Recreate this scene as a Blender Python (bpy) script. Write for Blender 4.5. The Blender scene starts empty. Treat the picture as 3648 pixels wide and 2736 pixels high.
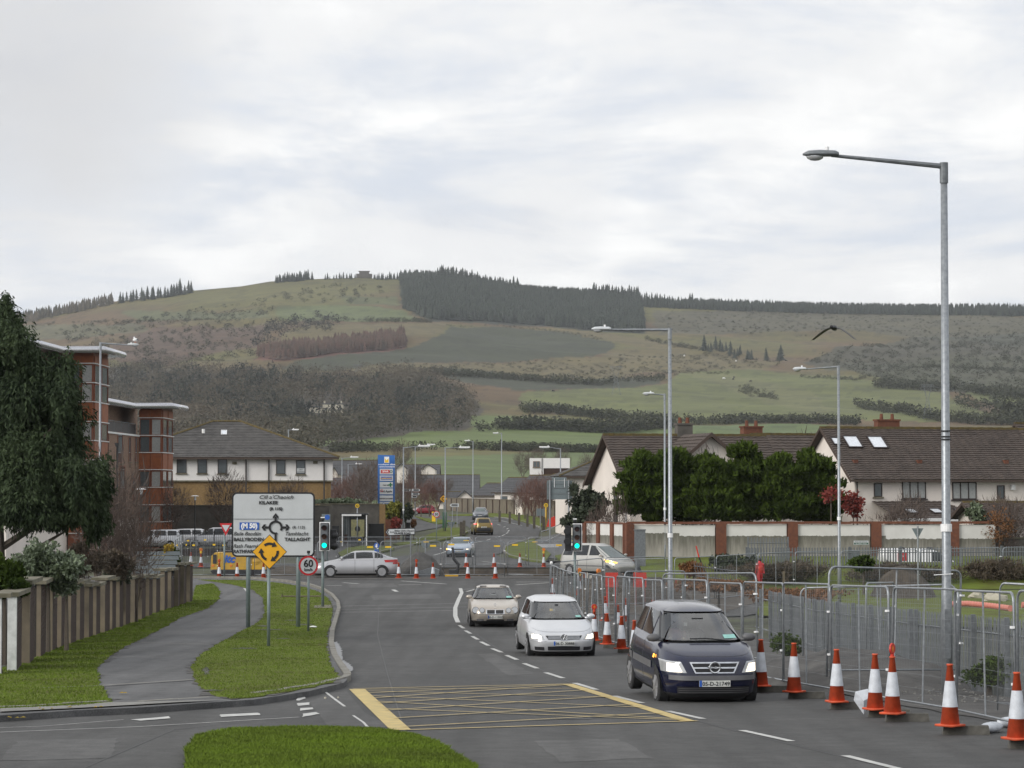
import bpy, math, random
import numpy as np
from mathutils import Vector, Matrix
random.seed(7); np.random.seed(7)
R = math.radians
C = bpy.context.scene.collection
S = bpy.context.scene
# ------------------------------------------------------------ camera
F, CX, CY = 9500.0, 1824.0, 1368.0          # focal length and centre in photo pixels
TH = math.atan(372 / F); HC = 4.95
cam = bpy.data.cameras.new('camera'); co = bpy.data.objects.new('camera', cam); C.objects.link(co)
co.location = (0, 0, HC); co.rotation_euler = (math.pi / 2 + TH, 0, 0)
cam.sensor_width = 36; cam.lens = 36 * F / 3648; cam.clip_end = 20000; cam.clip_start = .5
S.camera = co
# ------------------------------------------------------------ sky and sun (overcast)
S.view_settings.view_transform = 'Standard'; S.view_settings.look = 'None'
S.view_settings.exposure = 0.7; S.view_settings.gamma = 1
try: S.view_settings.use_curve_mapping = False
except Exception: pass
W = bpy.data.worlds.new('World'); S.world = W; W.use_nodes = True
nt = W.node_tree; nt.nodes.clear()
def nd(t, typ, **k):
    n = t.nodes.new(typ)
    for a, b in k.items(): setattr(n, a, b)
    return n
out = nd(nt, 'ShaderNodeOutputWorld'); bg = nd(nt, 'ShaderNodeBackground')
sky = nd(nt, 'ShaderNodeTexSky', sky_type='NISHITA'); sky.sun_disc = False
SUN_EL, SUN_AZ = 28, 235
sky.sun_elevation = R(SUN_EL); sky.sun_rotation = R(SUN_AZ)
tc = nd(nt, 'ShaderNodeTexCoord'); sep = nd(nt, 'ShaderNodeSeparateXYZ')
L = nt.links.new
L(tc.outputs['Generated'], sep.inputs[0])
def mth(t, op, a, b=None, c=None, clamp=False):
    n = nd(t, 'ShaderNodeMath', operation=op); n.use_clamp = clamp
    for i, v in enumerate((a, b, c)):
        if v is None: continue
        if isinstance(v, (int, float)): n.inputs[i].default_value = v
        else: t.links.new(v, n.inputs[i])
    return n.outputs[0]
zz = mth(nt, 'ADD', mth(nt, 'ABSOLUTE', sep.outputs['Z']), 0.16)
cu = mth(nt, 'DIVIDE', sep.outputs['X'], zz); cv = mth(nt, 'DIVIDE', sep.outputs['Y'], zz)
comb = nd(nt, 'ShaderNodeCombineXYZ'); L(cu, comb.inputs[0]); L(cv, comb.inputs[1])
def noise(t, vec, scale, detail=6, rough=.55, dist=0, off=None):
    n = nd(t, 'ShaderNodeTexNoise'); n.inputs['Scale'].default_value = scale
    n.inputs['Detail'].default_value = detail; n.inputs['Roughness'].default_value = rough
    n.inputs['Distortion'].default_value = dist
    if off:
        m = nd(t, 'ShaderNodeMapping'); m.inputs['Location'].default_value = off
        t.links.new(vec, m.inputs[0]); vec = m.outputs[0]
    t.links.new(vec, n.inputs['Vector']); return n.outputs['Fac']
def ramp(t, fac, stops, interp='LINEAR'):
    n = nd(t, 'ShaderNodeValToRGB'); n.color_ramp.interpolation = interp
    e = n.color_ramp.elements
    while len(e) < len(stops): e.new(.5)
    for i, (p, c) in enumerate(stops):
        e[i].position = p; e[i].color = (*c, 1) if len(c) == 3 else c
    t.links.new(fac, n.inputs[0]); return n.outputs[0]
def mix(t, fac, a, b, mode='MIX'):
    n = nd(t, 'ShaderNodeMix', data_type='RGBA', blend_type=mode)
    for i, v in ((0, fac), (6, a), (7, b)):
        if isinstance(v, (int, float)): n.inputs[i].default_value = v
        elif isinstance(v, tuple): n.inputs[i].default_value = (*v, 1)
        else: t.links.new(v, n.inputs[i])
    return n.outputs[2]
n1 = noise(nt, comb.outputs[0], 1.9, 8, .62, .35, (3.1, 1.7, 0))
n2 = noise(nt, comb.outputs[0], .55, 4, .5, 0, (9.3, 4.2, 2))
n3 = noise(nt, tc.outputs['Generated'], 14, 5, .55, .2, (1, 5, 2))
cl = mth(nt, 'ADD', mth(nt, 'MULTIPLY', n1, .55), mth(nt, 'MULTIPLY', n2, .45))
cover = ramp(nt, cl, [(.42, (0, 0, 0)), (.54, (1, 1, 1))], 'EASE')
shade = ramp(nt, mth(nt, 'ADD', mth(nt, 'MULTIPLY', n3, .45), mth(nt, 'MULTIPLY', n1, .55)),
             [(.32, (5.9, 6.05, 6.35)), (.48, (7.2, 7.25, 7.3)), (.64, (8.5, 8.5, 8.4))], 'EASE')
# a darker grey cloud bank drifting high on the left
vm = nd(nt, 'ShaderNodeVectorMath', operation='DOT_PRODUCT'); L(tc.outputs['Generated'], vm.inputs[0])
vd = Vector((-1750, F, 1740 - 190)).normalized(); vm.inputs[1].default_value = vd
bank = mth(nt, 'ADD', vm.outputs['Value'], mth(nt, 'MULTIPLY', mth(nt, 'SUBTRACT', n3, .5), .004))
bankm = ramp(nt, mth(nt, 'MULTIPLY', mth(nt, 'SUBTRACT', bank, .9955), 222), [(.0, (0, 0, 0)), (1.0, (1, 1, 1))], 'EASE')
shade2 = mix(nt, mth(nt, 'MULTIPLY', bankm, .62), shade, (4.7, 4.75, 4.9))
thin = mix(nt, .94, sky.outputs[0], (5.8, 6.15, 6.8))      # thin high veil lit by the sky behind it
cover2 = mth(nt, 'MAXIMUM', cover, mth(nt, 'MULTIPLY', bankm, 1.0))
skycol = mix(nt, cover2, thin, shade2)
L(skycol, bg.inputs['Color']); bg.inputs['Strength'].default_value = 0.082
L(bg.outputs[0], out.inputs[0])
sl = bpy.data.lights.new('sun', 'SUN'); so = bpy.data.objects.new('sun', sl); C.objects.link(so)
sl.energy = 1.5; sl.angle = R(30); sl.color = (1, .96, .9)
sd = Vector((math.sin(R(SUN_AZ)) * math.cos(R(SUN_EL)), math.cos(R(SUN_AZ)) * math.cos(R(SUN_EL)), math.sin(R(SUN_EL))))
so.rotation_euler = (-sd).to_track_quat('-Z', 'Y').to_euler(); so.location = (60, 0, 80)
# ------------------------------------------------------------ placing helpers
ct, st = math.cos(TH), math.sin(TH)
def P(px, py, D):
    u = (px - CX) / F; v = (CY - py) / F
    t = D / (ct - v * st)
    return Vector((u * t, D, HC + (st + v * ct) * t))
PROF = [(-60, 4.2), (0, 2.55), (70, .612), (84, .25), (92, .08), (100, 0), (150, 0), (205, 0.02), (225, .3), (244, .67), (275, 1.0), (310, 1.2),
        (370, 1.28), (430, 1.15), (480, 1.5), (700, 6)]
def gz(y):
    for (a, za), (b, zb) in zip(PROF, PROF[1:]):
        if y <= b: return za + (zb - za) * (y - a) / (b - a)
    return PROF[-1][1]
def G(px, py, dz=0.0):
    lo, hi = 20.0, 700.0
    for _ in range(40):
        m = (lo + hi) / 2
        if P(px, py, m).z > gz(m) + dz: lo = m
        else: hi = m
    p = P(px, py, lo); p.z = gz(lo) + dz
    return p
def X(px, D): return P(px, 1740, D).x
def Zp(py, D): return P(1824, py, D).z
# ------------------------------------------------------------ mesh helpers
class MB:
    def __init__(s): s.v = []; s.f = []; s.m = []; s.mi = 0
    def add(s, vs, fs):
        b = len(s.v); s.v += [tuple(x) for x in vs]; s.f += [tuple(b + i for i in f) for f in fs]; s.m += [s.mi] * len(fs); return s
    def box(s, c, d, rz=0, M=None):
        x, y, z = (k / 2 for k in d)
        vs = [Vector((a * x, b * y, e * z)) for e in (-1, 1) for b in (-1, 1) for a in (-1, 1)]
        m = Matrix.Translation(c) @ (M if M is not None else Matrix.Rotation(rz, 4, 'Z'))
        return s.add([m @ v for v in vs], [(0, 2, 3, 1), (4, 5, 7, 6), (0, 1, 5, 4), (2, 6, 7, 3), (0, 4, 6, 2), (1, 3, 7, 5)])
    def bb(s, x0, x1, y0, y1, z0, z1): return s.box(((x0 + x1) / 2, (y0 + y1) / 2, (z0 + z1) / 2), (x1 - x0, y1 - y0, z1 - z0))
    def tube(s, pts, r, n=6, cap=True):
        pts = [Vector(p) for p in pts]; rr = r if isinstance(r, (list, tuple)) else [r] * len(pts)
        b = len(s.v); vs = []; up = None
        for i, p in enumerate(pts):
            d = (pts[min(i + 1, len(pts) - 1)] - pts[max(i - 1, 0)])
            d = d.normalized() if d.length > 1e-9 else Vector((0, 0, 1))
            if up is None: up = Vector((0, 0, 1)) if abs(d.z) < .9 else Vector((1, 0, 0))
            a = d.cross(up).normalized(); c = a.cross(d); up = c
            for k in range(n):
                t = 2 * math.pi * k / n
                vs.append(p + (a * math.cos(t) + c * math.sin(t)) * rr[i])
        fs = [(i * n + k, i * n + (k + 1) % n, (i + 1) * n + (k + 1) % n, (i + 1) * n + k) for i in range(len(pts) - 1) for k in range(n)]
        if cap: fs += [tuple(range(n))[::-1], tuple((len(pts) - 1) * n + k for k in range(n))]
        return s.add(vs, fs)
    def cyl(s, a, b, r, n=12, r2=None): return s.tube([a, b], [r, r if r2 is None else r2], n)
    def prism(s, poly, O, U, V, t):
        """flat polygon (u,v) placed at O with axes U,V and thickness t along U x V"""
        O, U, V = Vector(O), Vector(U), Vector(V); N = U.cross(V).normalized() * t; n = len(poly)
        a = [O + U * p[0] + V * p[1] for p in poly]
        return s.add(a + [q + N for q in a], [tuple(range(n))[::-1], tuple(range(n, 2 * n))] + [(i, (i + 1) % n, n + (i + 1) % n, n + i) for i in range(n)])
    def quad(s, *p): return s.add(p, [tuple(range(len(p)))])
    def sphere(s, c, r, n=8, m=6, sc=(1, 1, 1), jit=0):
        vs = []; c = Vector(c)
        for i in range(m + 1):
            for k in range(n):
                a, b = math.pi * i / m, 2 * math.pi * k / n
                j = 1 + random.uniform(-jit, jit)
                vs.append(c + Vector((math.sin(a) * math.cos(b) * sc[0], math.sin(a) * math.sin(b) * sc[1], math.cos(a) * sc[2])) * r * j)
        return s.add(vs, [(i * n + k, (i + 1) * n + k, (i + 1) * n + (k + 1) % n, i * n + (k + 1) % n) for i in range(m) for k in range(n)])
    def mesh(s, name, mats, smooth=False):
        me = bpy.data.meshes.new(name); me.from_pydata(s.v, [], s.f)
        for m in (mats if isinstance(mats, (list, tuple)) else [mats]): me.materials.append(m)
        if len(me.materials) > 1: me.polygons.foreach_set('material_index', s.m)
        if smooth: me.polygons.foreach_set('use_smooth', [True] * len(me.polygons))
        me.update(); return me
    def build(s, name, mats, parent=None, smooth=False, **k): return put(s.mesh(name, mats, smooth), name, parent, **k)
def put(me, name, parent=None, loc=None, rz=None, kind=None, label=None):
    o = bpy.data.objects.new(name, me); C.objects.link(o)
    if parent: o.parent = parent
    if loc is not None: o.location = loc
    if rz is not None: o.rotation_euler = (0, 0, rz)
    if kind: o['kind'] = kind
    if label: o['label'] = label
    return o
def thing(name, label, cat, loc=(0, 0, 0), rz=0, group=None):
    o = bpy.data.objects.new(name, None); C.objects.link(o); o.location = loc; o.rotation_euler = (0, 0, rz)
    o.empty_display_size = .2
    o['label'] = label; o['category'] = cat
    if group: o['group'] = group
    return o
def tag(o, label, cat, group=None):
    o['label'] = label; o['category'] = cat
    if group: o['group'] = group
    return o
def dup(root, loc, rz=0, label=None, group=None, scale=None):
    r = root.copy(); C.objects.link(r); r.location = loc; r.rotation_euler = (0, 0, rz)
    if scale: r.scale = scale
    if label: r['label'] = label
    if group: r['group'] = group
    for ch in list(root.children):
        c = ch.copy(); C.objects.link(c); c.parent = r
        for g in ch.children:
            d = g.copy(); C.objects.link(d); d.parent = c
    return r
def npmesh(name, V, Fc, mat, smooth=False, col=None):
    """fast mesh from numpy arrays; Fc (n,3) or (n,4)"""
    me = bpy.data.meshes.new(name); n, k = Fc.shape
    me.vertices.add(len(V)); me.vertices.foreach_set('co', np.asarray(V, np.float32).ravel())
    me.loops.add(n * k); me.loops.foreach_set('vertex_index', Fc.astype(np.int32).ravel())
    me.polygons.add(n); me.polygons.foreach_set('loop_start', np.arange(0, n * k, k, dtype=np.int32))
    me.polygons.foreach_set('loop_total', np.full(n, k, np.int32))
    if smooth: me.polygons.foreach_set('use_smooth', np.ones(n, bool))
    if col is not None:
        a = me.color_attributes.new('Col', 'FLOAT_COLOR', 'POINT')
        a.data.foreach_set('color', np.concatenate([col, np.ones((len(V), 1))], 1).astype(np.float32).ravel())
    me.materials.append(mat); me.update(calc_edges=True); me.validate(); return me
# ------------------------------------------------------------ materials
def mat(name, col, rough=.8, var=.12, sc=8, metal=0, bump=0, bsc=None, col2=None, spec=None, emit=None, es=1, attr=False, coord='Object', coat=0, stretch=None, trans=0, alpha=None):
    m = bpy.data.materials.new(name); m.use_nodes = True; t = m.node_tree; b = t.nodes['Principled BSDF']
    tcn = nd(t, 'ShaderNodeTexCoord'); vec = tcn.outputs[coord]
    if stretch:
        mp = nd(t, 'ShaderNodeMapping'); mp.inputs['Scale'].default_value = stretch; t.links.new(vec, mp.inputs[0]); vec = mp.outputs[0]
    nz = noise(t, vec, sc, 5, .6)
    c2 = col2 if col2 else tuple(c * (1 - var) for c in col); c1 = col if col2 else tuple(min(1, c * (1 + var)) for c in col)
    cc = ramp(t, nz, [(.32, c2), (.68, c1)])
    if attr:
        at = nd(t, 'ShaderNodeAttribute', attribute_name='Col')
        cc = mix(t, 1.0, at.outputs['Color'], ramp(t, nz, [(.3, (1 - var,) * 3), (.7, (1 + var,) * 3)]), 'MULTIPLY')
    t.links.new(cc, b.inputs['Base Color'])
    b.inputs['Roughness'].default_value = rough; b.inputs['Metallic'].default_value = metal
    if spec is not None: b.inputs['Specular IOR Level'].default_value = spec
    if coat: b.inputs['Coat Weight'].default_value = coat; b.inputs['Coat Roughness'].default_value = .12
    if trans: b.inputs['Transmission Weight'].default_value = trans
    if alpha is not None: b.inputs['Alpha'].default_value = alpha
    if bump:
        bn = nd(t, 'ShaderNodeBump'); bn.inputs['Strength'].default_value = bump; bn.inputs['Distance'].default_value = .02
        t.links.new(noise(t, vec, bsc or sc * 4, 4, .6), bn.inputs['Height']); t.links.new(bn.outputs[0], b.inputs['Normal'])
    if emit: b.inputs['Emission Color'].default_value = (*emit, 1); b.inputs['Emission Strength'].default_value = es
    return m
def asphalt(name, c, c2, wet=False):
    m = mat(name, c, .75, sc=.35, col2=c2, bump=.25, bsc=60, spec=.25); t = m.node_tree; b = t.nodes['Principled BSDF']
    tcn = nd(t, 'ShaderNodeTexCoord'); f = noise(t, tcn.outputs['Object'], 45, 3, .8); old = b.inputs['Base Color'].links[0].from_socket
    mp = nd(t, 'ShaderNodeMapping'); mp.inputs['Scale'].default_value = (1.6, .06, 1); t.links.new(tcn.outputs['Object'], mp.inputs[0])
    trk = ramp(t, noise(t, mp.outputs[0], 1.0, 3, .5), [(.35, (.84, .84, .84)), (.65, (1.16, 1.16, 1.17))])
    old = mix(t, 1.0, old, ramp(t, noise(t, tcn.outputs['Object'], 2.6, 6, .75), [(.35, (.8, .8, .8)), (.65, (1.2, 1.2, 1.19))]), 'MULTIPLY')
    k = mix(t, 1.0, old, ramp(t, f, [(.3, (.62, .62, .62)), (.7, (1.45, 1.45, 1.42))]), 'MULTIPLY')
    t.links.new(mix(t, 1.0, k, trk, 'MULTIPLY'), b.inputs['Base Color'])
    return m
M = dict(
 road=asphalt('asphalt_road', (.068, .067, .066), (.052, .0515, .051)),
 path=asphalt('asphalt_path', (.105, .105, .107), (.08, .08, .082)),
 patch=asphalt('asphalt_patch', (.09, .089, .088), (.072, .071, .07)),
 grass=mat('grass', (.125, .165, .026), .95, spec=.1, sc=.6, col2=(.085, .088, .024), bump=.5, bsc=25),
 ground=mat('rough_ground', (.07, .085, .03), .95, sc=.5, col2=(.05, .045, .03), bump=.5, bsc=9),
 soil=mat('soil', (.085, .068, .05), .95, sc=1.2, col2=(.03, .025, .02), bump=1, bsc=12),
 soilg=mat('grey_soil', (.10, .095, .088), .95, sc=1.2, col2=(.035, .032, .03), bump=1, bsc=10),
 kerb=mat('kerb_concrete', (.26, .25, .22), .9, sc=3, col2=(.15, .14, .12), bump=.4),
 conc=mat('concrete', (.24, .235, .22), .9, sc=2, col2=(.15, .145, .13), bump=.4),
 block=mat('fence_block', (.105, .1, .088), .9, sc=6, col2=(.05, .048, .04), bump=.5),
 white=mat('road_paint', (.55, .55, .52), .7, sc=5, col2=(.34, .34, .33)),
 yellow=mat('yellow_paint', (.56, .42, .15), .7, sc=5, col2=(.38, .3, .13)),
 galv=mat('galvanised_steel', (.33, .35, .37), .42, sc=14, metal=.55, col2=(.22, .235, .25)),
 galvd=mat('weathered_steel', (.2, .215, .225), .5, sc=10, metal=.4, col2=(.12, .13, .14)),
 wire=mat('fence_wire', (.22, .235, .25), .5, metal=.4),
 tape=mat('reflective_band', (.75, .75, .75), .5),
 signw=mat('sign_white', (.50, .52, .53), .45, var=.05, sc=2), black=mat('sign_black', (.012, .012, .014), .5),
 signback=mat('sign_back_grey', (.14, .17, .18), .6), signy=mat('sign_yellow', (.72, .36, .01), .45, var=.05, sc=3), signr=mat('sign_red', (.5, .015, .02), .45),
 signb=mat('sign_blue', (.02, .1, .42), .45), letw=mat('letter_white', (.8, .8, .8), .5), yel2=mat('label_yellow', (.75, .48, .02), .5),
 coneo=mat('cone_orange', (.56, .08, .026), .65, var=.25, sc=5), conew=mat('cone_sleeve', (.62, .65, .7), .5, col2=(.45, .47, .5), sc=9), coned=mat('cone_dirty', (.38, .09, .045), .7),
 lampo=mat('amber_lens', (.75, .2, .01), .3), lampy=mat('lamp_body_yellow', (.7, .42, .01), .5),
 redb=mat('red_barrier', (.52, .035, .02), .5), dark=mat('dark_plastic', (.014, .014, .016), .5), rub=mat('tyre_rubber', (.018, .018, .019), .8),
 green_on=mat('green_lamp', (.0, .4, .3), .3, emit=(.0, .9, .55), es=1.3), redoff=mat('dull_red_lens', (.06, .012, .01), .3), amboff=mat('dull_amber_lens', (.1, .03, .01), .3),
 galvgreen=mat('grey_green_pole', (.17, .21, .21), .5, metal=.3), tlgrey=mat('signal_grey', (.13, .14, .15), .5),
 brickd=mat('brick_dark', (.06, .03, .02), .9, sc=6, col2=(.028, .018, .014), bump=.3), mortar=mat('mortar', (.045, .04, .035), .95),  # dark brick colour has the wall bays' own shade put into it
 rend=mat('rendered_pier', (.185, .15, .105), .9, sc=1.2, col2=(.10, .085, .062), bump=.2), rendw=mat('pier_white', (.62, .63, .62), .8, col2=(.4, .41, .4), sc=4),
 cope=mat('coping', (.19, .17, .125), .9, sc=3, col2=(.09, .085, .055), bump=.3),
 bark=mat('bark', (.085, .07, .055), .95, sc=9, bump=.5), twig=mat('bare_twigs', (.10, .075, .062), .95), twigr=mat('reddish_twigs', (.13, .07, .055), .95),
 leafe=mat('eucalyptus_leaves', (.055, .078, .035), .75, sc=1.0, col2=(.012, .022, .01), spec=.15), leafl=mat('cypress_leaves', (.07, .105, .016), .9, sc=.7, col2=(.018, .032, .006), spec=.1),
 leafo=mat('grey_green_leaves', (.15, .19, .11), .5, sc=2.5, col2=(.05, .07, .035)), leafd=mat('dark_leaves', (.045, .06, .03), .8, sc=2, col2=(.02, .028, .015)),
 leafb=mat('brown_shrub', (.10, .075, .05), .9, sc=2, col2=(.05, .04, .028)), leafy=mat('yellow_green_leaves', (.28, .26, .03), .8, sc=2.5, col2=(.07, .09, .02)),
 leafg=mat('golden_leaves', (.40, .25, .01), .8, sc=3, col2=(.10, .09, .01)), leafr=mat('red_leaves', (.24, .03, .02), .8, sc=3, col2=(.11, .02, .012)), leafru=mat('rust_leaves', (.20, .08, .025), .9, sc=3, col2=(.09, .05, .02)),
 grassb=mat('grass_blades', (.12, .18, .02), .9, spec=.1, sc=.8, col2=(.085, .115, .02)), grassd=mat('dry_stems', (.19, .14, .07), .9),
)
# ============================================================ ground, roads, verges
def sliced(poly, dz, name, m, parent=None, kind='structure', skirt=0):
    """polygon in world xy, cut at the bends of the ground profile and laid on it"""
    import bmesh
    bm = bmesh.new(); vs = [bm.verts.new((p[0], p[1], 0)) for p in poly]
    bm.faces.new(vs)
    ys = [p[1] for p in poly]
    for (yy, _) in PROF:
        if min(ys) < yy < max(ys):
            bmesh.ops.bisect_plane(bm, geom=bm.verts[:] + bm.edges[:] + bm.faces[:], plane_co=(0, yy, 0), plane_no=(0, 1, 0))
    bmesh.ops.triangulate(bm, faces=bm.faces[:])
    for v in bm.verts: v.co.z = gz(v.co.y) + dz
    for f in bm.faces:
        if f.normal.z < 0: f.normal_flip()
    if skirt:
        ed = [e for e in bm.edges if e.is_boundary]
        r = bmesh.ops.extrude_edge_only(bm, edges=ed)
        for v in r['geom']:
            if isinstance(v, bmesh.types.BMVert): v.co.z -= skirt
    me = bpy.data.meshes.new(name); bm.to_mesh(me); bm.free(); me.materials.append(m)
    return put(me, name, parent, kind=kind)
def gp(pts, dz=0): return [tuple(G(x, y, dz)[:2]) for x, y in pts]
PAINT = thing('road_markings', '', 'x'); del PAINT['label']; del PAINT['category']; PAINT['kind'] = 'structure'
# the base ground: strips over the whole near valley with a dug trench at the junction
TR = (-17, 9.0, 151, 167)
xs = sorted(set([-420, -150, -60, -40, TR[0], TR[0] + .1, -8, 0, TR[1] - .1, TR[1], 20, 40, 60, 150, 420]))
ysl = sorted(set([-60, -20, 0, 20, 40, 55, 70, 84, 92, 100, 120, 140, TR[2], TR[2] + .1, TR[3] - .1, TR[3], 180, 205, 225, 244, 275, 310, 370, 430, 480, 520]))
mb = MB(); nx = len(xs)
for y in ysl:
    for x in xs:
        z = gz(y) - .06
        if TR[0] + .05 < x < TR[1] - .05 and TR[2] + .05 < y < TR[3] - .05: z = -.75
        mb.v.append((x, y, z))
for j in range(len(ysl) - 1):
    for i in range(nx - 1):
        mb.f.append((j * nx + i, j * nx + i + 1, (j + 1) * nx + i + 1, (j + 1) * nx + i))
        mid = (xs[i] + xs[i + 1]) / 2, (ysl[j] + ysl[j + 1]) / 2
        mb.m.append(1 if (TR[0] <= mid[0] <= TR[1] and TR[2] <= mid[1] <= TR[3]) else 0)
mb.build('ground', [M['ground'], M['soil']], kind='structure')
# asphalt
road = [(-60, 12), (-60, 150.9), (9.5, 150.9), (16, 140), (12, 112), (9, 104), (1.9, 103), (5.35, 52.5), (7.55, 39.2), (9.3, 30), (14, 12)]
sliced(road, 0, 'road', M['road'])
sliced([(-60, 167.1), (-60, 176), (-26, 178)] + gp([(1180, 2008), (1480, 1975), (1580, 1942), (1660, 1915), (1690, 1895), (1665, 1875), (1600, 1858), (1540, 1852), (1400, 1850), (1400, 1838), (1600, 1838), (1700, 1838), (1800, 1846), (1880, 1862), (1925, 1885), (1918, 1915), (1880, 1935), (1810, 1957), (1768, 1975), (1780, 1985), (1900, 1998), (2100, 2004)]) + [(30, 165), (60, 160), (60, 167.1)], .004, 'road_beyond_junction', M['road'])
sliced(gp([(1185, 2000), (1240, 1950), (1330, 1925), (1560, 1880), (1600, 1868), (1500, 1855), (1450, 1848), (1300, 1868), (1000, 1960)]), .008, 'side_road', M['road'])
sliced(gp([(1770, 1920), (1905, 1925), (1990, 1900), (2250, 1990), (2300, 2005), (2080, 1998), (1900, 1985)]), .012, 'footpath_by_railing', M['path'])
FOOT = [(-300, 2552), (0, 2548), (270, 2530), (500, 2520), (740, 2503), (904, 2492), (1000, 2478), (1100, 2462), (1225, 2432), (1237, 2420), (1212, 2385), (1188, 2345), (1177, 2300), (1181, 2250), (1195, 2205), (1204, 2175), (1200, 2150), (1180, 2125), (1145, 2102), (1090, 2084), (1000, 2072), (900, 2063), (700, 2060), (560, 2060)]
fw = gp(FOOT, .1)
sliced(fw + [(-60, 146), (-60, 30)], .1, 'footway', M['path'], skirt=.16)
def inset(dz, pts): return gp(pts, dz)
VERGE = [(-300, 2500), (-60, 2390), (100, 2355), (300, 2262), (500, 2196), (688, 2122), (700, 2085), (760, 2078), (785, 2105), (783, 2130), (742, 2165), (640, 2200), (560, 2245), (450, 2300), (380, 2340), (345, 2380), (352, 2430), (385, 2480), (398, 2502), (300, 2512), (0, 2526), (-300, 2530)]
ISLE = [(705, 2064), (900, 2067), (1000, 2077), (1085, 2091), (1135, 2108), (1165, 2128), (1180, 2150), (1186, 2170), (1180, 2205), (1166, 2250), (1163, 2300), (1172, 2350), (1195, 2390), (1212, 2412), (1190, 2430), (1090, 2450), (990, 2468), (900, 2484), (820, 2487), (760, 2470), (715, 2448), (688, 2412), (686, 2375), (710, 2335), (765, 2300), (850, 2252), (925, 2212), (944, 2180), (938, 2130), (900, 2100), (820, 2080)]
def rough(poly, step=.5, amp=.05):
    out_ = []
    for a, b in zip(poly, poly[1:] + poly[:1]):
        L_ = math.dist(a, b); n = max(1, int(L_ / step))
        for i in range(n):
            t = i / n; out_.append((a[0] + (b[0] - a[0]) * t + random.uniform(-amp, amp), a[1] + (b[1] - a[1]) * t + random.uniform(-amp, amp) * 3))
    return out_
verge = rough(gp(VERGE, .12)); isle = rough(gp(ISLE, .12))
def worn(p, a): return [(x + random.uniform(-a, a) + .04 * math.sin(i * .7), y + random.uniform(-a, a) * 3) for i, (x, y) in enumerate(p)]
sliced(worn(verge, .16), .108, 'worn_edge', M['soilg'], PAINT, None); sliced(worn(isle, .16), .109, 'worn_edge', M['soilg'], PAINT, None)
sliced(verge, .118, 'grass_verge', M['grass'], skirt=.1)
sliced(isle, .118, 'grass_island', M['grass'], skirt=.1)
FORE = [(520, 2980), (660, 2736), (668, 2660), (700, 2620), (820, 2598), (1000, 2592), (1200, 2592), (1350, 2598), (1460, 2615), (1560, 2645), (1620, 2680), (1680, 2720), (1760, 2800), (1900, 3000)]
fore = rough(gp(FORE, .1), .3, .03)
sliced(fore, .10, 'grass_corner', M['grass'], skirt=.16)
# verge pieces round the junction and along the far road
for nm, pl in (('far_verge_left', [(1205, 1968), (1240, 1950), (1300, 1944), (1408, 1948), (1400, 1956), (1260, 1975), (1215, 1980)]),
               ('far_verge_middle', [(1398, 1937), (1500, 1918), (1555, 1893), (1580, 1880), (1640, 1880), (1668, 1893), (1645, 1908), (1560, 1925), (1480, 1937), (1420, 1939)]),
               ('far_verge_kerb', [(1478, 1838), (1520, 1846), (1600, 1853), (1628, 1861), (1560, 1865), (1520, 1856)]),
               ('far_verge_right', [(1600, 1834), (1750, 1828), (1850, 1830), (1925, 1845), (1935, 1872), (1900, 1868), (1860, 1856), (1800, 1843), (1700, 1836)]),
               ('triangle_verge', [(1800, 1948), (1850, 1932), (1905, 1918), (1905, 1934), (1950, 1962), (1962, 1972), (1940, 2002), (1880, 1995), (1815, 1980), (1797, 1965)]),
               ('small_verge', [(1975, 1978), (2020, 1972), (2040, 1980), (2030, 2000), (1990, 1990)])):
    sliced(gp(pl, .1), .1, nm, M['grass'], skirt=.12)
sliced([(9.5, 104), (13, 96), (26, 88), (40, 88), (40, 128), (14, 131), (11, 118)], .03, 'lawn', M['grass'])
sliced([(8.8, 131), (60, 131), (60, 141), (12, 141)], .02, 'lawn_edge', M['ground'])
sliced([(-30, 141), (-60, 150), (-60, 150.9), (9.4, 150.9), (13, 144), (4, 147.2)], .012, 'gravel_strip', M['soilg'])
bankv = MB()
for i in range(24):
    x0_, x1_ = 6.6 + i * 1.2, 6.6 + (i + 1) * 1.2
    bankv.add([(x0_, 131, .0), (x1_, 131, .0), (x1_, 136, .75), (x0_, 136, .75), (x1_, 142.4, 1.35), (x0_, 142.4, 1.35)], [(0, 1, 2, 3), (3, 2, 4, 5)])
bankv.build('grass_bank', M['grass'], kind='structure')
# kerbs made of single stones
def kerb(pts, name, h=.13, w=.15, closed=False, dz=0.0, step=.9, m='kerb', rec=1):
    k = MB(); pl = [Vector((p[0], p[1], 0)) for p in pts]; run = []
    for a, b in zip(pl, pl[1:]):
        n = max(1, round((b - a).length / .3))
        run += [a + (b - a) * i / n for i in range(n)]
    run.append(pl[-1]); root = None; i = 0; me0 = {}
    root = thing(name, '', 'kerb'); del root['category']; del root['label']; root['kind'] = 'structure'
    st_ = 3
    while i + st_ < len(run):
        a, b = run[i], run[i + st_]; d = b - a; c = (a + b) / 2; z = (gz(a.y) + gz(b.y)) / 2; L_ = d.length - .012
        sl_ = math.atan2(gz(b.y) - gz(a.y), d.length)
        key = 'k%.1f' % L_
        if key not in me0: me0[key] = MB().box((0, 0, 0), (L_, w, h + .05)).mesh('kerb_stone', M[m])
        o = put(me0[key], 'kerb_stone', root, (c.x, c.y, z + h / 2 - .025 + dz + random.uniform(-.006, .006)))
        o.rotation_euler = (0, -sl_, math.atan2(d.y, d.x)); i += st_
    return root
kerb(gp(FOOT[:4]), 'kerb_by_verge', .13)
kerb(gp(FOOT[3:6]), 'dropped_kerb', .105)
kerb(gp([(x + 3, y) for x, y in FOOT[5:24]]), 'kerb_by_island', .125)
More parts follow.
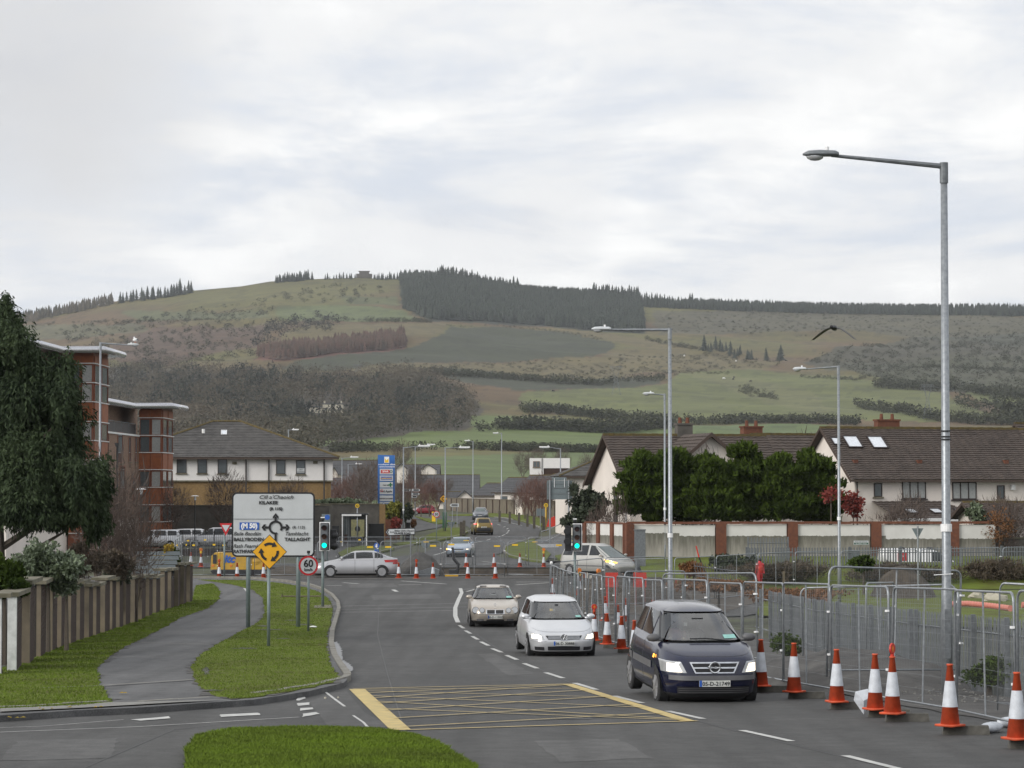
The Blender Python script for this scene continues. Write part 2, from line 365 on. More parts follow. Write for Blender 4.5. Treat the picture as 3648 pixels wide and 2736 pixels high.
kerb(gp([(1262, 1985), (1420, 1950), (1560, 1925), (1640, 1908), (1672, 1893)]), 'far_kerb', .11)
kerb(gp([(1905, 1918), (1850, 1932), (1800, 1948), (1795, 1965), (1815, 1981), (1880, 1996), (1940, 2003)]), 'triangle_kerb', .11)
kerb(gp([(1700, 1838), (1800, 1846), (1865, 1859), (1925, 1880)]), 'bend_kerb', .1)
# painted markings
def strip(p, q, w, nm='line', m='white', dz=.008):
    a, b = Vector((*p, 0)), Vector((*q, 0)); d = (b - a).normalized(); s = Vector((-d.y, d.x, 0)) * w / 2
    return sliced([tuple((a + s)[:2]), tuple((b + s)[:2]), tuple((b - s)[:2]), tuple((a - s)[:2])], dz, nm, M[m], PAINT, None)
def pline(pts, w, **k):
    g = gp(pts)
    for a, b in zip(g, g[1:]): strip(a, b, w, **k)
dash = [((1636, 2228), (1652, 2239)), ((1658, 2247), (1677, 2258)), ((1682, 2267), (1703, 2279)), ((1713, 2287), (1741, 2301)), ((1753, 2311), (1787, 2325)), ((1804, 2335), (1842, 2351)), ((1866, 2364), (1914, 2382)), ((1944, 2397), (2006, 2417)), ((2047, 2434), (2125, 2458)), ((2188, 2480), (2288, 2506)), ((2378, 2534), (2505, 2562)), ((2643, 2603), (2820, 2642)), ((3010, 2693), (3240, 2750))]
for a, b in dash: strip(*gp([a, b]), .12, 'lane_dash')
pline([(1632, 2218), (1622, 2195), (1622, 2165), (1634, 2135), (1645, 2112), (1640, 2096)], .17, nm='edge_line')
pline([(1645, 2100), (1700, 2098), (1662, 2108)], .12, nm='edge_line')
for y0, y1 in ((2160, 2150), (2172, 2163), (2182, 2175)): pline([(1215, y0), (1630, y1)], .06, nm='crossing_line')
for y0, y1 in ((2149, 2147), (2163, 2160)): pline([(1630, y0), (1820, y1)], .06, nm='crossing_line')
for a, b in (((1160, 2087), (1218, 2086)), ((1222, 2076), (1278, 2080)), ((1400, 2101), (1414, 2108)), ((1420, 2084), (1500, 2083)), ((1430, 2070), (1590, 2081)), ((1838, 2084), (1960, 2076)), ((1840, 2074), (1958, 2073))): strip(*gp([a, b]), .2, 'junction_dash')
# yellow box junction
A = gp([(1258, 2455), (2035, 2438), (2485, 2570), (1450, 2602)])
strip(gp([(1272, 2456)])[0], gp([(1428, 2602)])[0], .30, 'yellow_edge', 'yellow'); strip(gp([(2022, 2438)])[0], gp([(2452, 2570)])[0], .22, 'yellow_edge', 'yellow')
strip(A[0], A[1], .10, 'yellow_edge', 'yellow', .012); strip(A[3], A[2], .10, 'yellow_edge', 'yellow', .012)
def lerp2(a, b, t): return (a[0] + (b[0] - a[0]) * t, a[1] + (b[1] - a[1]) * t)
lf = (gp([(1300, 2458)])[0], gp([(1440, 2600)])[0]); rt = (gp([(2020, 2440)])[0], gp([(2440, 2568)])[0])
for i, (u, v) in enumerate([(0, .14), (.05, .42), (.2, .7), (.36, .98), (.55, 1.0)]):
    strip(lerp2(*lf, u), lerp2(*rt, v), .07, 'yellow_line', 'yellow', .016)
for i, (u, v) in enumerate([(.12, .0), (.27, .02), (.42, .2), (.6, .4), (.78, .62), (.96, .84)]):
    strip(lerp2(*lf, u), lerp2(*rt, v), .07, 'yellow_line', 'yellow', .020)
# side road lines and worn blocks
pline([(-200, 2618), (100, 2606), (500, 2590), (1065, 2556)], .05, nm='side_line'); pline([(-200, 2602), (160, 2588), (440, 2565)], .03, nm='side_line')
for pl in ([(465, 2566), (600, 2554), (608, 2561), (500, 2569)], [(782, 2548), (920, 2541), (930, 2549), (785, 2556)], [(1060, 2486), (1087, 2484), (1088, 2490), (1066, 2498), (1055, 2497)], [(1058, 2507), (1100, 2504), (1103, 2513), (1062, 2516)], [(1068, 2525), (1112, 2522), (1116, 2528), (1072, 2534)], [(1080, 2545), (1125, 2538), (1140, 2545), (1078, 2556)]):
    sliced(rough(gp(pl), .2, .012), .010, 'worn_marking', M['white'], PAINT, None)
sliced(gp([(1180, 2470), (1235, 2462), (1300, 2540), (1400, 2592), (1170, 2592), (1140, 2550), (1120, 2530), (1100, 2500)]), .004, 'tarmac_patch', M['patch'], PAINT, None)
pline([(1160, 2467), (1190, 2490), (1228, 2518)], .05, nm='worn_line'); pline([(1258, 2550), (1295, 2575), (1310, 2592)], .04, nm='worn_line')
pline([(838, 2080), (868, 2100), (888, 2125), (884, 2150)], .10, nm='cycle_line', dz=.106); pline([(690, 2070), (745, 2073), (800, 2077)], .08, nm='cycle_line', dz=.106)
for a, b in (((500, 2292), (745, 2298)), ((345, 2447), (690, 2424)), ((150, 2454), (345, 2447))): strip(*gp([a, b], .1), .1, 'path_edging', 'kerb', .124)
sliced(gp([(0, 2540), (270, 2527), (500, 2514), (800, 2496), (560, 2503), (390, 2506), (300, 2514), (0, 2528)], .1), .122, 'concrete_strip', M['conc'], PAINT, None)
# wet gutter beside the island kerb, its bright reflection painted as a pale colour
wetm = mat('wet_gutter_sheen', (.24, .24, .25), .35, sc=6, col2=(.09, .09, .095), spec=.6, bump=.3, bsc=40)
sliced(rough(gp([(1184, 2290), (1200, 2285), (1216, 2310), (1222, 2350), (1252, 2372), (1260, 2385), (1236, 2400), (1212, 2388), (1192, 2350)]), .25, .03), .005, 'wet_gutter_sheen', wetm, PAINT, None)
sliced(gp([(1820, 1953), (1830, 1940), (1990, 1938), (1990, 1950)]), .014, 'wet_patch_sheen', wetm, PAINT, None)  # same pale painted sheen on the far road
pline([(1545, 1978), (1600, 1960), (1690, 1933), (1730, 1928)], .15, nm='edge_line')
for a, b in (((1690, 1934), (1718, 1928)), ((1733, 1925), (1748, 1920)), ((1766, 1915), (1782, 1911)), ((1788, 1909), (1800, 1904)), ((1803, 1901), (1810, 1897)), ((1809, 1894), (1814, 1889)), ((1805, 1885), (1811, 1882)), ((1793, 1878), (1801, 1876)), ((1772, 1868), (1783, 1871))): strip(*gp([a, b]), .12, 'lane_dash')
pline([(1600, 1850), (1690, 1848), (1790, 1856), (1860, 1872)], .12, nm='edge_line')
for a, b in (((1718, 2000), (1800, 2009)), ((1640, 2012), (1930, 2012)), ((1150, 2004), (1300, 1990))): strip(*gp([a, b]), .15, 'junction_dash')
# repairs, covers and seams in the carriageway
for pl in ([(1320, 2120), (1560, 2116), (1575, 2132), (1330, 2138)], [(1700, 2330), (1760, 2328), (1900, 2400), (1810, 2408)], [(1240, 2030 + 50), (1400, 2078), (1420, 2090), (1250, 2096)], [(1900, 2640), (2200, 2632), (2330, 2700), (2000, 2716)], [(60, 2640), (420, 2630), (400, 2700), (0, 2710)]): sliced(rough(gp(pl), .4, .03), .003, 'tarmac_repair', M['patch'], PAINT, None)
M['seam'] = mat('tar_seam', (.03, .03, .03), .6)
for pl in ([(1500, 2730), (1440, 2600), (1380, 2400), (1345, 2260), (1350, 2160)], [(1700, 2260), (1800, 2330), (2100, 2462), (2600, 2600), (3100, 2720)], [(300, 2736), (620, 2600), (900, 2570)], [(1350, 2192), (1620, 2186)]): pline(pl, .025, nm='tar_seam', m='seam', dz=.0035)
for px_, py_ in ((1395, 2300), (1205, 2352), (2050, 2560)): q = G(px_, py_); sliced([(q.x + math.cos(k * .52) * .3, q.y + math.sin(k * .52) * .3) for k in range(12)], .006, 'drain_cover', M['seam'], PAINT, None)
# dug and muddy ground of the works on the right
sliced(rough([(9.7, 34), (8.75, 47.8), (8.35, 56.6), (8.1, 72), (7.9, 88), (7.0, 103.8), (1.95, 103), (2.55, 89), (3.6, 72), (5.4, 52.5), (6.9, 43), (8.3, 34)], .8, .06), .012, 'muddy_ground', M['soilg'])
sliced(rough([(1.5, 105), (8, 104), (11, 118), (13.5, 131), (22, 137), (12, 142), (4, 146), (2.5, 125)], 1, .2), .016, 'dug_ground', M['soil'])
# grass blades and ground litter
def inpoly(pt, poly):
    x, y = pt; c = False; j = len(poly) - 1
    for i in range(len(poly)):
        if (poly[i][1] > y) != (poly[j][1] > y) and x < (poly[j][0] - poly[i][0]) * (y - poly[i][1]) / (poly[j][1] - poly[i][1]) + poly[i][0]: c = not c
        j = i
    return c
def np_inpoly(X_, Y_, poly):
    c = np.zeros(X_.shape, bool); j = len(poly) - 1
    for i in range(len(poly)):
        xi, yi = poly[i]; xj, yj = poly[j]
        if yi != yj: c ^= ((yi > Y_) != (yj > Y_)) & (X_ < (xj - xi) * (Y_ - yi) / (yj - yi) + xi)
        j = i
    return c
pr = np.array(PROF)
def blades(poly, n, h, name, label, m='grassb', dz=.11):
    pa = np.array(poly); x0, y0 = pa.min(0); x1, y1 = pa.max(0)
    y0 = max(y0, 26); u = np.random.rand(n * 3) ** 1.5
    X_ = np.random.uniform(x0, x1, n * 3); Y_ = y0 + (y1 - y0) * u
    k = np_inpoly(X_, Y_, poly); X_, Y_ = X_[k][:n], Y_[k][:n]; n = len(X_)
    cl_ = .55 + .45 * np.sin(X_ * 2.3 + 3 * np.sin(Y_ * .7)) * np.sin(Y_ * 1.1 + X_)
    Z_ = np.interp(Y_, pr[:, 0], pr[:, 1]) + dz; a = np.random.rand(n) * 6.28; w = .004 + Y_ * .00016
    hh = h * (.5 + np.random.rand(n)) * (.85 + .2 * cl_); lx, ly = (np.random.randn(2, n) * .03)
    V = np.stack([np.stack([X_ - w * np.cos(a), Y_ - w * np.sin(a), Z_ - .01], 1), np.stack([X_ + w * np.cos(a), Y_ + w * np.sin(a), Z_ - .01], 1), np.stack([X_ + lx, Y_ + ly, Z_ + hh], 1)], 1).reshape(-1, 3)
    return tag(put(npmesh(name, V, np.arange(n * 3).reshape(-1, 3), M[m]), name, kind='stuff'), label, 'grass')
blades(fore, 150000, .030, 'corner_grass', 'short green grass blades covering the near corner of lawn')
blades(isle, 90000, .030, 'island_grass', 'short green grass around the posts of the road signs')
blades(verge, 80000, .036, 'verge_grass', 'green grass growing along the foot of the long wall')
def litter(pts, n, rad, name, label, cols=('leafg', 'grassd')):
    b = MB()
    for _ in range(n):
        x, y = random.choice(pts); p = G(x + random.uniform(-rad, rad), y + random.uniform(-3, 3), .115)
        s_ = random.uniform(.02, .05); b.quad(p + Vector((-s_, 0, .01)), p + Vector((0, -s_, .02)), p + Vector((s_, 0, .015)), p + Vector((0, s_, .03)))
    tag(b.build(name, M[cols[0]], kind='stuff'), label, 'leaves')
litter([(300, 2520), (200, 2528), (60, 2560), (450, 2470)], 14, 60, 'fallen_leaves', 'few fallen yellow leaves lying on the near verge')
soilp = MB()
for (px, py, w, d) in ((1080, 2225, 100, 5), (960, 2243, 120, 4), (940, 2230, 60, 4), (870, 2310, 110, 6), (1010, 2275, 60, 3), (760, 2460, 90, 6), (1040, 2210, 60, 3), (735, 2390, 25, 30)):
    g_ = rough(gp([(px - w / 2, py), (px, py - d / 2), (px + w / 2, py), (px, py + d / 2)], .12), .15, .04)
    sliced(g_, .126, 'bare_soil', M['soilg'], PAINT, None)
# ============================================================ the mountain behind
RX = [-6000, -1500, 0, 200, 400, 600, 680, 860, 960, 1150, 1260, 1450, 1560, 1850, 2100, 2300, 2600, 2900, 3300, 3648, 5000, 9000]
RY = [1350, 1230, 1150, 1120, 1075, 1052, 1036, 1020, 1003, 993, 990, 995, 1000, 1048, 1062, 1078, 1092, 1102, 1108, 1104, 1130, 1250]
Y0 = 1808.0
RD = [(0, 480), (.05, 540), (.1, 640), (.2, 850), (.3, 1150), (.45, 1500), (.6, 1900), (.75, 2300), (.9, 2750), (1, 3100)]
def np_hill(px, r):
    ry = np.interp(px, RX, RY); y = Y0 + (ry - Y0) * r; D = np.interp(r, [a for a, _ in RD], [b for _, b in RD])
    u = (px - CX) / F; v = (CY - y) / F; t = D / (ct - v * st)
    return u * t, D, HC + (st + v * ct) * t, y
def hill_r(px, py):
    ry = np.interp(px, RX, RY); return (Y0 - py) / (Y0 - ry)
def HB(px, py):
    x, d, z, _ = np_hill(np.array(float(px)), np.clip(hill_r(px, py), 0, 1)); return Vector((float(x), float(d), float(z)))
cols = np.concatenate([np.linspace(-6000, -400, 40), np.arange(-380, 4050, 9), np.linspace(4100, 9000, 36)])
rows = np.concatenate([np.linspace(0, .05, 6)[:-1], np.linspace(.05, 1, 190)])
CXg, RG = np.meshgrid(cols, rows); x_, d_, z_, y_ = np_hill(CXg, RG)
def vn(a, b, s, seed=0):      # cheap smooth value noise
    rs = np.random.RandomState(seed); T = rs.rand(64, 64); a = a / s; b = b / s
    i, j = np.floor(a).astype(int), np.floor(b).astype(int); f, g = a - i, b - j; f = f * f * (3 - 2 * f); g = g * g * (3 - 2 * g)
    q = lambda k, l: T[k % 64, l % 64]
    return q(i, j) * (1 - f) * (1 - g) + q(i + 1, j) * f * (1 - g) + q(i, j + 1) * (1 - f) * g + q(i + 1, j + 1) * f * g
def fbm(a, b, s, seed=0): return vn(a, b, s, seed) * .5 + vn(a, b, s / 2.1, seed + 1) * .3 + vn(a, b, s / 4.3, seed + 2) * .2
z_ = z_ + (fbm(x_, d_, 160, 5) - .5) * 9 * np.clip(RG * 3 - .3, 0, 1) * np.clip((1 - RG) * 8, 0, 1)
col = np.zeros(CXg.shape + (3,))
def C3(*c): return np.array(c)
g1, g2, g3 = fbm(x_, d_, 220, 11), fbm(x_, d_, 60, 21), fbm(x_, d_, 18, 31)
olive, brown, tan, gorse, gfield = C3(.095, .094, .030), C3(.098, .066, .034), C3(.125, .108, .052), C3(.034, .042, .022), C3(.092, .13, .042)
t = np.clip((g1 - .4) * 5, 0, 1)[..., None]; col[:] = olive * (1 - t) + brown * t
wob = (fbm(x_, d_, 50, 77) - .5) * 26; wob2 = (fbm(x_, d_, 50, 87) - .5) * 14
def paint(poly, c, amt=1.0):
    k = np_inpoly(CXg + wob, y_ + wob2, poly); col[k] = col[k] * (1 - amt) + np.array(c) * amt
wood = C3(.05, .044, .034)
paint([(-6000, 1300), (340, 1300), (600, 1310), (900, 1330), (1100, 1340), (1300, 1340), (1500, 1330), (1650, 1390), (1720, 1440), (1700, 1500), (1640, 1530), (1400, 1545), (1200, 1590), (1180, 1640), (-6000, 1700)], wood)
paint([(1420, 985), (1640, 962), (1905, 1015), (2100, 1025), (2275, 1030), (2300, 1200), (2117, 1185), (1935, 1160), (1729, 1148), (1529, 1136), (1435, 1094)], (.025, .032, .024))
paint([(2280, 1040), (3700, 1060), (5200, 1090), (5200, 1140), (3648, 1128), (3000, 1118), (2600, 1105), (2400, 1092), (2290, 1092)], (.03, .038, .026))
paint([(1611, 1162), (1817, 1164), (2023, 1188), (2199, 1229), (2140, 1270), (2023, 1276), (1788, 1285), (1494, 1297), (1200, 1311), (1000, 1302), (1200, 1264), (1435, 1241), (1582, 1194)], gorse)
paint([(900, 1285), (1010, 1240), (1200, 1212), (1440, 1192), (1445, 1240), (1250, 1262), (1000, 1295)], (.12, .055, .045))
paint([(980, 1092), (1200, 1085), (1430, 1098), (1500, 1140), (1300, 1143), (990, 1135)], (.085, .11, .045))
paint([(1215, 1055), (1410, 1060), (1425, 1085), (1240, 1082)], (.085, .10, .045)); paint([(420, 1110), (950, 1105), (960, 1135), (500, 1138)], (.082, .095, .045))
paint([(1130, 1152), (1600, 1150), (1580, 1188), (1450, 1205), (1010, 1215), (1000, 1190)], tan * .85); paint([(60, 1160), (480, 1152), (560, 1180), (200, 1210), (60, 1200)], (.085, .085, .05))
paint([(560, 1165), (950, 1160), (920, 1230), (600, 1290), (380, 1290), (400, 1230)], (.078, .05, .036))
paint([(1620, 1158), (1950, 1165), (2330, 1215), (2500, 1245), (2400, 1262), (2150, 1215), (1830, 1163)], tan * .9)
paint([(1250, 1312), (1500, 1300), (1800, 1288), (2150, 1272), (2200, 1240), (2500, 1262), (2800, 1300), (2650, 1325), (2300, 1325), (2150, 1345), (1850, 1335), (1600, 1325), (1300, 1340)], tan * .85)
paint([(1500, 1318), (1750, 1318), (1900, 1352), (2140, 1342), (2350, 1340), (2360, 1372), (2100, 1392), (1860, 1400), (1700, 1380)], gorse)
paint([(1850, 1405), (2100, 1392), (2370, 1375), (2420, 1325), (2700, 1318), (3000, 1350), (3300, 1392), (3480, 1440), (3560, 1490), (3300, 1506), (2950, 1495), (2700, 1498), (2420, 1500), (2200, 1468), (1980, 1452), (1860, 1450)], (.098, .116, .04))
paint([(2420, 1325), (2600, 1330), (2900, 1400), (2980, 1480), (2900, 1490), (2700, 1420)], (.13, .13, .07), .4)
paint([(1675, 1472), (1850, 1476), (2250, 1500), (2330, 1512), (2200, 1528), (1680, 1535)], (.10, .14, .045)); paint([(1200, 1585), (1330, 1550), (1480, 1535), (2380, 1528), (2420, 1590), (2200, 1602), (1800, 1605), (1500, 1600), (1200, 1612)], (.09, .13, .036))
paint([(1150, 1632), (2300, 1612), (3700, 1560), (5200, 1600), (5200, 1800), (-6000, 1800), (-6000, 1720), (1150, 1720)], (.08, .115, .04)); paint([(2400, 1512), (2850, 1508), (3000, 1520), (3000, 1560), (2420, 1600)], (.085, .125, .045))
paint([(2320, 1110), (2700, 1108), (3300, 1122), (3800, 1135), (5200, 1150), (5200, 1260), (3648, 1240), (3000, 1180), (2600, 1190), (2350, 1200)], (.068, .066, .042))
paint([(3000, 1240), (3300, 1200), (3800, 1190), (5200, 1200), (5200, 1420), (3648, 1420), (3300, 1395), (3050, 1330), (2850, 1300)], (.035, .042, .03), .8)
paint([(3420, 1395), (3800, 1400), (5200, 1420), (5200, 1450), (3648, 1440), (3480, 1420)], (.10, .12, .05)); paint([(700, 1480), (800, 1478), (790, 1500), (690, 1510)], (.07, .11, .04)); paint([(990, 1600), (1150, 1545), (1200, 1560), (1150, 1600), (1000, 1622)], (.09, .13, .045))
g4 = fbm(x_ * .35, d_ * 2.2, 26, 61); col *= np.array([1.06, 1.0, .82]); col *= (.38 + .42 * g2 + .42 * g3 + .4 * g4)[..., None]
sp = (g3 > .62) & (RG > .35); col[sp] *= .66
V = np.stack([x_, d_, z_], -1); nr, nc = CXg.shape
back = [V[-1] + np.array([0, 120, -14]), V[-1] + np.array([0, 600, -150])]; Vb = np.concatenate([V.reshape(-1, 3), back[0], back[1]]); colb = np.concatenate([col.reshape(-1, 3), col[-1], col[-1]])
nr += 2; ii = np.arange(nr - 1)[:, None] * nc + np.arange(nc - 1)[None]; Fc = np.stack([ii, ii + 1, ii + nc + 1, ii + nc], -1).reshape(-1, 4)
M['hill'] = mat('hillside', (1, 1, 1), .95, var=.16, sc=.06, attr=True, bump=0)
put(npmesh('hillside', Vb, Fc, M['hill'], True, colb), 'hillside', kind='structure')
def hz(px, py):
    """ground point on the hill incl. undulation"""
    p = HB(px, py); r = float(np.clip(hill_r(px, py), 0, 1)); a, b = np.array(p.x), np.array(p.y)
    p.z += float((fbm(a, b, 160, 5) - .5) * 9 * np.clip(r * 3 - .3, 0, 1) * np.clip((1 - r) * 8, 0, 1)); return p
def hzs(px, r):
    x, d, z, _ = np_hill(px, r); z = z + (fbm(x, d, 160, 5) - .5) * 9 * np.clip(r * 3 - .3, 0, 1) * np.clip((1 - r) * 8, 0, 1); return np.stack([x, d, z], -1)
def scatter(poly, n):
    pa = np.array(poly); (x0, y0), (x1, y1) = pa.min(0), pa.max(0)
    a = np.random.uniform(x0, x1, n * 4); b = np.random.uniform(y0, y1, n * 4); k = np_inpoly(a, b, poly); a, b = a[k][:n], b[k][:n]
    return hzs(a, np.clip(hill_r(a, b), 0, 1))
def along(pl, step, jx=3, jy=2):
    res = []
    for a, b in zip(pl, pl[1:]):
        n = max(1, int(math.dist(a, b) / step)); res += [(a[0] + (b[0] - a[0]) * i / n + random.uniform(-jx, jx), a[1] + (b[1] - a[1]) * i / n + random.uniform(-jy, jy)) for i in range(n)]
    a = np.array(res); return hzs(a[:, 0], np.clip(hill_r(a[:, 0], a[:, 1]), 0, 1))
def conifer_arrays(h=1.0, w=.22, tiers=5, seg=6, seed=0):
    rs = np.random.RandomState(seed); V_, F_ = [], []
    for i in range(tiers):
        z0 = .06 + .9 * i / tiers; z1 = min(1, z0 + 1.5 / tiers); r = w * (1 - i / tiers) * (1 + rs.rand() * .25) + .012
        b = len(V_); V_.append((0, 0, z1)); off = rs.rand() * 6
        for k in range(seg * 2):
            a = math.pi * k / seg + off; q = r * (1.15 if k % 2 == 0 else .55) * (.8 + .4 * rs.rand()); V_.append((q * math.cos(a), q * math.sin(a), z0 - (.03 if k % 2 == 0 else -.04)))
        F_ += [(b, b + 1 + k, b + 1 + (k + 1) % (seg * 2)) for k in range(seg * 2)]
    return np.array(V_) * [1, 1, h], np.array(F_)
def fuzz_arrays(n, seed=0, sq=(.5, .5, .5), size=.13, low=0.12):
    """a crown of small leaf faces in a unit-high volume"""
    rs = np.random.RandomState(seed); d = rs.randn(n, 3); d /= np.linalg.norm(d, axis=1)[:, None]; rad = (.45 + .55 * rs.rand(n) ** .5) * (.8 + .25 * np.sin(d[:, 0] * 5 + seed) * np.cos(d[:, 2] * 4 + d[:, 1] * 3))
    c = d * rad[:, None] * np.array(sq) + [0, 0, .5 + low * .5]
    t = rs.randn(n, 3, 3) * size * .55; Vv = c[:, None, :] + t; return Vv.reshape(-1, 3), np.arange(n * 3).reshape(-1, 3)
def mass(name, label, cat, pts, protos, hs, m, kind='stuff', sink=.0, wmul=1.0):
    Vs, Fs, b = [], [], 0; rs = np.random.RandomState(3)
    for p in pts:
        V0, F0 = protos[rs.randint(len(protos))]; h = rs.uniform(*hs); a = rs.rand() * 6.28; c, s_ = math.cos(a), math.sin(a); ww = h * wmul * rs.uniform(.85, 1.2)
        Vs.append(np.stack([(V0[:, 0] * c - V0[:, 1] * s_) * ww + p[0], (V0[:, 0] * s_ + V0[:, 1] * c) * ww + p[1], V0[:, 2] * h + p[2] - sink], 1)); Fs.append(F0 + b); b += len(V0)
    o = put(npmesh(name, np.concatenate(Vs), np.concatenate(Fs), m), name, kind=kind)
    return tag(o, label, cat)
con = [conifer_arrays(seed=i, w=.18 + .03 * i, tiers=4 + i % 3, seg=3) for i in range(4)]
M['pine'] = mat('conifer_foliage', (.042, .054, .038), .95, sc=.06, col2=(.02, .028, .022)); M['larch'] = mat('larch_twigs', (.12, .065, .05), .95, sc=.06, col2=(.06, .05, .035))
M['hedge'] = mat('hedge_foliage', (.052, .056, .028), .95, sc=.04, col2=(.024, .029, .014)); M['woodm'] = mat('winter_wood', (.12, .098, .068), .95, sc=.014, col2=(.045, .046, .03)); M['woodd'] = mat('ivy_wood', (.035, .04, .03), .95, sc=.05, col2=(.02, .024, .019))
plant = scatter([(1425, 990), (1640, 972), (1905, 1030), (2275, 1045), (2300, 1195), (2117, 1180), (1935, 1158), (1729, 1145), (1529, 1132), (1438, 1094)], 5200)
mass('conifer_plantation', 'dark block of conifer forest below the ridge, right of the ruined lodge', 'forest', plant, con, (9, 13), M['pine'])
mass('ridge_forest', 'dark band of conifers along the right hand skyline', 'forest', scatter([(2285, 1080), (3648, 1105), (4300, 1112), (4300, 1132), (3648, 1128), (3000, 1120), (2600, 1108), (2290, 1096)], 3200), con, (7, 10), M['pine'])
mass('bare_larch_strip', 'reddish brown strip of leafless larches across the middle of the hill', 'trees', scatter([(915, 1280), (1010, 1238), (1200, 1212), (1440, 1195), (1445, 1238), (1250, 1258), (1000, 1290)], 1100), con, (8, 11), M['larch'])
mass('left_skyline_wood', 'brown leafless wood on the falling skyline at far left', 'trees', scatter([(-300, 1200), (30, 1140), (200, 1115), (400, 1070), (410, 1085), (200, 1130), (40, 1165), (-300, 1220)], 700), con, (8, 13), M['woodm'])
# single trees standing on the skyline
sky_tr = []
def skyline(x0, x1, n, h0, h1, dy=2, dr=0):
    for i in range(n):
        x = x0 + (x1 - x0) * (i + random.uniform(-.4, .4)) / max(1, n - 1); sky_tr.append((x, np.interp(x, RX, RY) + dy + random.uniform(-2, 4), random.uniform(h0, h1) * (.98 if 1500 < x < 1860 or 2100 < x < 2400 else .75)))
skyline(985, 1090, 22, 12, 17); skyline(1100, 1112, 2, 13, 19); skyline(1160, 1262, 12, 7, 12); skyline(1330, 1560, 34, 8, 14); skyline(1560, 1700, 26, 17, 23, 0); skyline(1700, 1850, 26, 15, 19, -4)
skyline(1830, 1842, 2, 22, 24, 4); skyline(1860, 2110, 26, 5, 9, 4); skyline(1900, 1908, 1, 14, 15); skyline(2110, 2275, 22, 17, 22, 0); skyline(2280, 2380, 12, 13, 18, 6); skyline(2380, 2640, 18, 9, 15, 6); skyline(2455, 2465, 2, 21, 23, 6); skyline(2560, 2570, 1, 16, 17); skyline(2725, 2740, 2, 16, 19, 4); skyline(2690, 2700, 1, 14, 15)
skyline(2750, 3648, 50, 8, 11, 6); skyline(60, 200, 16, 14, 18, 4); skyline(430, 680, 22, 16, 24, 6); skyline(640, 665, 4, 26, 30, 6); skyline(855, 915, 7, 14, 19, 6)
tree_me = [npmesh('conifer_tree', v, f, M['pine']) for v, f in [conifer_arrays(seed=10 + i, w=.2 + .02 * i, tiers=7, seg=4) for i in range(4)]]
def sky_lab(x): return next(l for a, l in ((250, 'conifer in the tall clump at the far left end of the skyline'), (700, 'spiky conifer on the rising left skyline beside the brown wood'), (950, 'lone scrubby conifer on the open left shoulder of the hill'), (1095, 'conifer in the dense dark clump left of the summit lodge'), (1120, 'thin conifer just apart from the clump left of the lodge'), (1270, 'low conifer beside the ruined lodge, on its left'), (1560, 'small conifer in the even row right of the ruined lodge'), (1860, 'tall conifer on the highest part of the skyline above the plantation'), (2110, 'very low conifer top on the skyline between the two tall groups'), (2280, 'conifer in the tall group at the right corner of the plantation'), (2690, 'ragged taller conifer on the skyline just right of the plantation'), (9999, 'tiny conifer of the long level skyline towards the right edge')) if x < a)
for x, y, h in sky_tr[:298]:
    p = hz(x, y); o = put(random.choice(tree_me), 'conifer_tree', None, p - Vector((0, 0, .6)), random.random() * 6); o.scale = (h * 1.05, h * 1.05, h)
    tag(o, sky_lab(x), 'tree', 'conifers along the skyline')
o_ = [(2510, 1245), (2530, 1248), (2545, 1240), (2560, 1250), (2580, 1248), (2600, 1258), (2620, 1262), (2640, 1258), (2660, 1268), (2675, 1272), (2725, 1278), (2770, 1280), (2779, 1280)]
for i, (x, y) in enumerate(o_ * 2):
    p = hz(x + random.uniform(-7, 7), y + 10 + random.uniform(-3, 3)); h = random.uniform(9, 16) if i < 13 else 8
    o = put(random.choice(tree_me), 'conifer_tree', None, p - Vector((0, 0, .5)), random.random() * 6); o.scale = (h * 1.1, h * 1.1, h)
    tag(o, 'dark conifer in the clump half way up the right side of the hill', 'tree', 'conifer clump on the open hillside')
# hedges and woods
fz = [fuzz_arrays(46, i) for i in range(5)]; fzd = [fuzz_arrays(80, 20 + i, size=.1) for i in range(4)]
def hedge(name, label, pl, h, step, m='hedge'):
    q = along(pl, step * .8, 4, 4); q = q[(np.sin(q[:, 0] * .021 + len(label)) + np.sin(q[:, 0] * .057) + np.random.rand(len(q)) * 1.6) > -.45]
    return mass(name, label, 'hedge', q, fz, (h[0] * .5, h[1] * .72), M[m], sink=.5, wmul=1.25)
hedge('hedgerow', 'thin hedge along the top edge of the high green field', [(1225, 1140), (1330, 1143), (1440, 1147), (1540, 1150)], (4, 8), 4)
hedge('hedgerow', 'long thin hedge crossing the hill at upper left', [(120, 1160), (400, 1145), (700, 1142), (890, 1148), (960, 1160)], (2.5, 5), 5)
hedge('hedgerow', 'dark hedge climbing right of the conifer plantation', [(2300, 1215), (2400, 1240), (2550, 1258)], (4, 7), 4)
hedge('hedgerow', 'bushy hedge below the gorse, left of the pylon', [(1500, 1330), (1650, 1340), (1800, 1350), (2000, 1372), (2150, 1372), (2230, 1360), (2370, 1352)], (4, 9), 3)
hedge('hedgerow', 'dark hedge between the two narrow green fields', [(1860, 1452), (1960, 1456), (2060, 1472), (2200, 1484), (2300, 1490), (2400, 1500), (2500, 1500)], (4, 10), 2.5)
hedge('hedgerow', 'tall bushy hedge above the long green field', [(1600, 1532), (1750, 1528), (1850, 1526), (2000, 1526), (2100, 1532), (2230, 1530), (2400, 1526)], (4, 11), 2.2)
hedge('hedgerow', 'dark hedge running behind the street lamps in the middle', [(1180, 1612), (1400, 1612), (1600, 1608), (1800, 1610), (1860, 1612), (1950, 1616), (2180, 1618), (2240, 1610)], (3, 6), 1.6)
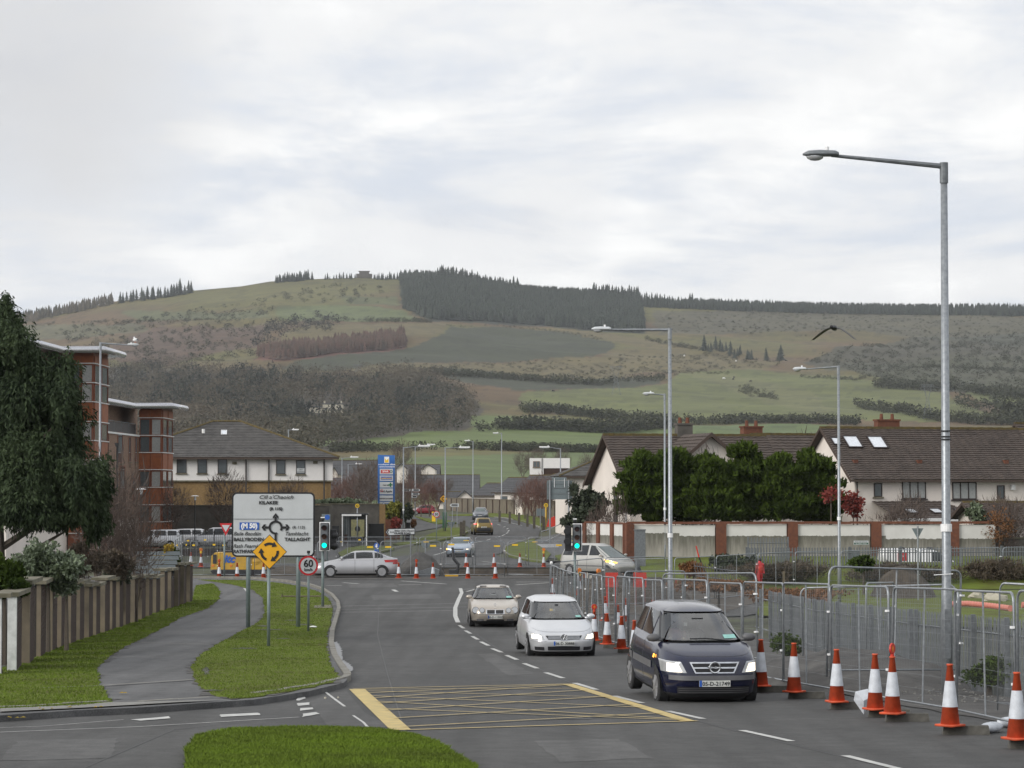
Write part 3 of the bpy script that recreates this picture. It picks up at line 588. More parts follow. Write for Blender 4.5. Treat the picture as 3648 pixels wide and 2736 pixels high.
hedge('hedgerow', 'long hedge across the foot of the hill above the right hand houses', [(2380, 1512), (2500, 1500), (2700, 1502), (2850, 1506), (3000, 1512), (3060, 1515)], (4, 9), 2.5)
hedge('hedgerow', 'hedge slanting down to the right behind the big house', [(3050, 1440), (3100, 1455), (3200, 1482), (3300, 1498), (3450, 1512), (3700, 1520)], (4, 11), 3)
hedge('hedgerow', 'dark hedge at the right edge below the gorse slope', [(3120, 1382), (3250, 1388), (3400, 1400), (3520, 1410), (3700, 1420)], (7, 12), 3)
hedge('hedgerow', 'scattered dark trees at the far right foot of the hill', [(3420, 1440), (3550, 1452), (3700, 1470), (3700, 1500), (3560, 1505)], (8, 18), 4)
mass('scrub', 'scattered dark bushes over the upper left slope', 'bushes', scatter([(150, 1180), (900, 1080), (1150, 1020), (1350, 1010), (1420, 1080), (1000, 1080), (900, 1160), (950, 1280), (350, 1290)], 420), fz, (2.5, 6), M['hedge'], sink=.4, wmul=1.5)
mass('scrub', 'dark bushes dotting the right hand slope', 'bushes', scatter([(2850, 1290), (3200, 1210), (3700, 1190), (3900, 1420), (3300, 1390)], 900), fz, (2, 5), M['hedge'], sink=.4, wmul=1.6)
mass('scrub', 'small bushes sprinkled over the wide light green field', 'bushes', scatter([(2600, 1370), (2760, 1400), (2780, 1430), (2640, 1400)], 60), fz, (2, 4), M['hedge'], sink=.3, wmul=1.3)
mass('hill_bushes', 'group of dark bushes round the ruined cottage high on the left', 'bushes', scatter([(950, 1155), (1150, 1125), (1230, 1150), (1180, 1180), (1020, 1195), (900, 1250)], 90), fz, (4, 9), M['woodd'], sink=.4, wmul=1.2)
_ws = scatter
def scatter(poly, n):
    q = _ws(poly, n); pxs_ = CX + q[:, 0] / q[:, 1] * F; pys_ = 1740 - (q[:, 2] - HC) / q[:, 1] * F; return q[~((pxs_ > 1075) & (pxs_ < 1262) & (pys_ > 1455) & (pys_ < 1528))]
mass('winter_woodland', 'wide grey brown winter wood below the hill on the left', 'woodland', scatter([(-400, 1310), (340, 1300), (600, 1315), (900, 1335), (1120, 1345), (1300, 1345), (1450, 1335), (1600, 1375), (1700, 1440), (1690, 1500), (1640, 1535), (1400, 1550), (1180, 1600), (1100, 1660), (-400, 1700)], 3800), [fuzz_arrays(110, 50 + i, size=.06) for i in range(5)], (8, 14), M['woodm'], sink=.5, wmul=.95)
mass('ivy_covered_trees', 'darker evergreen and ivy clad trees mixed through the winter wood', 'woodland', scatter([(400, 1330), (900, 1350), (1300, 1380), (1600, 1420), (1680, 1480), (1600, 1530), (1300, 1560), (1000, 1560), (600, 1500), (350, 1450)], 330), fzd, (10, 16), M['woodd'], sink=.5, wmul=.7)
0 and mass('valley_trees', 'leafless trees filling the valley floor beyond the shopping centre', 'trees', scatter([(1150, 1640), (2000, 1630), (2300, 1640), (3700, 1600), (3700, 1700), (1150, 1740)], 220), [fuzz_arrays(120, 70 + i, size=.06) for i in range(3)], (6, 9), M['woodm'], sink=.5, wmul=.9)

hedge('hedgerow', 'faint field boundary low on the left heather slope', [(60, 1262), (300, 1250), (560, 1262), (800, 1290)], (2, 4), 5)
hedge('hedgerow', 'field boundary running under the long tan strip', [(1350, 1345), (1600, 1333), (1900, 1335), (2300, 1322), (2600, 1330)], (2, 4), 5)
hedge('hedgerow', 'thin hedge edging the top of the gorse patch', [(1590, 1162), (1750, 1160), (1950, 1178), (2150, 1215)], (2, 3.5), 4)
hedge('hedgerow', 'curving line of scrub below the right hand heather', [(2850, 1345), (3050, 1360), (3150, 1330), (3350, 1310), (3648, 1330)], (2, 5), 4)
mass('scrub', 'heather and gorse clumps speckling the brown slope in the middle', 'bushes', scatter([(1300, 1310), (2500, 1260), (2850, 1300), (2400, 1340), (1400, 1345)], 500), fz, (1.2, 2.6), M['hedge'], sink=.3, wmul=1.8)
mass('scrub', 'gorse clumps under the right hand skyline', 'bushes', scatter([(2350, 1110), (3648, 1130), (3900, 1190), (2900, 1200), (2350, 1190)], 700), fz, (1.2, 2.6), M['hedge'], sink=.3, wmul=1.8)
# ============================================================ buildings
M.update(
 wallw=mat('white_render', (.72, .70, .68), .9, var=.05, sc=1.2, bump=.2, bsc=30), wallc=mat('cream_render', (.72, .66, .60), .9, var=.06, sc=.8, bump=.2, bsc=30),
 tile=mat('brown_roof_tiles', (.085, .066, .055), .9, sc=1.5, col2=(.052, .04, .034)), tileg=mat('grey_roof_tiles', (.105, .1, .095), .9, sc=1.5, col2=(.06, .057, .055)), tiled=mat('slate_roof', (.075, .075, .078), .8, sc=1, col2=(.055, .055, .058)),
 moss=mat('mossy_ridge', (.13, .095, .03), .95, sc=4, col2=(.075, .06, .03)), fascia=mat('brown_fascia', (.06, .04, .03), .7), fasciaw=mat('white_fascia', (.7, .7, .7), .6),
 glass=mat('window_glass', (.085, .10, .105), .08, spec=.6), glassc=mat('curtained_glass', (.33, .34, .33), .25, spec=.6), framed=mat('dark_window_frame', (.03, .02, .018), .6), framew=mat('white_frame', (.6, .6, .6), .6),
 rust=mat('rust_panel', (.29, .085, .022), .6, sc=2.5, col2=(.2, .055, .016)), rustd=mat('rust_frame', (.19, .052, .02), .6), brick=mat('brown_brick', (.30, .20, .135), .9, sc=9, col2=(.13, .075, .055), bump=.3), bricky=mat('yellow_brick', (.27, .175, .075), .9, sc=7, col2=(.19, .12, .05), bump=.3),
 bricko=mat('orange_brick', (.17, .062, .032), .9, sc=6, col2=(.10, .04, .026), bump=.3), silver=mat('silver_fascia', (.62, .62, .64), .25, metal=.75, var=.05), cap=mat('white_cap', (.7, .7, .68), .6),
 gwall=mat('grey_block_wall', (.125, .115, .1), .95, sc=1.3, col2=(.07, .064, .057), bump=.4), rail=mat('black_railing', (.012, .012, .012), .5), lead=mat('drainpipe', (.045, .04, .038), .6), felt=mat('shed_felt', (.085, .1, .105), .9, sc=2, col2=(.06, .072, .075)),
 sky_l=mat('rooflight_glass', (.65, .68, .72), .12, spec=.8), stone=mat('pale_stone', (.42, .39, .31), .9))
def window(parent, O, U, V, N, w, h, panes=1, fr='framed', gl='glass', sill=True, t=.05, name='window'):
    """framed window proud of the wall; O lower left corner, U right, V up, N outward"""
    O, U, V, N = map(Vector, (O, U, V, N)); b = MB(); e = .06
    def bar(a0, a1, c0, c1, d0=0, d1=t):
        p = [O + U * a + V * c + N * d for d in (d0, d1) for c in (c0, c1) for a in (a0, a1)]
        b.add(p, [(0, 2, 3, 1), (4, 5, 7, 6), (0, 1, 5, 4), (2, 6, 7, 3), (0, 4, 6, 2), (1, 3, 7, 5)])
    bar(0, w, 0, e); bar(0, w, h - e, h); bar(0, e, e, h - e); bar(w - e, w, e, h - e)
    for i in range(1, panes): bar(w * i / panes - e / 2, w * i / panes + e / 2, e, h - e)
    f = b.build(name, M[fr], parent); g = MB()
    for i in range(panes):
        a0 = w * i / panes + e / 2; a1 = w * (i + 1) / panes - e / 2
        g = MB(); q = [O + U * a + V * c + N * (t * .35) for a, c in ((a0, e), (a1, e), (a1, h - e), (a0, h - e))]; g.add(q + [x - N * .02 for x in q], [(0, 1, 2, 3), (4, 7, 6, 5)])
        g.build('pane', M[gl], f)
    if sill:
        s_ = MB(); p = [O + U * a + V * c + N * d for d in (0, .12) for c in (-.1, 0) for a in (-.08, w + .08)]
        s_.add(p, [(0, 2, 3, 1), (4, 5, 7, 6), (0, 1, 5, 4), (2, 6, 7, 3), (0, 4, 6, 2), (1, 3, 7, 5)]); s_.build('sill', M['cope'] if fr != 'framed' or gl == 'glass' else M['framed'], f)
    return f
def tiled_slope(a, b, c, d, rows_, wave=.25, th=.05, amp=.03):
    """roof slope quad a,b (eave) c,d (ridge, above b,a) as stepped tile courses; returns MB"""
    a, b, c, d = map(Vector, (a, b, c, d)); N = (b - a).cross(d - a).normalized(); mb_ = MB(); L_ = (b - a).length; n = max(2, int(L_ / wave))
    if n > 90: n = 90
    for r in range(rows_):
        t0, t1 = r / rows_, (r + 1) / rows_; p0, p1 = a.lerp(d, t0), b.lerp(c, t0); q0, q1 = a.lerp(d, t1), b.lerp(c, t1); base = len(mb_.v); vs = []
        for i in range(n + 1):
            u = i / n; w_ = (amp if i % 2 else 0) + random.uniform(0, .008); e0 = p0.lerp(p1, u); e1 = q0.lerp(q1, u)
            vs += [e0 + N * (.0 + w_), e0 + N * (th + w_), e1 + N * (.005 + w_)]
        mb_.add(vs, [f for i in range(n) for f in ((3 * i, 3 * i + 3, 3 * i + 4, 3 * i + 1), (3 * i + 1, 3 * i + 4, 3 * i + 5, 3 * i + 2))])
    return mb_
class Loc:
    """local frame: origin, rotation"""
    def __init__(s, o, rz): s.o = Vector(o); s.m = Matrix.Rotation(rz, 3, 'Z'); s.rz = rz
def gable_house(name, label, o, rz, Wd, Dp, eave, ridge, m='wallc', tm='tile', rows_=16, ov=.45, group=None, chim=(), loz=-.5):
    """o: front left corner; front faces -y local, ridge along x"""
    h = thing(name, label, 'house', o, rz, group); b = MB()
    b.add([(0, 0, loz), (Wd, 0, loz), (Wd, Dp, loz), (0, Dp, loz), (0, 0, eave), (Wd, 0, eave), (Wd, Dp, eave), (0, Dp, eave), (0, Dp / 2, ridge - .12), (Wd, Dp / 2, ridge - .12)],
          [(0, 1, 5, 4), (2, 3, 7, 6), (0, 4, 8, 7, 3), (1, 2, 6, 9, 5), (4, 5, 9, 8), (7, 8, 9, 6)])
    b.build('wall', M[m], h); k = (ridge - eave) / (Dp / 2); ez = eave - ov * k
    f = tiled_slope((-ov, -ov, ez), (Wd + ov, -ov, ez), (Wd + ov, Dp / 2, ridge), (-ov, Dp / 2, ridge), rows_)
    f.add([(-ov, Dp / 2, ridge), (Wd + ov, Dp / 2, ridge), (Wd + ov, Dp + ov, ez), (-ov, Dp + ov, ez)], [(0, 1, 2, 3)])
    rf = f.build('roof', M[tm], h, kind='stuff')
    for x in (-ov - .02, Wd + ov + .02):
        b = MB(); b.add([(x - .02, -ov, ez - .2), (x + .02, -ov, ez - .2), (x + .02, Dp / 2, ridge - .12), (x - .02, Dp / 2, ridge - .12), (x - .02, -ov, ez + .04), (x + .02, -ov, ez + .04), (x + .02, Dp / 2, ridge + .06), (x - .02, Dp / 2, ridge + .06), (x - .02, Dp + ov, ez - .2), (x + .02, Dp + ov, ez - .2), (x + .02, Dp + ov, ez + .04), (x - .02, Dp + ov, ez + .04)],
              [(0, 3, 7, 4), (1, 5, 6, 2), (4, 7, 6, 5), (0, 1, 2, 3), (3, 8, 11, 7), (2, 6, 10, 9), (7, 11, 10, 6), (0, 4, 5, 1)])
        b.build('bargeboard', M['fascia'], h)
    MB().bb(-ov, Wd + ov, -ov - .1, -ov + .02, ez - .14, ez - .005).build('gutter', M['fascia'], h)
    r = MB(); n = int(Wd + 2 * ov) * 3
    for i in range(n): x = -ov + (Wd + 2 * ov) * i / n; r.bb(x, x + (Wd + 2 * ov) / n - .015, Dp / 2 - .13, Dp / 2 + .13, ridge - .02, ridge + .12 + (i % 2) * .012)
    r.build('ridge_tiles', M['moss'], h, kind='stuff')
    for (cx, cy, cw, cz, cm) in chim:
        c = MB().bb(cx - cw / 2, cx + cw / 2, cy - .3, cy + .3, eave, cz); c.bb(cx - cw / 2 - .06, cx + cw / 2 + .06, cy - .36, cy + .36, cz, cz + .1); ch = c.build('chimney', M[cm], h)
        for q in (-.25, .25):
            if cw > .7: MB().tube([(cx + q * cw, cy, cz + .1), (cx + q * cw, cy, cz + .45)], [.13, .1], 8).build('chimney_pot', M['bricko'], ch)
    return h
def hwin(h, x, z, w, hh, **k): return window(h, (x, -.0, z), (1, 0, 0), (0, 0, 1), (0, -1, 0), w, hh, **k)
# --- big house on the right
D0 = 163; s0 = F / D0; gx = X(3045, D0); gb = .3
h = gable_house('house', 'cream house with three roof lights in its long brown tiled roof', (gx, D0, 0), R(17), 12.8, 8.4, Zp(1702, D0) + .2, Zp(1526, D0 + 4.5), rows_=24, chim=((4.4, 4.8, 1.5, Zp(1497, 167), 'bricko'),))
def hx(px): return (X(px, D0 + 2) - gx) / math.cos(R(17)) * 1.0
def hxx(px):      # local x along the front for an image column
    c, s_ = math.cos(R(17)), math.sin(R(17)); k = (px - CX) / F; return (k * D0 - gx) / (c - k * s_)
def hzz(py, lx): return Zp(py, D0 + lx * math.sin(R(17)))
for a, b_, t_, bt, pn, gl in ((3112, 3141, 1721, 1770, 1, 'glass'), (3212, 3297, 1713, 1777, 3, 'glassc'), (3391, 3477, 1717, 1779, 3, 'glassc'), (3550, 3577, 1729, 1779, 1, 'glass')):
    lx = hxx(a); hwin(h, lx, hzz(bt, lx), hxx(b_) - lx, hzz(t_, lx) - hzz(bt, lx), panes=pn, gl=gl)
eave, ridge, Dp = Zp(1702, D0) + .2, Zp(1526, D0 + 4.5), 8.4; kk = (ridge - eave) / (Dp / 2); NN = Vector((0, -kk, 1)).normalized(); UU = Vector((0, 1, kk)).normalized()
for a, b_, y0, y1 in ((3035, 3052, 1567, 1595), (3090, 3138, 1561, 1605), (3178, 3228, 1562, 1607)):
    lx = hxx((a + b_) / 2) - (hxx(b_) - hxx(a)) * .75 + 0.0; yy = 4.2 * (1702 - y1) / 176; L_ = (y1 - y0) / 176 * Dp / 2 / UU.y
    window(h, Vector((lx, yy, eave + kk * yy)) + NN * .06, (1, 0, 0), UU, NN, (hxx(b_) - hxx(a)) * .8 + .3, L_ * 1.02, fr='framed', gl='sky_l', sill=False, t=.09, name='roof_light')
for px_ in (3071, 3300, 3610): lx = hxx(px_); MB().bb(lx - .15, lx + .15, .9, 1.2, eave + kk * .9 + .05, eave + kk * 1.0 + .22).build('roof_vent', M['bricko'], h)
MB().cyl((hxx(3050), -.12, -.3), (hxx(3050), -.12, eave - .2), .05, 6).build('drainpipe', M['lead'], h)
MB().bb(hxx(3597), hxx(3611), -.2, 0, hzz(1740, 9) - .1, hzz(1727, 9)).build('alarm_box', M['cap'], h)
# lean-to extension
x0, x1 = hxx(3120), hxx(3395); e = MB().bb(x0, x1, -3.4, -.01, -.4, 3.0); ex = e.build('extension', M['wallc'], h)
e = tiled_slope((x0 - .3, -3.7, 3.15), (x1 + .3, -3.7, 3.15), (x1 - .9, 0, 4.15), (x0 - .3, 0, 4.15), 9); e.add([(x1 + .3, -3.7, 3.15), (x1 + .3, 0, 3.15), (x1 - .9, 0, 4.15)], [(0, 1, 2)]); e.build('extension_roof', M['tile'], ex, kind='stuff')
MB().bb(x0 - .3, x1 + .3, -3.82, -3.7, 2.98, 3.17).build('gutter', M['fasciaw'], ex)
for i in range(3): lx = x0 + .8 + i * 1.7; window(h, (lx, -2.9, 3.15 + .22 + .08), (1, 0, 0), Vector((0, 1, .27)).normalized(), Vector((0, -.27, 1)).normalized(), .75, 1.0, fr='framed', gl='sky_l', sill=False, name='roof_light')
for i in range(3): window(h, (x0 + .6 + i * 1.4, -3.4, 1.9), (1, 0, 0), (0, 0, 1), (0, -1, 0), .9, .85, name='window')
# satellite dish
# --- house at far right edge, gable end on
h = gable_house('house', 'cream gable end cut off by the right edge of the picture', (X(3742, 186), 186, 0), R(20), 9, 8, Zp(1690, 186) + .3, Zp(1510, 190), chim=())
h = gable_house('house', 'brown tiled roof just behind the big house at the right edge', (X(3480, 182), 182, 0), R(12), 9, 8, 6.2, Zp(1530, 186), rows_=14)
# --- middle house behind the cypresses
D1 = 155; h = gable_house('house', 'cream house with brown tiled roof behind the left end of the cypress row', (X(2243, D1), D1, 0), R(13), 9.3, 8.6, Zp(1712, D1), Zp(1551, D1 + 4), rows_=20, chim=((4.6, 4.4, .95, Zp(1512, 159), 'gwall'),))
MB().cyl((-.3, -.3, -.2), (-.3, -.3, Zp(1712, D1) - .3), .05, 6).build('drainpipe', M['fasciaw'], h)
window(h, (-.02, 3.3, 2.7), (0, -1, 0), (0, 0, 1), (-1, 0, 0), .7, 2.3, sill=False)
# the front gable of the same house
c = h; ez_, rz_ = Zp(1650, D1), Zp(1546, D1 - 1); b = MB(); gw = 2.0; gxc = 4.35; b.add([(gxc - gw, -1.6, -.5), (gxc + gw, -1.6, -.5), (gxc + gw, -1.6, ez_), (gxc, -1.6, rz_ - .1), (gxc - gw, -1.6, ez_), (gxc - gw, 2, -.5), (gxc + gw, 2, -.5), (gxc + gw, 2, ez_), (gxc, 2, rz_ - .1), (gxc - gw, 2, ez_)], [(0, 1, 2, 3, 4), (0, 4, 9, 5), (1, 6, 7, 2)]); b.build('front_gable', M['wallc'], h)
for sg in (-1, 1):
    f = tiled_slope(*(((gxc + sg * 2.35, 3.6, ez_ - .3), (gxc + sg * 2.35, -2, ez_ - .3), (gxc, -2, rz_ + .05), (gxc, 3.6, rz_ + .05)) if sg < 0 else ((gxc + sg * 2.35, -2, ez_ - .3), (gxc + sg * 2.35, 3.6, ez_ - .3), (gxc, 3.6, rz_ + .05), (gxc, -2, rz_ + .05))), 10); f.build('gable_roof', M['tile'], h, kind='stuff')
b = MB().prism([(gxc - 2.4, ez_ - .5), (gxc - 2.4, ez_ - .25), (gxc, rz_ + .1), (gxc + 2.4, ez_ - .25), (gxc + 2.4, ez_ - .5), (gxc, rz_ - .15)], (0, -2.03, 0), (1, 0, 0), (0, 0, 1), .05); b.build('gable_board', M['fascia'], h)
h = gable_house('house', 'cream gable and brown roof showing above the middle cypresses', (X(2800, 166), 166, 0), R(20), 11, 8.4, Zp(1700, 166), Zp(1549, 170), rows_=16, chim=((-.2, 4.6, 1.3, Zp(1544, 171) + .35, 'bricko'),))
h = gable_house('house', 'brown roof between two cream gables behind the cypresses', (X(2560, 182), 182, 0), R(15), 10, 8, Zp(1690, 182), Zp(1566, 186), rows_=14)
h = gable_house('house', 'low brown roofed outbuilding in front of the big house at the right', (X(3500, 148), 148, 0), R(6), 5, 5, Zp(1845, 148), Zp(1792, 150), rows_=9)
MB().bb(.6, 3.6, -.25, -.05, -.2, 2.2).build('timber_screen', M['brickd'], h)
# --- hip roofed house, left of the middle house
def hip(name, label, o, rz, Wd, Dp, eave, ridge, inset_=None, m='wallc', tm='tileg', rows_=14, ov=.5, low=None, cat='house'):
    h = thing(name, label, cat, o, rz); b = MB(); z0 = low if low is not None else -.5
    b.bb(0, Wd, 0, Dp, z0, eave).build('wall', M[m], h); i = inset_ or Dp / 2
    A_, B_, C_, D_ = (-ov, -ov, eave), (Wd + ov, -ov, eave), (Wd + ov, Dp + ov, eave), (-ov, Dp + ov, eave); E_, F_ = (i, Dp / 2, ridge), (Wd - i, Dp / 2, ridge)
    f = tiled_slope(A_, B_, F_, E_, rows_, amp=.02); g = tiled_slope(D_, A_, E_, Vector(E_) + Vector((0, .001, 0)), rows_, amp=.02); f.add(g.v, g.f); f.add([B_, C_, F_], [(0, 1, 2)]); f.add([C_, D_, E_, F_], [(0, 1, 2, 3)])
    f.build('roof', M[tm], h, kind='stuff')
    r = MB()
    for p, q in ((A_, E_), (B_, F_), (E_, F_)):
        p, q = Vector(p), Vector(q); n = int((q - p).length / .4)
        for k_ in range(n): r.tube([p.lerp(q, k_ / n) + Vector((0, 0, .06)), p.lerp(q, (k_ + .95) / n) + Vector((0, 0, .06))], .11, 5)
    r.build('ridge_tiles', M['moss'], h, kind='stuff')
    MB().bb(-ov, Wd + ov, -ov - .08, -ov + .08, eave - .18, eave - .01).build('gutter', M['fascia'], h)
    return h
h = hip('house', 'cream house with hipped grey tiled roof behind the back of the big sign', (X(2012, 246), 246, .5), R(4), 12, 10, Zp(1696, 246) - .5, Zp(1613, 251) - .5); hwin(h, .5 + 2.3, Zp(1735, 246) - .5, 1.4, 1.2, fr='framew')
# --- white building with yellow brick ground floor
Dw = 238; wx = X(420, Dw); rz = R(5.5); e0 = Zp(1629, Dw)
wb = hip('building', 'white upper floor over yellow brick with a big hipped grey roof', (wx, Dw, 0), rz, (X(1184, Dw + 1.4) - wx) / math.cos(rz), 12.5, e0, Zp(1503, Dw + 7), 8.3, 'wallw', 'tileg', 22, .55, Zp(1713, Dw), cat='building')
def wxx(px): c, s_ = math.cos(rz), math.sin(rz); k = (px - CX) / F; return (k * Dw - wx) / (c - k * s_)
def wzz(py, lx): return Zp(py, Dw + lx * math.sin(rz))
Wl = wxx(1184); MB().bb(-.02, Wl - .12, .12, 12.4, -.2, Zp(1716, Dw)).build('brick_storey', M['bricky'], wb); MB().bb(-.1, Wl + .05, -.08, 12, Zp(1716, Dw), Zp(1711, Dw)).build('string_course', M['cope'], wb)
for a, b_ in ((630, 665), (704, 738), (776, 810), (984, 1017), (1055, 1088)):
    lx = wxx(a); bt = 1686 + (a - 630) * .009; tp = 1634 + (a - 630) * .013; hwin(wb, lx, wzz(bt, lx), wxx(b_) - lx, wzz(tp, lx) - wzz(bt, lx))
for px_ in (877, 958, 1155): lx = wxx(px_); MB().tube([(lx, -.5, e0 - .1), (lx, -.12, e0 - .45), (lx, -.12, 1.0)], .07, 6).build('drainpipe', M['lead'], wb)
def rooft(h, lx, t, w, l, m): 
    ev, rg = e0, Zp(1503, Dw + 7); dy = 6.25 + .55; k = (rg - ev) / dy; n = Vector((0, -k, 1)).normalized(); u = Vector((0, 1, k)).normalized()
    return window(h, Vector((lx, -.55 + dy * t, ev + k * dy * t)) + n * .05, (1, 0, 0), u, n, w, l, fr='framew', gl=m, sill=False, name='roof_light')
rooft(wb, wxx(785), .62, .55, .95, 'sky_l')
MB().cyl((wxx(722), 3.6, Zp(1540, 243) - .1), (wxx(722), 3.6, Zp(1529, 243)), .14, 8).build('roof_vent', M['cap'], wb)
for px_, py_ in ((836, 1644), (1124, 1642)): lx = wxx(px_); MB().bb(lx - .2, lx + .2, -.12, 0, wzz(py_, lx) - .25, wzz(py_, lx)).build('wall_vent', M['cope'], wb)
def text(parent, body, loc, size, m, rot=(math.pi / 2, 0, 0), align='LEFT', name='lettering', shear=0, sx=1, bold=.0, ext=.002):
    cu_ = bpy.data.curves.new('t', 'FONT'); cu_.body = body; cu_.size = size; cu_.align_x = align; cu_.shear = shear; cu_.offset = bold; cu_.extrude = ext; cu_.resolution_u = 3
    to = bpy.data.objects.new('t', cu_); C.objects.link(to); bpy.context.view_layer.update()
    me = bpy.data.meshes.new_from_object(to.evaluated_get(bpy.context.evaluated_depsgraph_get())); bpy.data.objects.remove(to); bpy.data.curves.remove(cu_)
    me.materials.clear(); me.materials.append(M[m]); o = put(me, name, parent, loc); o.rotation_euler = rot; o.scale = (sx, 1, 1); return o
lx = wxx(1057); MB().bb(lx, lx + .78, -.035, -.024, wzz(1686, lx) + .05, wzz(1686, lx) + .45).build('window_poster', M['signw'], wb)
text(wb, 'DRY', (lx + .39, -.04, wzz(1686, lx) + .27), .17, 'black', align='CENTER'); text(wb, 'CLEANING', (lx + .39, -.04, wzz(1686, lx) + .09), .15, 'black', align='CENTER')
# --- apartment blocks
def apartment(name, label, xc, yc, Wt, dt, rows_, ztop, wingL, seedw, fas):
    """tower with its front right corner at xc,yc; rows_: list of (z0,z1,'p'/'w'), wing runs back along +x wall to wingL metres nearer the camera"""
    h = thing(name, label, 'apartment block', (xc, yc, 0), R(-1.47)); x0 = -Wt
    zb = min(r[0] for r in rows_); MB().bb(x0 + .06, -.06, .06, dt - .05, 0, ztop - .3).build('tower_core', M['rustd'], h)
    for z0, z1, k in rows_:
        for (a, b_) in ((x0 + .0, x0 + Wt * .45), (x0 + Wt * .5, x0 + Wt * .93)):
            if k == 'p': MB().bb(a, b_ + .06, -.03, .055, z0 + .03, z1 - .03).build('panel', M['rust'], h)
            else: window(h, (a + .05, .05, z0), (1, 0, 0), (0, 0, 1), (0, -1, 0), b_ - a, z1 - z0, fr='rustd', gl='glassc' if (a > x0 + .1) else 'glass', sill=False, t=.08)
        for (a, b_) in ((.3, dt * .46), (dt * .52, dt - .3)):
            if k == 'p': MB().bb(-.055, .03, a, b_, z0 + .03, z1 - .03).build('panel', M['rust'], h)
            else: window(h, (-.05, a, z0), (0, 1, 0), (0, 0, 1), (1, 0, 0), b_ - a, z1 - z0, fr='rustd', gl='glass', sill=False, t=.08)
        MB().bb(x0 - .02, .05, -.08, .05, z0 - .03, z0 + .03).build('white_trim', M['cap'], h); MB().bb(-.05, .08, 0, dt, z0 - .03, z0 + .03).build('white_trim', M['cap'], h)
    # wing wall, set back penthouse, parapet
    pz = fas['par']; MB().bb(x0 - 9, x0 + .0, -wingL, dt + 3, 2.6, pz).build('brick_wall', M['brick'], h); MB().bb(x0 - 9, x0 - .03, -wingL + .03, dt + 3, -.3, 2.6).build('rendered_ground_floor', M['wallc'], h)
    MB().bb(x0 - 9, x0 + .08, -wingL - .1, -.1, pz, pz + .14).build('parapet_coping', M['cap'], h)
    MB().bb(x0 - 9, x0 - 1.6, -wingL + .1, dt + 3, pz + .01, ztop - .3).build('set_back_storey', M['brick'], h); MB().bb(x0 - 1.6, x0 - 1.5, -wingL * .75, -wingL * .3, pz + .1, ztop - .4).build('panel', M['rust'], h)
    window(h, (x0 - 1.5, -wingL * .62, pz + .3), (0, 1, 0), (0, 0, 1), (1, 0, 0), wingL * .16, 2.1, panes=3, fr='framew', sill=False)
    b = MB().bb(x0 - .25, x0 - .21, -wingL, -.3, pz + 1.0, pz + 1.05)
    b.build('balcony_rail', M['galvd'], h); MB().bb(x0 - .24, x0 - .22, -wingL, -.3, pz + .2, pz + .95).build('balcony_glass', M['lead'], h)
    for i in range(7): MB().bb(x0 - .26, x0 - .2, -wingL + .2 + i * (wingL - .6) / 6, -wingL + .25 + i * (wingL - .6) / 6, pz + .14, pz + 1.0).build('baluster', M['galvd'], h)
    for fy, fz, fw, fh in seedw: window(h, (x0 + .0, -fy, fz), (0, 1, 0), (0, 0, 1), (1, 0, 0), fw, fh, fr='rustd', gl='glass')
    # bull-nosed silver eaves
    zt = ztop; pts = [(x0 - 10, -wingL - .5), (x0 - .3, -wingL - .5), (x0 - .3, -1.1), (.9, -1.1), (.9, dt + 1), (x0 - 10, dt + 3)]
    MB().prism(pts, (0, 0, zt - .32), (1, 0, 0), (0, 1, 0), .16).build('roof_slab', M['silver'], h)
    e = MB(); e.tube([(p[0], p[1], zt - .16) for p in pts[1:5]], .24, 12); e.tube([(p[0], p[1], zt - .16) for p in pts[:2]], .24, 12); e.build('eaves', M['silver'], h, smooth=True)
    MB().prism([(p[0] * 1, p[1]) for p in pts], (0, 0, zt - .15), (1, 0, 0), (0, 1, 0), .12).build('roof', M['signback'], h)
    MB().bb(x0 - 3.5, x0 - 1.5, -wingL + 3, -wingL + 6, zt, zt + .9).build('roof_plant_box', M['galv'], h)
    return h
def zr(D, *ys): return [(Zp(b_, D), Zp(a, D), k) for a, b_, k in ys]
DA, DBk = 190, 215
apartment('apartment_block', 'taller brown brick apartment block with rust panelled stair tower, behind the dark tree', X(332, DA), DA, 1.86, 6, zr(DA, (1266, 1294, 'p'), (1298, 1363, 'w'), (1366, 1431, 'w'), (1433, 1501, 'p'), (1504, 1569, 'w'), (1571, 1638, 'p'), (1641, 1706, 'w'), (1709, 1776, 'p'), (1779, 1846, 'w'), (1849, 1900, 'p')), Zp(1240, DA), 20, [(3.5, Zp(1498, 186), .8, 1.4), (6, Zp(1498, 184), 1.0, 1.4)], dict(par=Zp(1362, DA)))
apartment('apartment_block', 'lower apartment block with silver eaves and rust panelled stair tower next to the white building', X(577, DBk), DBk, 1.88, 5.8, zr(DBk, (1460, 1488, 'p'), (1492, 1551, 'w'), (1554, 1612, 'w'), (1614, 1673, 'p'), (1677, 1736, 'w'), (1738, 1798, 'p'), (1801, 1859, 'w'), (1861, 1905, 'p')), Zp(1440, DBk), 20.5, [(15.5, Zp(1664, 200), 1.6, 2.6), (10, Zp(1650, 205), 2.2, 2.4), (5, Zp(1645, 210), 1.0, 2.0), (2, Zp(1645, 213), 1.0, 2.0), (15.5, Zp(1770, 200), 1.6, 2.4), (9, Zp(1770, 205), 2.4, 2.4), (3, Zp(1790, 212), 1.2, 2.0)], dict(par=Zp(1556, DBk)))
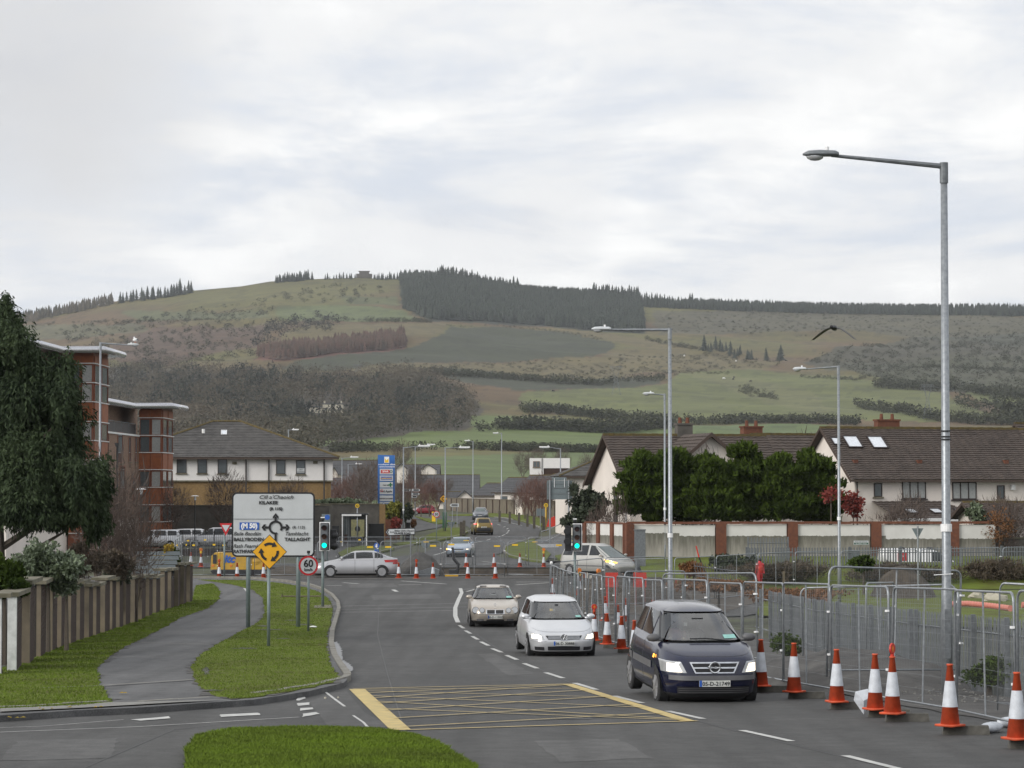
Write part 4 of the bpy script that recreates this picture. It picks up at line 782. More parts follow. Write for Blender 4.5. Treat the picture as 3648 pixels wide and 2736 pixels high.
# --- boundary walls
def blockwall(name, label, a, b, z0, z1, m, pier=None, pm='bricko', every=4, cap='cope', t=.25, capz=.08):
    a, b = Vector(a), Vector(b); d = b - a; L_ = d.length; w = thing(name, label, 'wall', (a.x, a.y, 0), math.atan2(d.y, d.x))
    MB().bb(0, L_, 0, t, z0, z1).build('wall_face', M[m], w)
    MB().bb(-.05, L_ + .05, -.06, t + .06, z1, z1 + capz).build('coping', M[cap], w)
    if pier:
        n = max(1, round(L_ / every)); me = MB().bb(-pier / 2, pier / 2, -.1, t + .1, z0, z1 - .002).mesh('pier', M[pm])
        for i in range(n + 1): put(me, 'pier', w, (L_ * i / n, 0, 0))
    return w
# stained white wall with brick piers on the right
stain = mat('stained_render', (.66, .65, .62), .95, sc=1, col2=(.56, .55, .52), bump=.25); t = stain.node_tree; bs = t.nodes['Principled BSDF']; tcn = nd(t, 'ShaderNodeTexCoord'); sp_ = nd(t, 'ShaderNodeSeparateXYZ'); t.links.new(tcn.outputs['Object'], sp_.inputs[0])
mp = nd(t, 'ShaderNodeMapping'); mp.inputs['Scale'].default_value = (3.2, 1, .35); t.links.new(tcn.outputs['Object'], mp.inputs[0])
stz = mth(t, 'ADD', sp_.outputs['Z'], mth(t, 'MULTIPLY', mth(t, 'SUBTRACT', noise(t, tcn.outputs['Object'], 6, 4, .7), .5), .22))
lvl = mth(t, 'SUBTRACT', 2.42, mth(t, 'MULTIPLY', mth(t, 'FLOOR', mth(t, 'MULTIPLY', sp_.outputs['X'], .09)), .16)); edge = mth(t, 'GREATER_THAN', lvl, stz)
fd = mth(t, 'MULTIPLY', mth(t, 'SUBTRACT', lvl, sp_.outputs['Z']), .75, clamp=True); streak = mix(t, ramp(t, mth(t, 'ADD', mth(t, 'MULTIPLY', noise(t, mp.outputs[0], 2.2, 6, .7), .7), mth(t, 'MULTIPLY', fd, .42)), [(.38, (0, 0, 0)), (.72, (1, 1, 1))]), (.14, .135, .11), (.36, .34, .30))
old = bs.inputs['Base Color'].links[0].from_socket; t.links.new(mix(t, edge, old, streak), bs.inputs['Base Color']); M['stain'] = stain
wr = thing('garden_wall', 'long stained white garden wall with orange brick piers in front of the cream houses', 'wall', (X(2420, 142), 142, 0), R(4)); xw = lambda px: (X(px, 142.6) - X(2420, 142)) / math.cos(R(4))
pxs = [2564, 2820, 3120, 3400]; segs = [2420 - 187] + pxs + [3552]
for a, b_ in zip(segs, segs[1:]): MB().bb(xw(a) + .3, xw(b_) - .3 if b_ != 3552 else xw(b_), 0, .22, -.2, 3.0).build('rendered_panel', M['stain'], wr)
for p_ in segs[:-1]: MB().bb(xw(p_) - .34 + .1, xw(p_) + .30, -.12, .3, -.2, 3.08).build('brick_pier', M['bricko'], wr)
n = int((xw(3552) - xw(2233)) / .5)
cm_ = MB().bb(0, .49, -.1, .32, 3.06, 3.18).mesh('coping_brick', M['bricko'])
for i in range(n): put(cm_, 'coping_brick', wr, (xw(2233) + .5 * i, 0, random.uniform(-.01, .01)))
sg = thing('street_name_sign', 'small white and green street name plate fixed on the stained wall', 'sign', (X(3077, 141), 142.2, Zp(1935, 141)), R(4))
MB().bb(-.4, .4, -.03, 0, -.11, .11).build('plate', M['signw'], sg); MB().bb(-.38, .38, -.035, -.031, -.09, .0).build('green_band', mat('sign_green', (.01, .08, .05), .5), sg)
text(sg, 'Bóthar Chill na Manach', (0, -.036, .03), .07, 'black', align='CENTER'); text(sg, 'KILLININNY ROAD', (0, -.04, -.075), .07, 'letw', align='CENTER')
h2 = blockwall('garden_wall', 'lower plain grey wall continuing to the right edge beside the timber screen', (X(3552, 143.5), 143.5), (X(3800, 150), 146), -.2, Zp(1921, 143), 'gwall')
blockwall('garden_wall', 'stained wall with brick piers left of the first cypress', (X(2088, 146), 147.5), (X(2232, 142), 141.6), -.2, 3.05, 'stain', .4, 'bricko', 2.2, 'bricko')
blockwall('retaining_wall', 'dark grey block wall in front of the yellow brick building', (X(560, 224), 224), (X(1180, 226), 226), -.2, Zp(1802, 225), 'gwall', .35, 'gwall', 6)
blockwall('retaining_wall', 'dark grey block wall ending in a brick pier behind the bus shelter', (X(1130, 228), 228), (X(1362, 229), 229), -.2, Zp(1797, 228), 'gwall', .5, 'bricky', 8)
blockwall('brick_wall', 'low red brick wall below black railings at left', (X(410, 196), 196), (X(850, 200), 200), -.3, Zp(1958, 197), 'brickd', .5, 'brickd', 9)
blockwall('brick_wall', 'red brick wall half hidden under the yellow green hedge', (X(1366, 236), 236), (X(1425, 236), 236), 0, Zp(1842, 236), 'bricko')
rw_ = blockwall('estate_wall', 'long beige wall with brick piers beyond the bend, behind the wooden posts', (X(1590, 455), 455), (X(1860, 365), 365), .6, 3.3, 'rend', .45, 'brickd', 7.5, 'rend', .3)
blockwall('estate_wall', 'beige wall with brown piers continuing behind the big sign back', (X(1860, 365), 365), (X(2010, 300), 300), .6, 3.4, 'rend', .45, 'brickd', 6, 'rend', .3)
# railings
def railing(name, label, a, b, z0, z1, m='rail', sp=.14, r=.012, post=2.4, solid=False):
    a, b = Vector(a), Vector(b); d = b - a; L_ = d.length; w = thing(name, label, 'railing', (a.x, a.y, 0), math.atan2(d.y, d.x)); zz0, zz1 = z0, z1
    MB().bb(0, L_, -.02, .02, z0 + .1, z0 + .14).build('rail', M[m], w); MB().bb(0, L_, -.02, .02, z1 - .14, z1 - .1).build('rail', M[m], w)
    bm_ = MB().cyl((0, 0, z0), (0, 0, z1), r, 4).mesh('bar', M[m]); n = int(L_ / sp)
    for i in range(min(n, 290)): put(bm_, 'bar', w, (i * sp, 0, 0))
    pm = MB().bb(-.03, .03, -.03, .03, z0 - .3, z1 + .04).mesh('post', M[m])
    for i in range(int(L_ / post) + 1): put(pm, 'post', w, (i * post, 0, 0))
    return w
railing('railing', 'black metal railing in front of the parked cars at left', (X(300, 195), 195.8), (X(880, 200), 199.8), Zp(1958, 197) + .1, Zp(1893, 197))
gr_ = thing('guard_rail', 'light grey pedestrian guard rail curving beside the footpath', 'railing', (0, 0, 0)); pts_ = [G(1928, 1938), G(1945, 1933), G(1968, 1922), G(1990, 1911), G(2010, 1900)]
hs_ = [1855, 1846, 1835, 1824, 1814]; tops = [P(p[0], hs_[i], q.y).z for i, (p, q) in enumerate(zip([(1928, 0), (1945, 0), (1968, 0), (1990, 0), (2010, 0)], pts_))]
for i, (a, b_) in enumerate(zip(pts_, pts_[1:])):
    MB().tube([(a.x, a.y, a.z + 1.05), (b_.x, b_.y, b_.z + 1.05)], .045, 5).build('top_rail', M['galv'], gr_); MB().tube([(a.x, a.y, a.z + .15), (b_.x, b_.y, b_.z + .15)], .03, 4).build('bottom_rail', M['galv'], gr_)
    n = int((b_ - a).length / .14)
    for k in range(n): q = a.lerp(b_, k / n); put(MB().bb(-.015, .015, -.02, .02, .15, 1.04).mesh('bar', M['galv']) if (i, k) == (0, 0) else bmesh0, 'bar', gr_, q); bmesh0 = gr_.children[-1].data if (i, k) == (0, 0) else bmesh0
# palisade fences
def palisade(name, label, pts, H, sp=.155, cat='fence', lean=0, m='galvd'):
    w = thing(name, label, cat); pw = .075
    pm = MB().add([(-pw / 2, 0, 0), (pw / 2, 0, 0), (pw / 2, 0, H - .06), (0, 0, H), (-pw / 2, 0, H - .06), (-pw / 2, .012, 0), (pw / 2, .012, 0), (pw / 2, .012, H - .06), (0, .012, H), (-pw / 2, .012, H - .06)], [(0, 1, 2, 3, 4), (9, 8, 7, 6, 5), (0, 4, 9, 5), (1, 6, 7, 2), (2, 7, 8, 3), (3, 8, 9, 4)]).mesh('pale', M[m]); post = MB().bb(-.045, .045, .02, .1, -.3, H + .02).mesh('post', M[m]); cnt = 0
    for a, b_ in zip(pts, pts[1:]):
        a, b_ = Vector(a), Vector(b_); d = b_ - a; L_ = d.length; ang = math.atan2(d.y, d.x); n = int(L_ / sp)
        for zr_ in (.25, H - .3):
            MB().tube([a + Vector((0, 0, zr_)), b_ + Vector((0, 0, zr_))], .022, 4).build('rail', M[m], w)
        for i in range(n):
            if cnt < 295: q = a.lerp(b_, i / n); o = put(pm, 'pale', w, q, ang); o.rotation_euler = (random.gauss(0, .004), random.gauss(0, .005), ang); cnt += 1
        for i in range(max(1, int(L_ / 2.75)) + 1): put(post, 'post', w, a.lerp(b_, min(1, i * 2.75 / L_)), ang)
    return w
def gv(x, y, dz=0): return (x, y, gz(y) + dz)
palisade('palisade_fence', 'grey steel palisade fence between the dug soil and the green lawn, near the camera', [gv(9.6, 38, -.1), gv(8.9, 47.8, -.1), gv(8.5, 56.6, -.1), gv(8.2, 72, -.1), gv(8.0, 88)], 1.5)
palisade('palisade_fence', 'far steel palisade fence in front of the white van', [(X(2660, 136), 136, .0), (X(3648, 140), 139, .0), (X(3800, 140), 140, 0)], 1.95, .15)
palisade('palisade_fence', 'short taller stretch of palisade fence behind the bare hedge', [(X(2668, 139), 139.5, .1), (X(2810, 139), 139.5, .1)], 2.3, .15)
bk = thing('fallen_palisade', 'loose palisade fence panel lying tilted on the rusty hedge', 'fence panel', (X(2545, 100), 100, Zp(2068, 100)), R(8)); bk.scale = (.72, .72, .72); bk.rotation_euler = (R(-52), R(7), R(8))
for i in range(15): MB().bb(i * .15 - 1, i * .15 - .96, 0, .012, 0, 1.3).build('pale', M['lead'], bk)
MB().bb(-1, 1.3, .012, .04, .2, .25).build('rail', M['galvd'], bk); MB().bb(-1, 1.3, .012, .04, 1.0, 1.05).build('rail', M['galvd'], bk)
# grey shed roofs behind the left wall
sh = thing('shed', 'garden shed with grey felt roof behind the wall by the golden conifer', 'shed', (X(388, 108), 108, 0)); s1, s2 = X(388, 108), X(600, 108)
MB().bb(0, s2 - s1, .2, 3.2, -.2, Zp(2060, 108)).build('wall', M['brickd'], sh)
f = MB(); n = 6
for i in range(n): t0, t1 = i / n, (i + 1) / n; za, zb2 = Zp(2062, 108), Zp(1966, 110); f.add([(-.2, 3.0 * t0, za + (zb2 - za) * t0 + .02), (s2 - s1 + .2, 3.0 * t0, za + (zb2 - za) * t0 + .02), (s2 - s1 + .1, 3.0 * t1, za + (zb2 - za) * t1), (-.1, 3.0 * t1, za + (zb2 - za) * t1)], [(0, 1, 2, 3)])
f.build('roof', M['felt'], sh)
MB().prism([(1.15, 0), (2.3, 0), (1.2, .75)], (0, -1.2, Zp(2095, 107)), (1, 0, 0), (0, 0, 1), .1).build('gable_end', M['felt'], sh)
# far buildings in the valley
def lowb(label, px0, px1, D, ye, yr, rz=0, dp=9, m='wallc', tm='tiled', wins=0, base=None, chim=0):
    x = X(px0, D); h = gable_house('bungalow', label, (x, D, 0), rz, (X(px1, D) - x) / math.cos(rz), dp, Zp(ye, D), Zp(yr, D + dp / 2), m, tm, 8, .4)
    for i in range(wins): hwin(h, 1 + i * 2.6, Zp(ye, D) - 1.9, 1.1, 1.2, sill=False, gl='glass')
    return h
lowb('grey slate roofed shops behind the bare reddish trees', 1300, 1700, 560, 1790, 1692, dp=24, wins=5)
lowb('wide low grey roof left of the blue totem sign', 1160, 1380, 520, 1780, 1640, dp=24, wins=0)
lowb('grey roofed buildings further back above the shops', 1370, 1560, 640, 1700, 1655, dp=14)
def gable_front(label, pl, pr_, ye, ya, D, dp=12, m='wallc', tm='tiled', base=1.0, name='bungalow'):
    x0, x1 = X(pl, D), X(pr_, D); h = thing(name, label, 'house', ((x0 + x1) / 2, D, 0)); w = (x1 - x0) / 2; e, r = Zp(ye, D), Zp(ya, D)
    MB().add([(-w, 0, base), (w, 0, base), (w, 0, e), (0, 0, r), (-w, 0, e), (-w, dp, base), (w, dp, base), (w, dp, e), (0, dp, r), (-w, dp, e)], [(0, 1, 2, 3, 4), (5, 9, 8, 7, 6), (0, 4, 9, 5), (1, 6, 7, 2)]).build('wall', M[m], h); o = .35; k = (r - e) / w
    f = MB().add([(-w - o, -o, e - o * k), (0, -o, r + .05), (0, dp + o, r + .05), (-w - o, dp + o, e - o * k), (w + o, -o, e - o * k), (w + o, dp + o, e - o * k), (-w - o, -o, e - o * k - .3), (0, -o, r - .25), (w + o, -o, e - o * k - .3)], [(0, 1, 2, 3), (1, 4, 5, 2), (0, 6, 7, 1), (1, 7, 8, 4)]); f.build('roof', M[tm], h)
    return h
gable_front('small white gabled house above the grey roofs left of the middle lamps', 1500, 1550, 1668, 1652, 600, base=6); gable_front('white gable in the grey roof beside the white building', 1178, 1202, 1681, 1662, 500, base=7)
gable_front('white gable peeping out behind the blue totem sign', 1414, 1446, 1664, 1650, 560, base=6)
gable_front('cream gabled cottage with slate roof beyond the yellow bend sign', 1630, 1682, 1768, 1746, 465, base=1, dp=10)
h = lowb('slate roofed wing of the cream cottage with white windows', 1562, 1632, 468, 1783, 1752, dp=8, wins=2)
for i, (a, b_, D, ye, yr) in enumerate(((1688, 1765, 430, 1763, 1722), (1762, 1830, 400, 1751, 1702), (1835, 1925, 365, 1752, 1694), (1915, 1985, 340, 1760, 1690))):
    lowb(['slate roofed bungalow nearest the cream cottage', 'bungalow with long dark roof and white fascia behind the beige wall', 'bungalow with two bright roof lights behind the reddish trees', 'dark roofed bungalow half hidden by the big sign back'][i], a, b_, D, ye, yr, R(-24), 12, wins=3)
h = thing('building', 'flat roofed white modern building far behind the street lamps', 'building', (X(1888, 430), 430, 0)); w_ = X(2030, 430) - X(1888, 430)
MB().bb(0, w_, 0, 9, Zp(1668, 430), Zp(1632, 430)).build('upper_storey', M['wallw'], h); MB().bb(0, 2.2, -.05, 6, 3, Zp(1668, 430)).build('white_wing', M['wallw'], h); MB().bb(.1, w_ - .2, .15, 9, 2, Zp(1668, 430)).build('brick_storey', M['brickd'], h); window(h, (.5, -.06, Zp(1665, 430)), (1, 0, 0), (0, 0, 1), (0, -1, 0), 1.1, 1.0, panes=2, fr='brick')
MB().bb(1.9, 2.0, -.12, -.0, 3, Zp(1632, 430)).build('drainpipe', M['lead'], h)
# things on the hill
def hill_block(name, label, cat, px, py, parts, m='stone'):
    p = hz(px, py); h = thing(name, label, cat, p); s_ = p.y / F
    for nm, x0, x1, d0, d1, z0, z1, mm in parts: MB().bb(x0 * s_, x1 * s_, d0, d1, z0 * s_, z1 * s_).build(nm, M[mm], h)
    return h
h = hill_block('stone_lodge', 'ruined stone lodge standing on the hill top among conifers', 'ruin', 1297, 988, [('wall', -28, 28, 0, 8, -3, 16, 'gwall'), ('centre_block', -17, 17, -.6, 7, -3, 24, 'gwall'), ('parapet', -20, 20, -.8, 8, 24, 26, 'gwall')])
h = hill_block('mansion', 'pale stone mansion with a thin spire in the winter wood', 'mansion', 1165, 1460, [('left_wing', -85, -18, 0, 14, -12, 20, 'stone'), ('main_block', -18, 55, 2, 16, -12, 30, 'stone'), ('roof', -18, 55, 2, 16, 30.1, 35, 'tiled'), ('roof', -86, -18, -.5, 14, 20.1, 25, 'tiled'), ('chimney', -14, -9, 5, 7, 35, 44, 'stone'), ('chimney', 46, 51, 5, 7, 35, 44, 'stone')])
s_ = h.location.y / F; h['label'] = 'pale stone mansion with a thin spire in the winter wood'
MB().tube([(45 * s_, 10, 30 * s_), (45 * s_, 10, 52 * s_), (45 * s_, 10, 84 * s_)], [5 * s_, 4 * s_, .3 * s_], 6).build('spire', M['gwall'], h)
for i in range(5): MB().bb((-80 + i * 13) * s_, (-76 + i * 13) * s_, -.15, .05, 4 * s_, 11 * s_).build('window', M['glass'], h)
for i in range(4): MB().bb((-10 + i * 16) * s_, (-5 + i * 16) * s_, 1.85, 2.05, 10 * s_, 18 * s_).build('window', M['glass'], h)
def pylon(px, pb, pt, label, w=16):
    p = hz(px, pb); s_ = p.y / F; H = (pb - pt) * s_; w *= s_; r = .10; h = thing('pylon', label, 'pylon', p); b = MB()
    def leg(z): return w * (1 - z / H * .95) if z < H * .62 else w * .22
    lv = [0, .2, .38, .52, .62, .8, 1.0]
    for i, (a, c_) in enumerate(zip(lv, lv[1:])):
        za, zc = a * H, c_ * H; la = [w * (1 - a * 1.35), w * .28 + (a - .62) * w * 1.6][a >= .62]; lc = [w * (1 - c_ * 1.35), w * .28 + (c_ - .62) * w * 1.6][c_ >= .61]
        for sx, sy in ((1, 1), (1, -1), (-1, 1), (-1, -1)): b.tube([(sx * la, sy * la * .4, za), (sx * lc, sy * lc * .4, zc)], r, 3)
        b.tube([(-la, -la * .4, za), (lc, -lc * .4, zc)], r * .7, 3); b.tube([(la, -la * .4, za), (-lc, -lc * .4, zc)], r * .7, 3)
    b.build('lattice', M['galvd'], h); b = MB(); b.tube([(-w * 1.5, 0, H), (w * 1.5, 0, H)], r, 3); b.tube([(-w * 1.3, 0, H * .96), (w * 1.3, 0, H * .96)], r, 3); b.tube([(-w * 1.5, 0, H), (-w * 1.1, 0, H * 1.02), (w * 1.1, 0, H * 1.02), (w * 1.5, 0, H)], r, 3)
    for q in (-1.3, 0, 1.3): b.tube([(q * w, 0, H), (q * w, 0, H * .93)], r, 3)
    b.build('crossarm', M['galvd'], h)
pylon(2195, 1412, 1312, 'lattice pylon standing in the middle of the light green field'); pylon(3305, 1500, 1378, 'faint lattice pylon right of the tall near lamp pole, above the roof'); pylon(1277, 1320, 1295, 'tops of a pylon above the winter wood', 14)
for i, (px_, py_, cc_) in enumerate(((2578, 1350, 'letw'), (2615, 1345, 'dark'), (2612, 1353, 'dark'), (2675, 1360, 'dark'), (2438, 1268, 'letw'), (2622, 1296, 'letw'), (1970, 1403, 'dark'))):
    p = hz(px_, py_); h = thing('grazing_cow', ['white cow highest of the animals in the wide green field', 'dark cow grazing beside the white one on the hill', 'dark cow just below its neighbour on the hill field', 'dark cow standing alone to the right on the hill field', 'pale cow near the dark hedge under the conifer clump', 'pale cow on the brown track below the conifer clump', 'dark cow left of the pylon'][i], 'cow', p, i, 'cattle grazing on the hill')
    b = MB().sphere((0, 0, 1.0), .55, 8, 6, (1.8, .8, .9)); b.sphere((1.1, 0, .8), .28, 6, 5, (1.3, .8, 1)); b.build('body', M[cc_], h, smooth=True)
    for sx in (-.7, .7):
        for sy in (-.25, .25): MB().cyl((sx, sy, 0), (sx, sy, .8), .09, 5).build('leg', M[cc_], h)
# ============================================================ vehicles
def paintm(name, c, metal=.35, rough=.28, c2=None): return mat(name, c, rough, var=.04, sc=2, metal=metal, coat=.45, spec=.5, col2=c2)
M.update(p_navy=paintm('navy_paint', (.005, .007, .028), .05, .2), p_silver=paintm('silver_paint', (.58, .59, .61), .4), p_champ=paintm('champagne_paint', (.46, .41, .35), .5), p_sil2=paintm('grey_silver_paint', (.46, .46, .475), .5),
 p_blue=paintm('ice_blue_paint', (.36, .43, .52), .45), p_gold=paintm('gold_paint', (.20, .14, .035), .4), p_grey=paintm('slate_paint', (.10, .11, .125), .4), p_red=paintm('red_paint', (.22, .015, .025), .2), p_white=paintm('white_paint', (.7, .7, .7), 0), p_cream=paintm('pale_gold_paint', (.46, .45, .42), .4), p_yel=mat('machine_yellow', (.62, .36, .02), .5, sc=2, col2=(.4, .24, .03)),
 cglass=mat('car_glass', (.085, .11, .105), .06, var=.3, sc=1.2, spec=.7), cglassd=mat('dark_car_glass', (.012, .014, .016), .05, spec=.6), chrome=mat('chrome', (.65, .66, .68), .2, metal=.9), lens=mat('headlight_lens', (.45, .46, .47), .1, metal=.3, spec=.8),  # car glass: pale mottled base colour stands in for gradient reflections
 hot=mat('lit_headlight', (.9, .85, .75), .2, emit=(1, .86, .66), es=.9), hotc=mat('headlight_core', (1, 1, 1), .2, emit=(1, .93, .8), es=3.5), tail=mat('tail_lamp', (.45, .02, .02), .2), tailhot=mat('lit_tail_lamp', (.8, .05, .05), .2, emit=(1, .12, .1), es=1.6), indic=mat('lit_indicator', (.9, .35, .02), .2, emit=(1, .4, .05), es=3),
 plate=mat('number_plate', (.62, .63, .6), .5), under=mat('bumper_black', (.02, .02, .021), .6), gtrim=mat('grey_trim', (.10, .10, .105), .55), hub=mat('wheel_alloy', (.38, .38, .39), .35, metal=.6), seatm=mat('sticker_green', (.25, .5, .45), .5))
M['skin'] = mat('skin', (.42, .26, .19), .6, var=.05)
ms = bpy.data.materials.new('windscreen_glass'); ms.use_nodes = True; t = ms.node_tree; t.nodes.clear(); o_ = nd(t, 'ShaderNodeOutputMaterial'); mx = nd(t, 'ShaderNodeMixShader'); tr_ = nd(t, 'ShaderNodeBsdfTransparent'); tr_.inputs[0].default_value = (.62, .70, .67, 1); gl_ = nd(t, 'ShaderNodeBsdfGlossy'); gl_.inputs['Roughness'].default_value = .04; fr_ = nd(t, 'ShaderNodeFresnel'); fr_.inputs[0].default_value = 1.5
nz_ = noise(t, nd(t, 'ShaderNodeTexCoord').outputs['Object'], 1.6, 3, .5); t.links.new(mth(t, 'ADD', mth(t, 'MULTIPLY', fr_.outputs[0], 1.1), mth(t, 'MULTIPLY', nz_, .30), clamp=True), mx.inputs[0]); t.links.new(tr_.outputs[0], mx.inputs[1]); t.links.new(gl_.outputs[0], mx.inputs[2]); t.links.new(mx.outputs[0], o_.inputs[0]); M['screen'] = ms
class Car:
    N = 72
    def __init__(s, name, label, loc, heading, Lp, paint, R_=.31, wb=(1.25, -1.3), track=.74, cabin=0):
        """Lp: list of loops (xf, xr, hw, n, [(x,z)...]); heading = direction angle of the bonnet"""
        s.t = thing(name, label, 'car', loc, heading); s.L = Lp; s.paint = paint; mb = MB(); N = s.N
        for l in Lp:
            for k in range(N): mb.v.append(s.pt(l, 2 * math.pi * k / N))
        for j in range(len(Lp) - 1):
            for k in range(N):
                a_ = 2 * math.pi * (k + .5) / N
                if cabin and j == 6 and abs(math.copysign(abs(math.sin(a_)) ** (2 / Lp[6][3]), 1)) < .93: continue
                mb.f.append((j * N + k, j * N + (k + 1) % N, (j + 1) * N + (k + 1) % N, (j + 1) * N + k)); mb.m.append(0 if j > 0 else 1)
        top = len(mb.v); xs_ = (Lp[-1][0] + Lp[-1][1]) / 2; mb.v.append((xs_, 0, s.zz(Lp[-1], xs_) + .015)); b0 = (len(Lp) - 1) * N
        for k in range(N): mb.f.append((b0 + k, b0 + (k + 1) % N, top)); mb.m.append(0)
        mb.f.append(tuple(range(N))[::-1]); mb.m.append(1)
        s.body = mb.build('body', [M[paint], M['under']], s.t, smooth=True)
        if cabin: s.inside()
        for x in wb:
            for sd_ in (1, -1): s.wheel(x, sd_, R_, track)
    def inside(s):
        a, b = s.L[6], s.L[7]; x1, x0, w, zb_, zt = a[0], a[1], a[2] - .05, s.zz(a, 0), s.zz(b, 0); c = s.t
        MB().bb(x0 + .1, x1 - .25, -w + .04, w - .04, zb_ - .5, zb_ - .1).build('cabin_floor', M['dark'], c); li = MB()
        for sg in (1, -1): li.add([(x0 + .2, sg * (w - .02), zb_ - .1), (x1 - .3, sg * (w - .02), zb_ - .1), (b[0] - .1, sg * (b[2] - .03), zt - .03), (b[1] + .1, sg * (b[2] - .03), zt - .03)], [(0, 1, 2, 3)])
        li.add([(b[1] + .1, -b[2] + .03, zt - .03), (b[0] - .05, -b[2] + .03, zt - .03), (b[0] - .05, b[2] - .03, zt - .03), (b[1] + .1, b[2] - .03, zt - .03)], [(0, 1, 2, 3)]); li.build('cabin_lining', M['gtrim'], c)
        MB().bb(x1 - .5, x1 - .12, -w + .1, w - .1, zb_ - .12, zb_ - .01).build('dashboard', M['dark'], c)
        for y in (-.36, .36):
            for x in (.05, -.85): s_ = MB().box((x - .1, y, zb_ + .0), (.14, .46, .5)); s_.box((x - .12, y, zb_ + .34), (.1, .24, .2)); s_.build('seat', M['gtrim'], c)
        MB().tube([(.5, .17 * math.cos(k * .524), zb_ + .03 + .15 * math.sin(k * .524)) for k in range(13)], .012, 5).build('steering_wheel', M['dark'], c)
        MB().bb(x1 - .72, x1 - .69, -.1, .1, zt - .17, zt - .11).build('rear_view_mirror', M['dark'], c)
    def driver(s, label, m):
        from mathutils import Euler
        a, b = s.L[6], s.L[7]; zb_ = s.zz(a, 0); zs = min(0, s.zz(b, 0) - zb_ - .56); d = thing('person', label, 'person', (0, 0, 0), 0, 'drivers of the queueing cars'); e = Euler(s.t.rotation_euler); d.rotation_euler = e; d.location = Vector(s.t.location) + e.to_matrix() @ Vector((.12, -.36, zs)); q = MB()
        q.sphere((0, 0, zb_ + .02), .2, 12, 8, (.75, 1.15, 1.3)); q.mi = 1; q.tube([(.02, 0, zb_ + .2), (.03, 0, zb_ + .32)], .055, 8); q.sphere((.04, 0, zb_ + .37), .1, 12, 8, (.95, .8, 1.2)); q.sphere((.14, 0, zb_ + .36), .02, 6, 4)
        for sg in (1, -1): q.mi = 0; q.tube([(0, sg * .2, zb_ + .15), (.2, sg * .24, zb_ - .02), (.42, sg * .12, zb_ + .06)], [.055, .05, .035], 6); q.mi = 1; q.sphere((.45, sg * .12, zb_ + .07), .045, 6, 5)
        q.build('body', [M[m], M['skin']], d, smooth=True); MB().sphere((.015, 0, zb_ + .42), .105, 10, 8, (.95, .85, 1)).build('hair', M['dark'], d, smooth=True)
    def zz(s, l, x):
        z = l[4]
        if x <= z[0][0]: return z[0][1]
        for (a, za), (b, zb) in zip(z, z[1:]):
            if x <= b: return za + (zb - za) * (x - a) / (b - a)
        return z[-1][1]
    def pt(s, l, a):
        xf, xr, hw, n = l[:4]; c, si = math.cos(a), math.sin(a); cx, rx = (xf + xr) / 2, (xf - xr) / 2
        x = cx + rx * math.copysign(abs(c) ** (2 / n), c); y = hw * math.copysign(abs(si) ** (2 / n), si); return Vector((x, y, s.zz(l, x)))
    def fr(s, lv, yf, end=1):
        """point on the front (end=1) or rear (-1) at level lv (float) and y fraction"""
        i = min(int(lv), len(s.L) - 2); f = lv - i; q = []
        for l in (s.L[i], s.L[i + 1]):
            xf, xr, hw, n = l[:4]; cx, rx = (xf + xr) / 2, (xf - xr) / 2; x = cx + end * rx * max(0, 1 - abs(yf) ** n) ** (1 / n); q.append(Vector((x, yf * hw, s.zz(l, x))))
        return q[0].lerp(q[1], f)
    def sdp(s, lv, x, sg):
        i = min(int(lv), len(s.L) - 2); f = lv - i; q = []
        A_, B_ = s.L[i], s.L[i + 1]; cm = (A_[0] + A_[1]) / 2 * (1 - f) + (B_[0] + B_[1]) / 2 * f; rm = (A_[0] - A_[1]) / 2 * (1 - f) + (B_[0] - B_[1]) / 2 * f; u_ = min(max((x - cm) / rm, -.995), .995)
        for l in (A_, B_):
            xf, xr, hw, n = l[:4]; cx, rx = (xf + xr) / 2, (xf - xr) / 2; xx = cx + rx * u_; y = hw * max(0, 1 - abs(u_) ** n) ** (1 / n); q.append(Vector((xx, sg * y, s.zz(l, xx))))
        return q[0].lerp(q[1], f)
    def patch(s, name, m, fn, poly, parent=None, off=.008, n=8, **k):
        """poly: 4 corners in (u,v) param space mapped through fn, lifted off the body"""
        (a, b, c, d) = poly; vs = []
        for j in range(n + 1):
            for i in range(n + 1):
                u, v = i / n, j / n; p = [(a[q] * (1 - u) + b[q] * u) * (1 - v) + (d[q] * (1 - u) + c[q] * u) * v for q in (0, 1)]; vs.append(fn(*p))
        nr_ = (vs[n] - vs[0]).cross(vs[(n + 1) * n] - vs[0]).normalized(); cen = sum(vs, Vector()) / len(vs)
        if nr_.dot(cen - Vector((0, 0, .6))) < 0: nr_ = -nr_
        mb = MB(); mb.add([v + nr_ * off for v in vs], [(j * (n + 1) + i, j * (n + 1) + i + 1, (j + 1) * (n + 1) + i + 1, (j + 1) * (n + 1) + i) for j in range(n) for i in range(n)])
        return mb.build(name, M[m], parent or s.t, smooth=True, **k)
    def F(s, name, m, y0, y1, l0, l1, y2=None, y3=None, end=1, **k):
        return s.patch(name, m, lambda y, l: s.fr(l, y, end), ((y0, l0), (y1, l0), (y1 if y2 is None else y2, l1), (y0 if y3 is None else y3, l1)), **k)
    def Sd(s, name, m, x0, x1, l0, l1, sg, x2=None, x3=None, **k):
        return s.patch(name, m, lambda x, l: s.sdp(l, x, sg), ((x0, l0), (x1, l0), (x1 if x2 is None else x2, l1), (x0 if x3 is None else x3, l1)), **k)
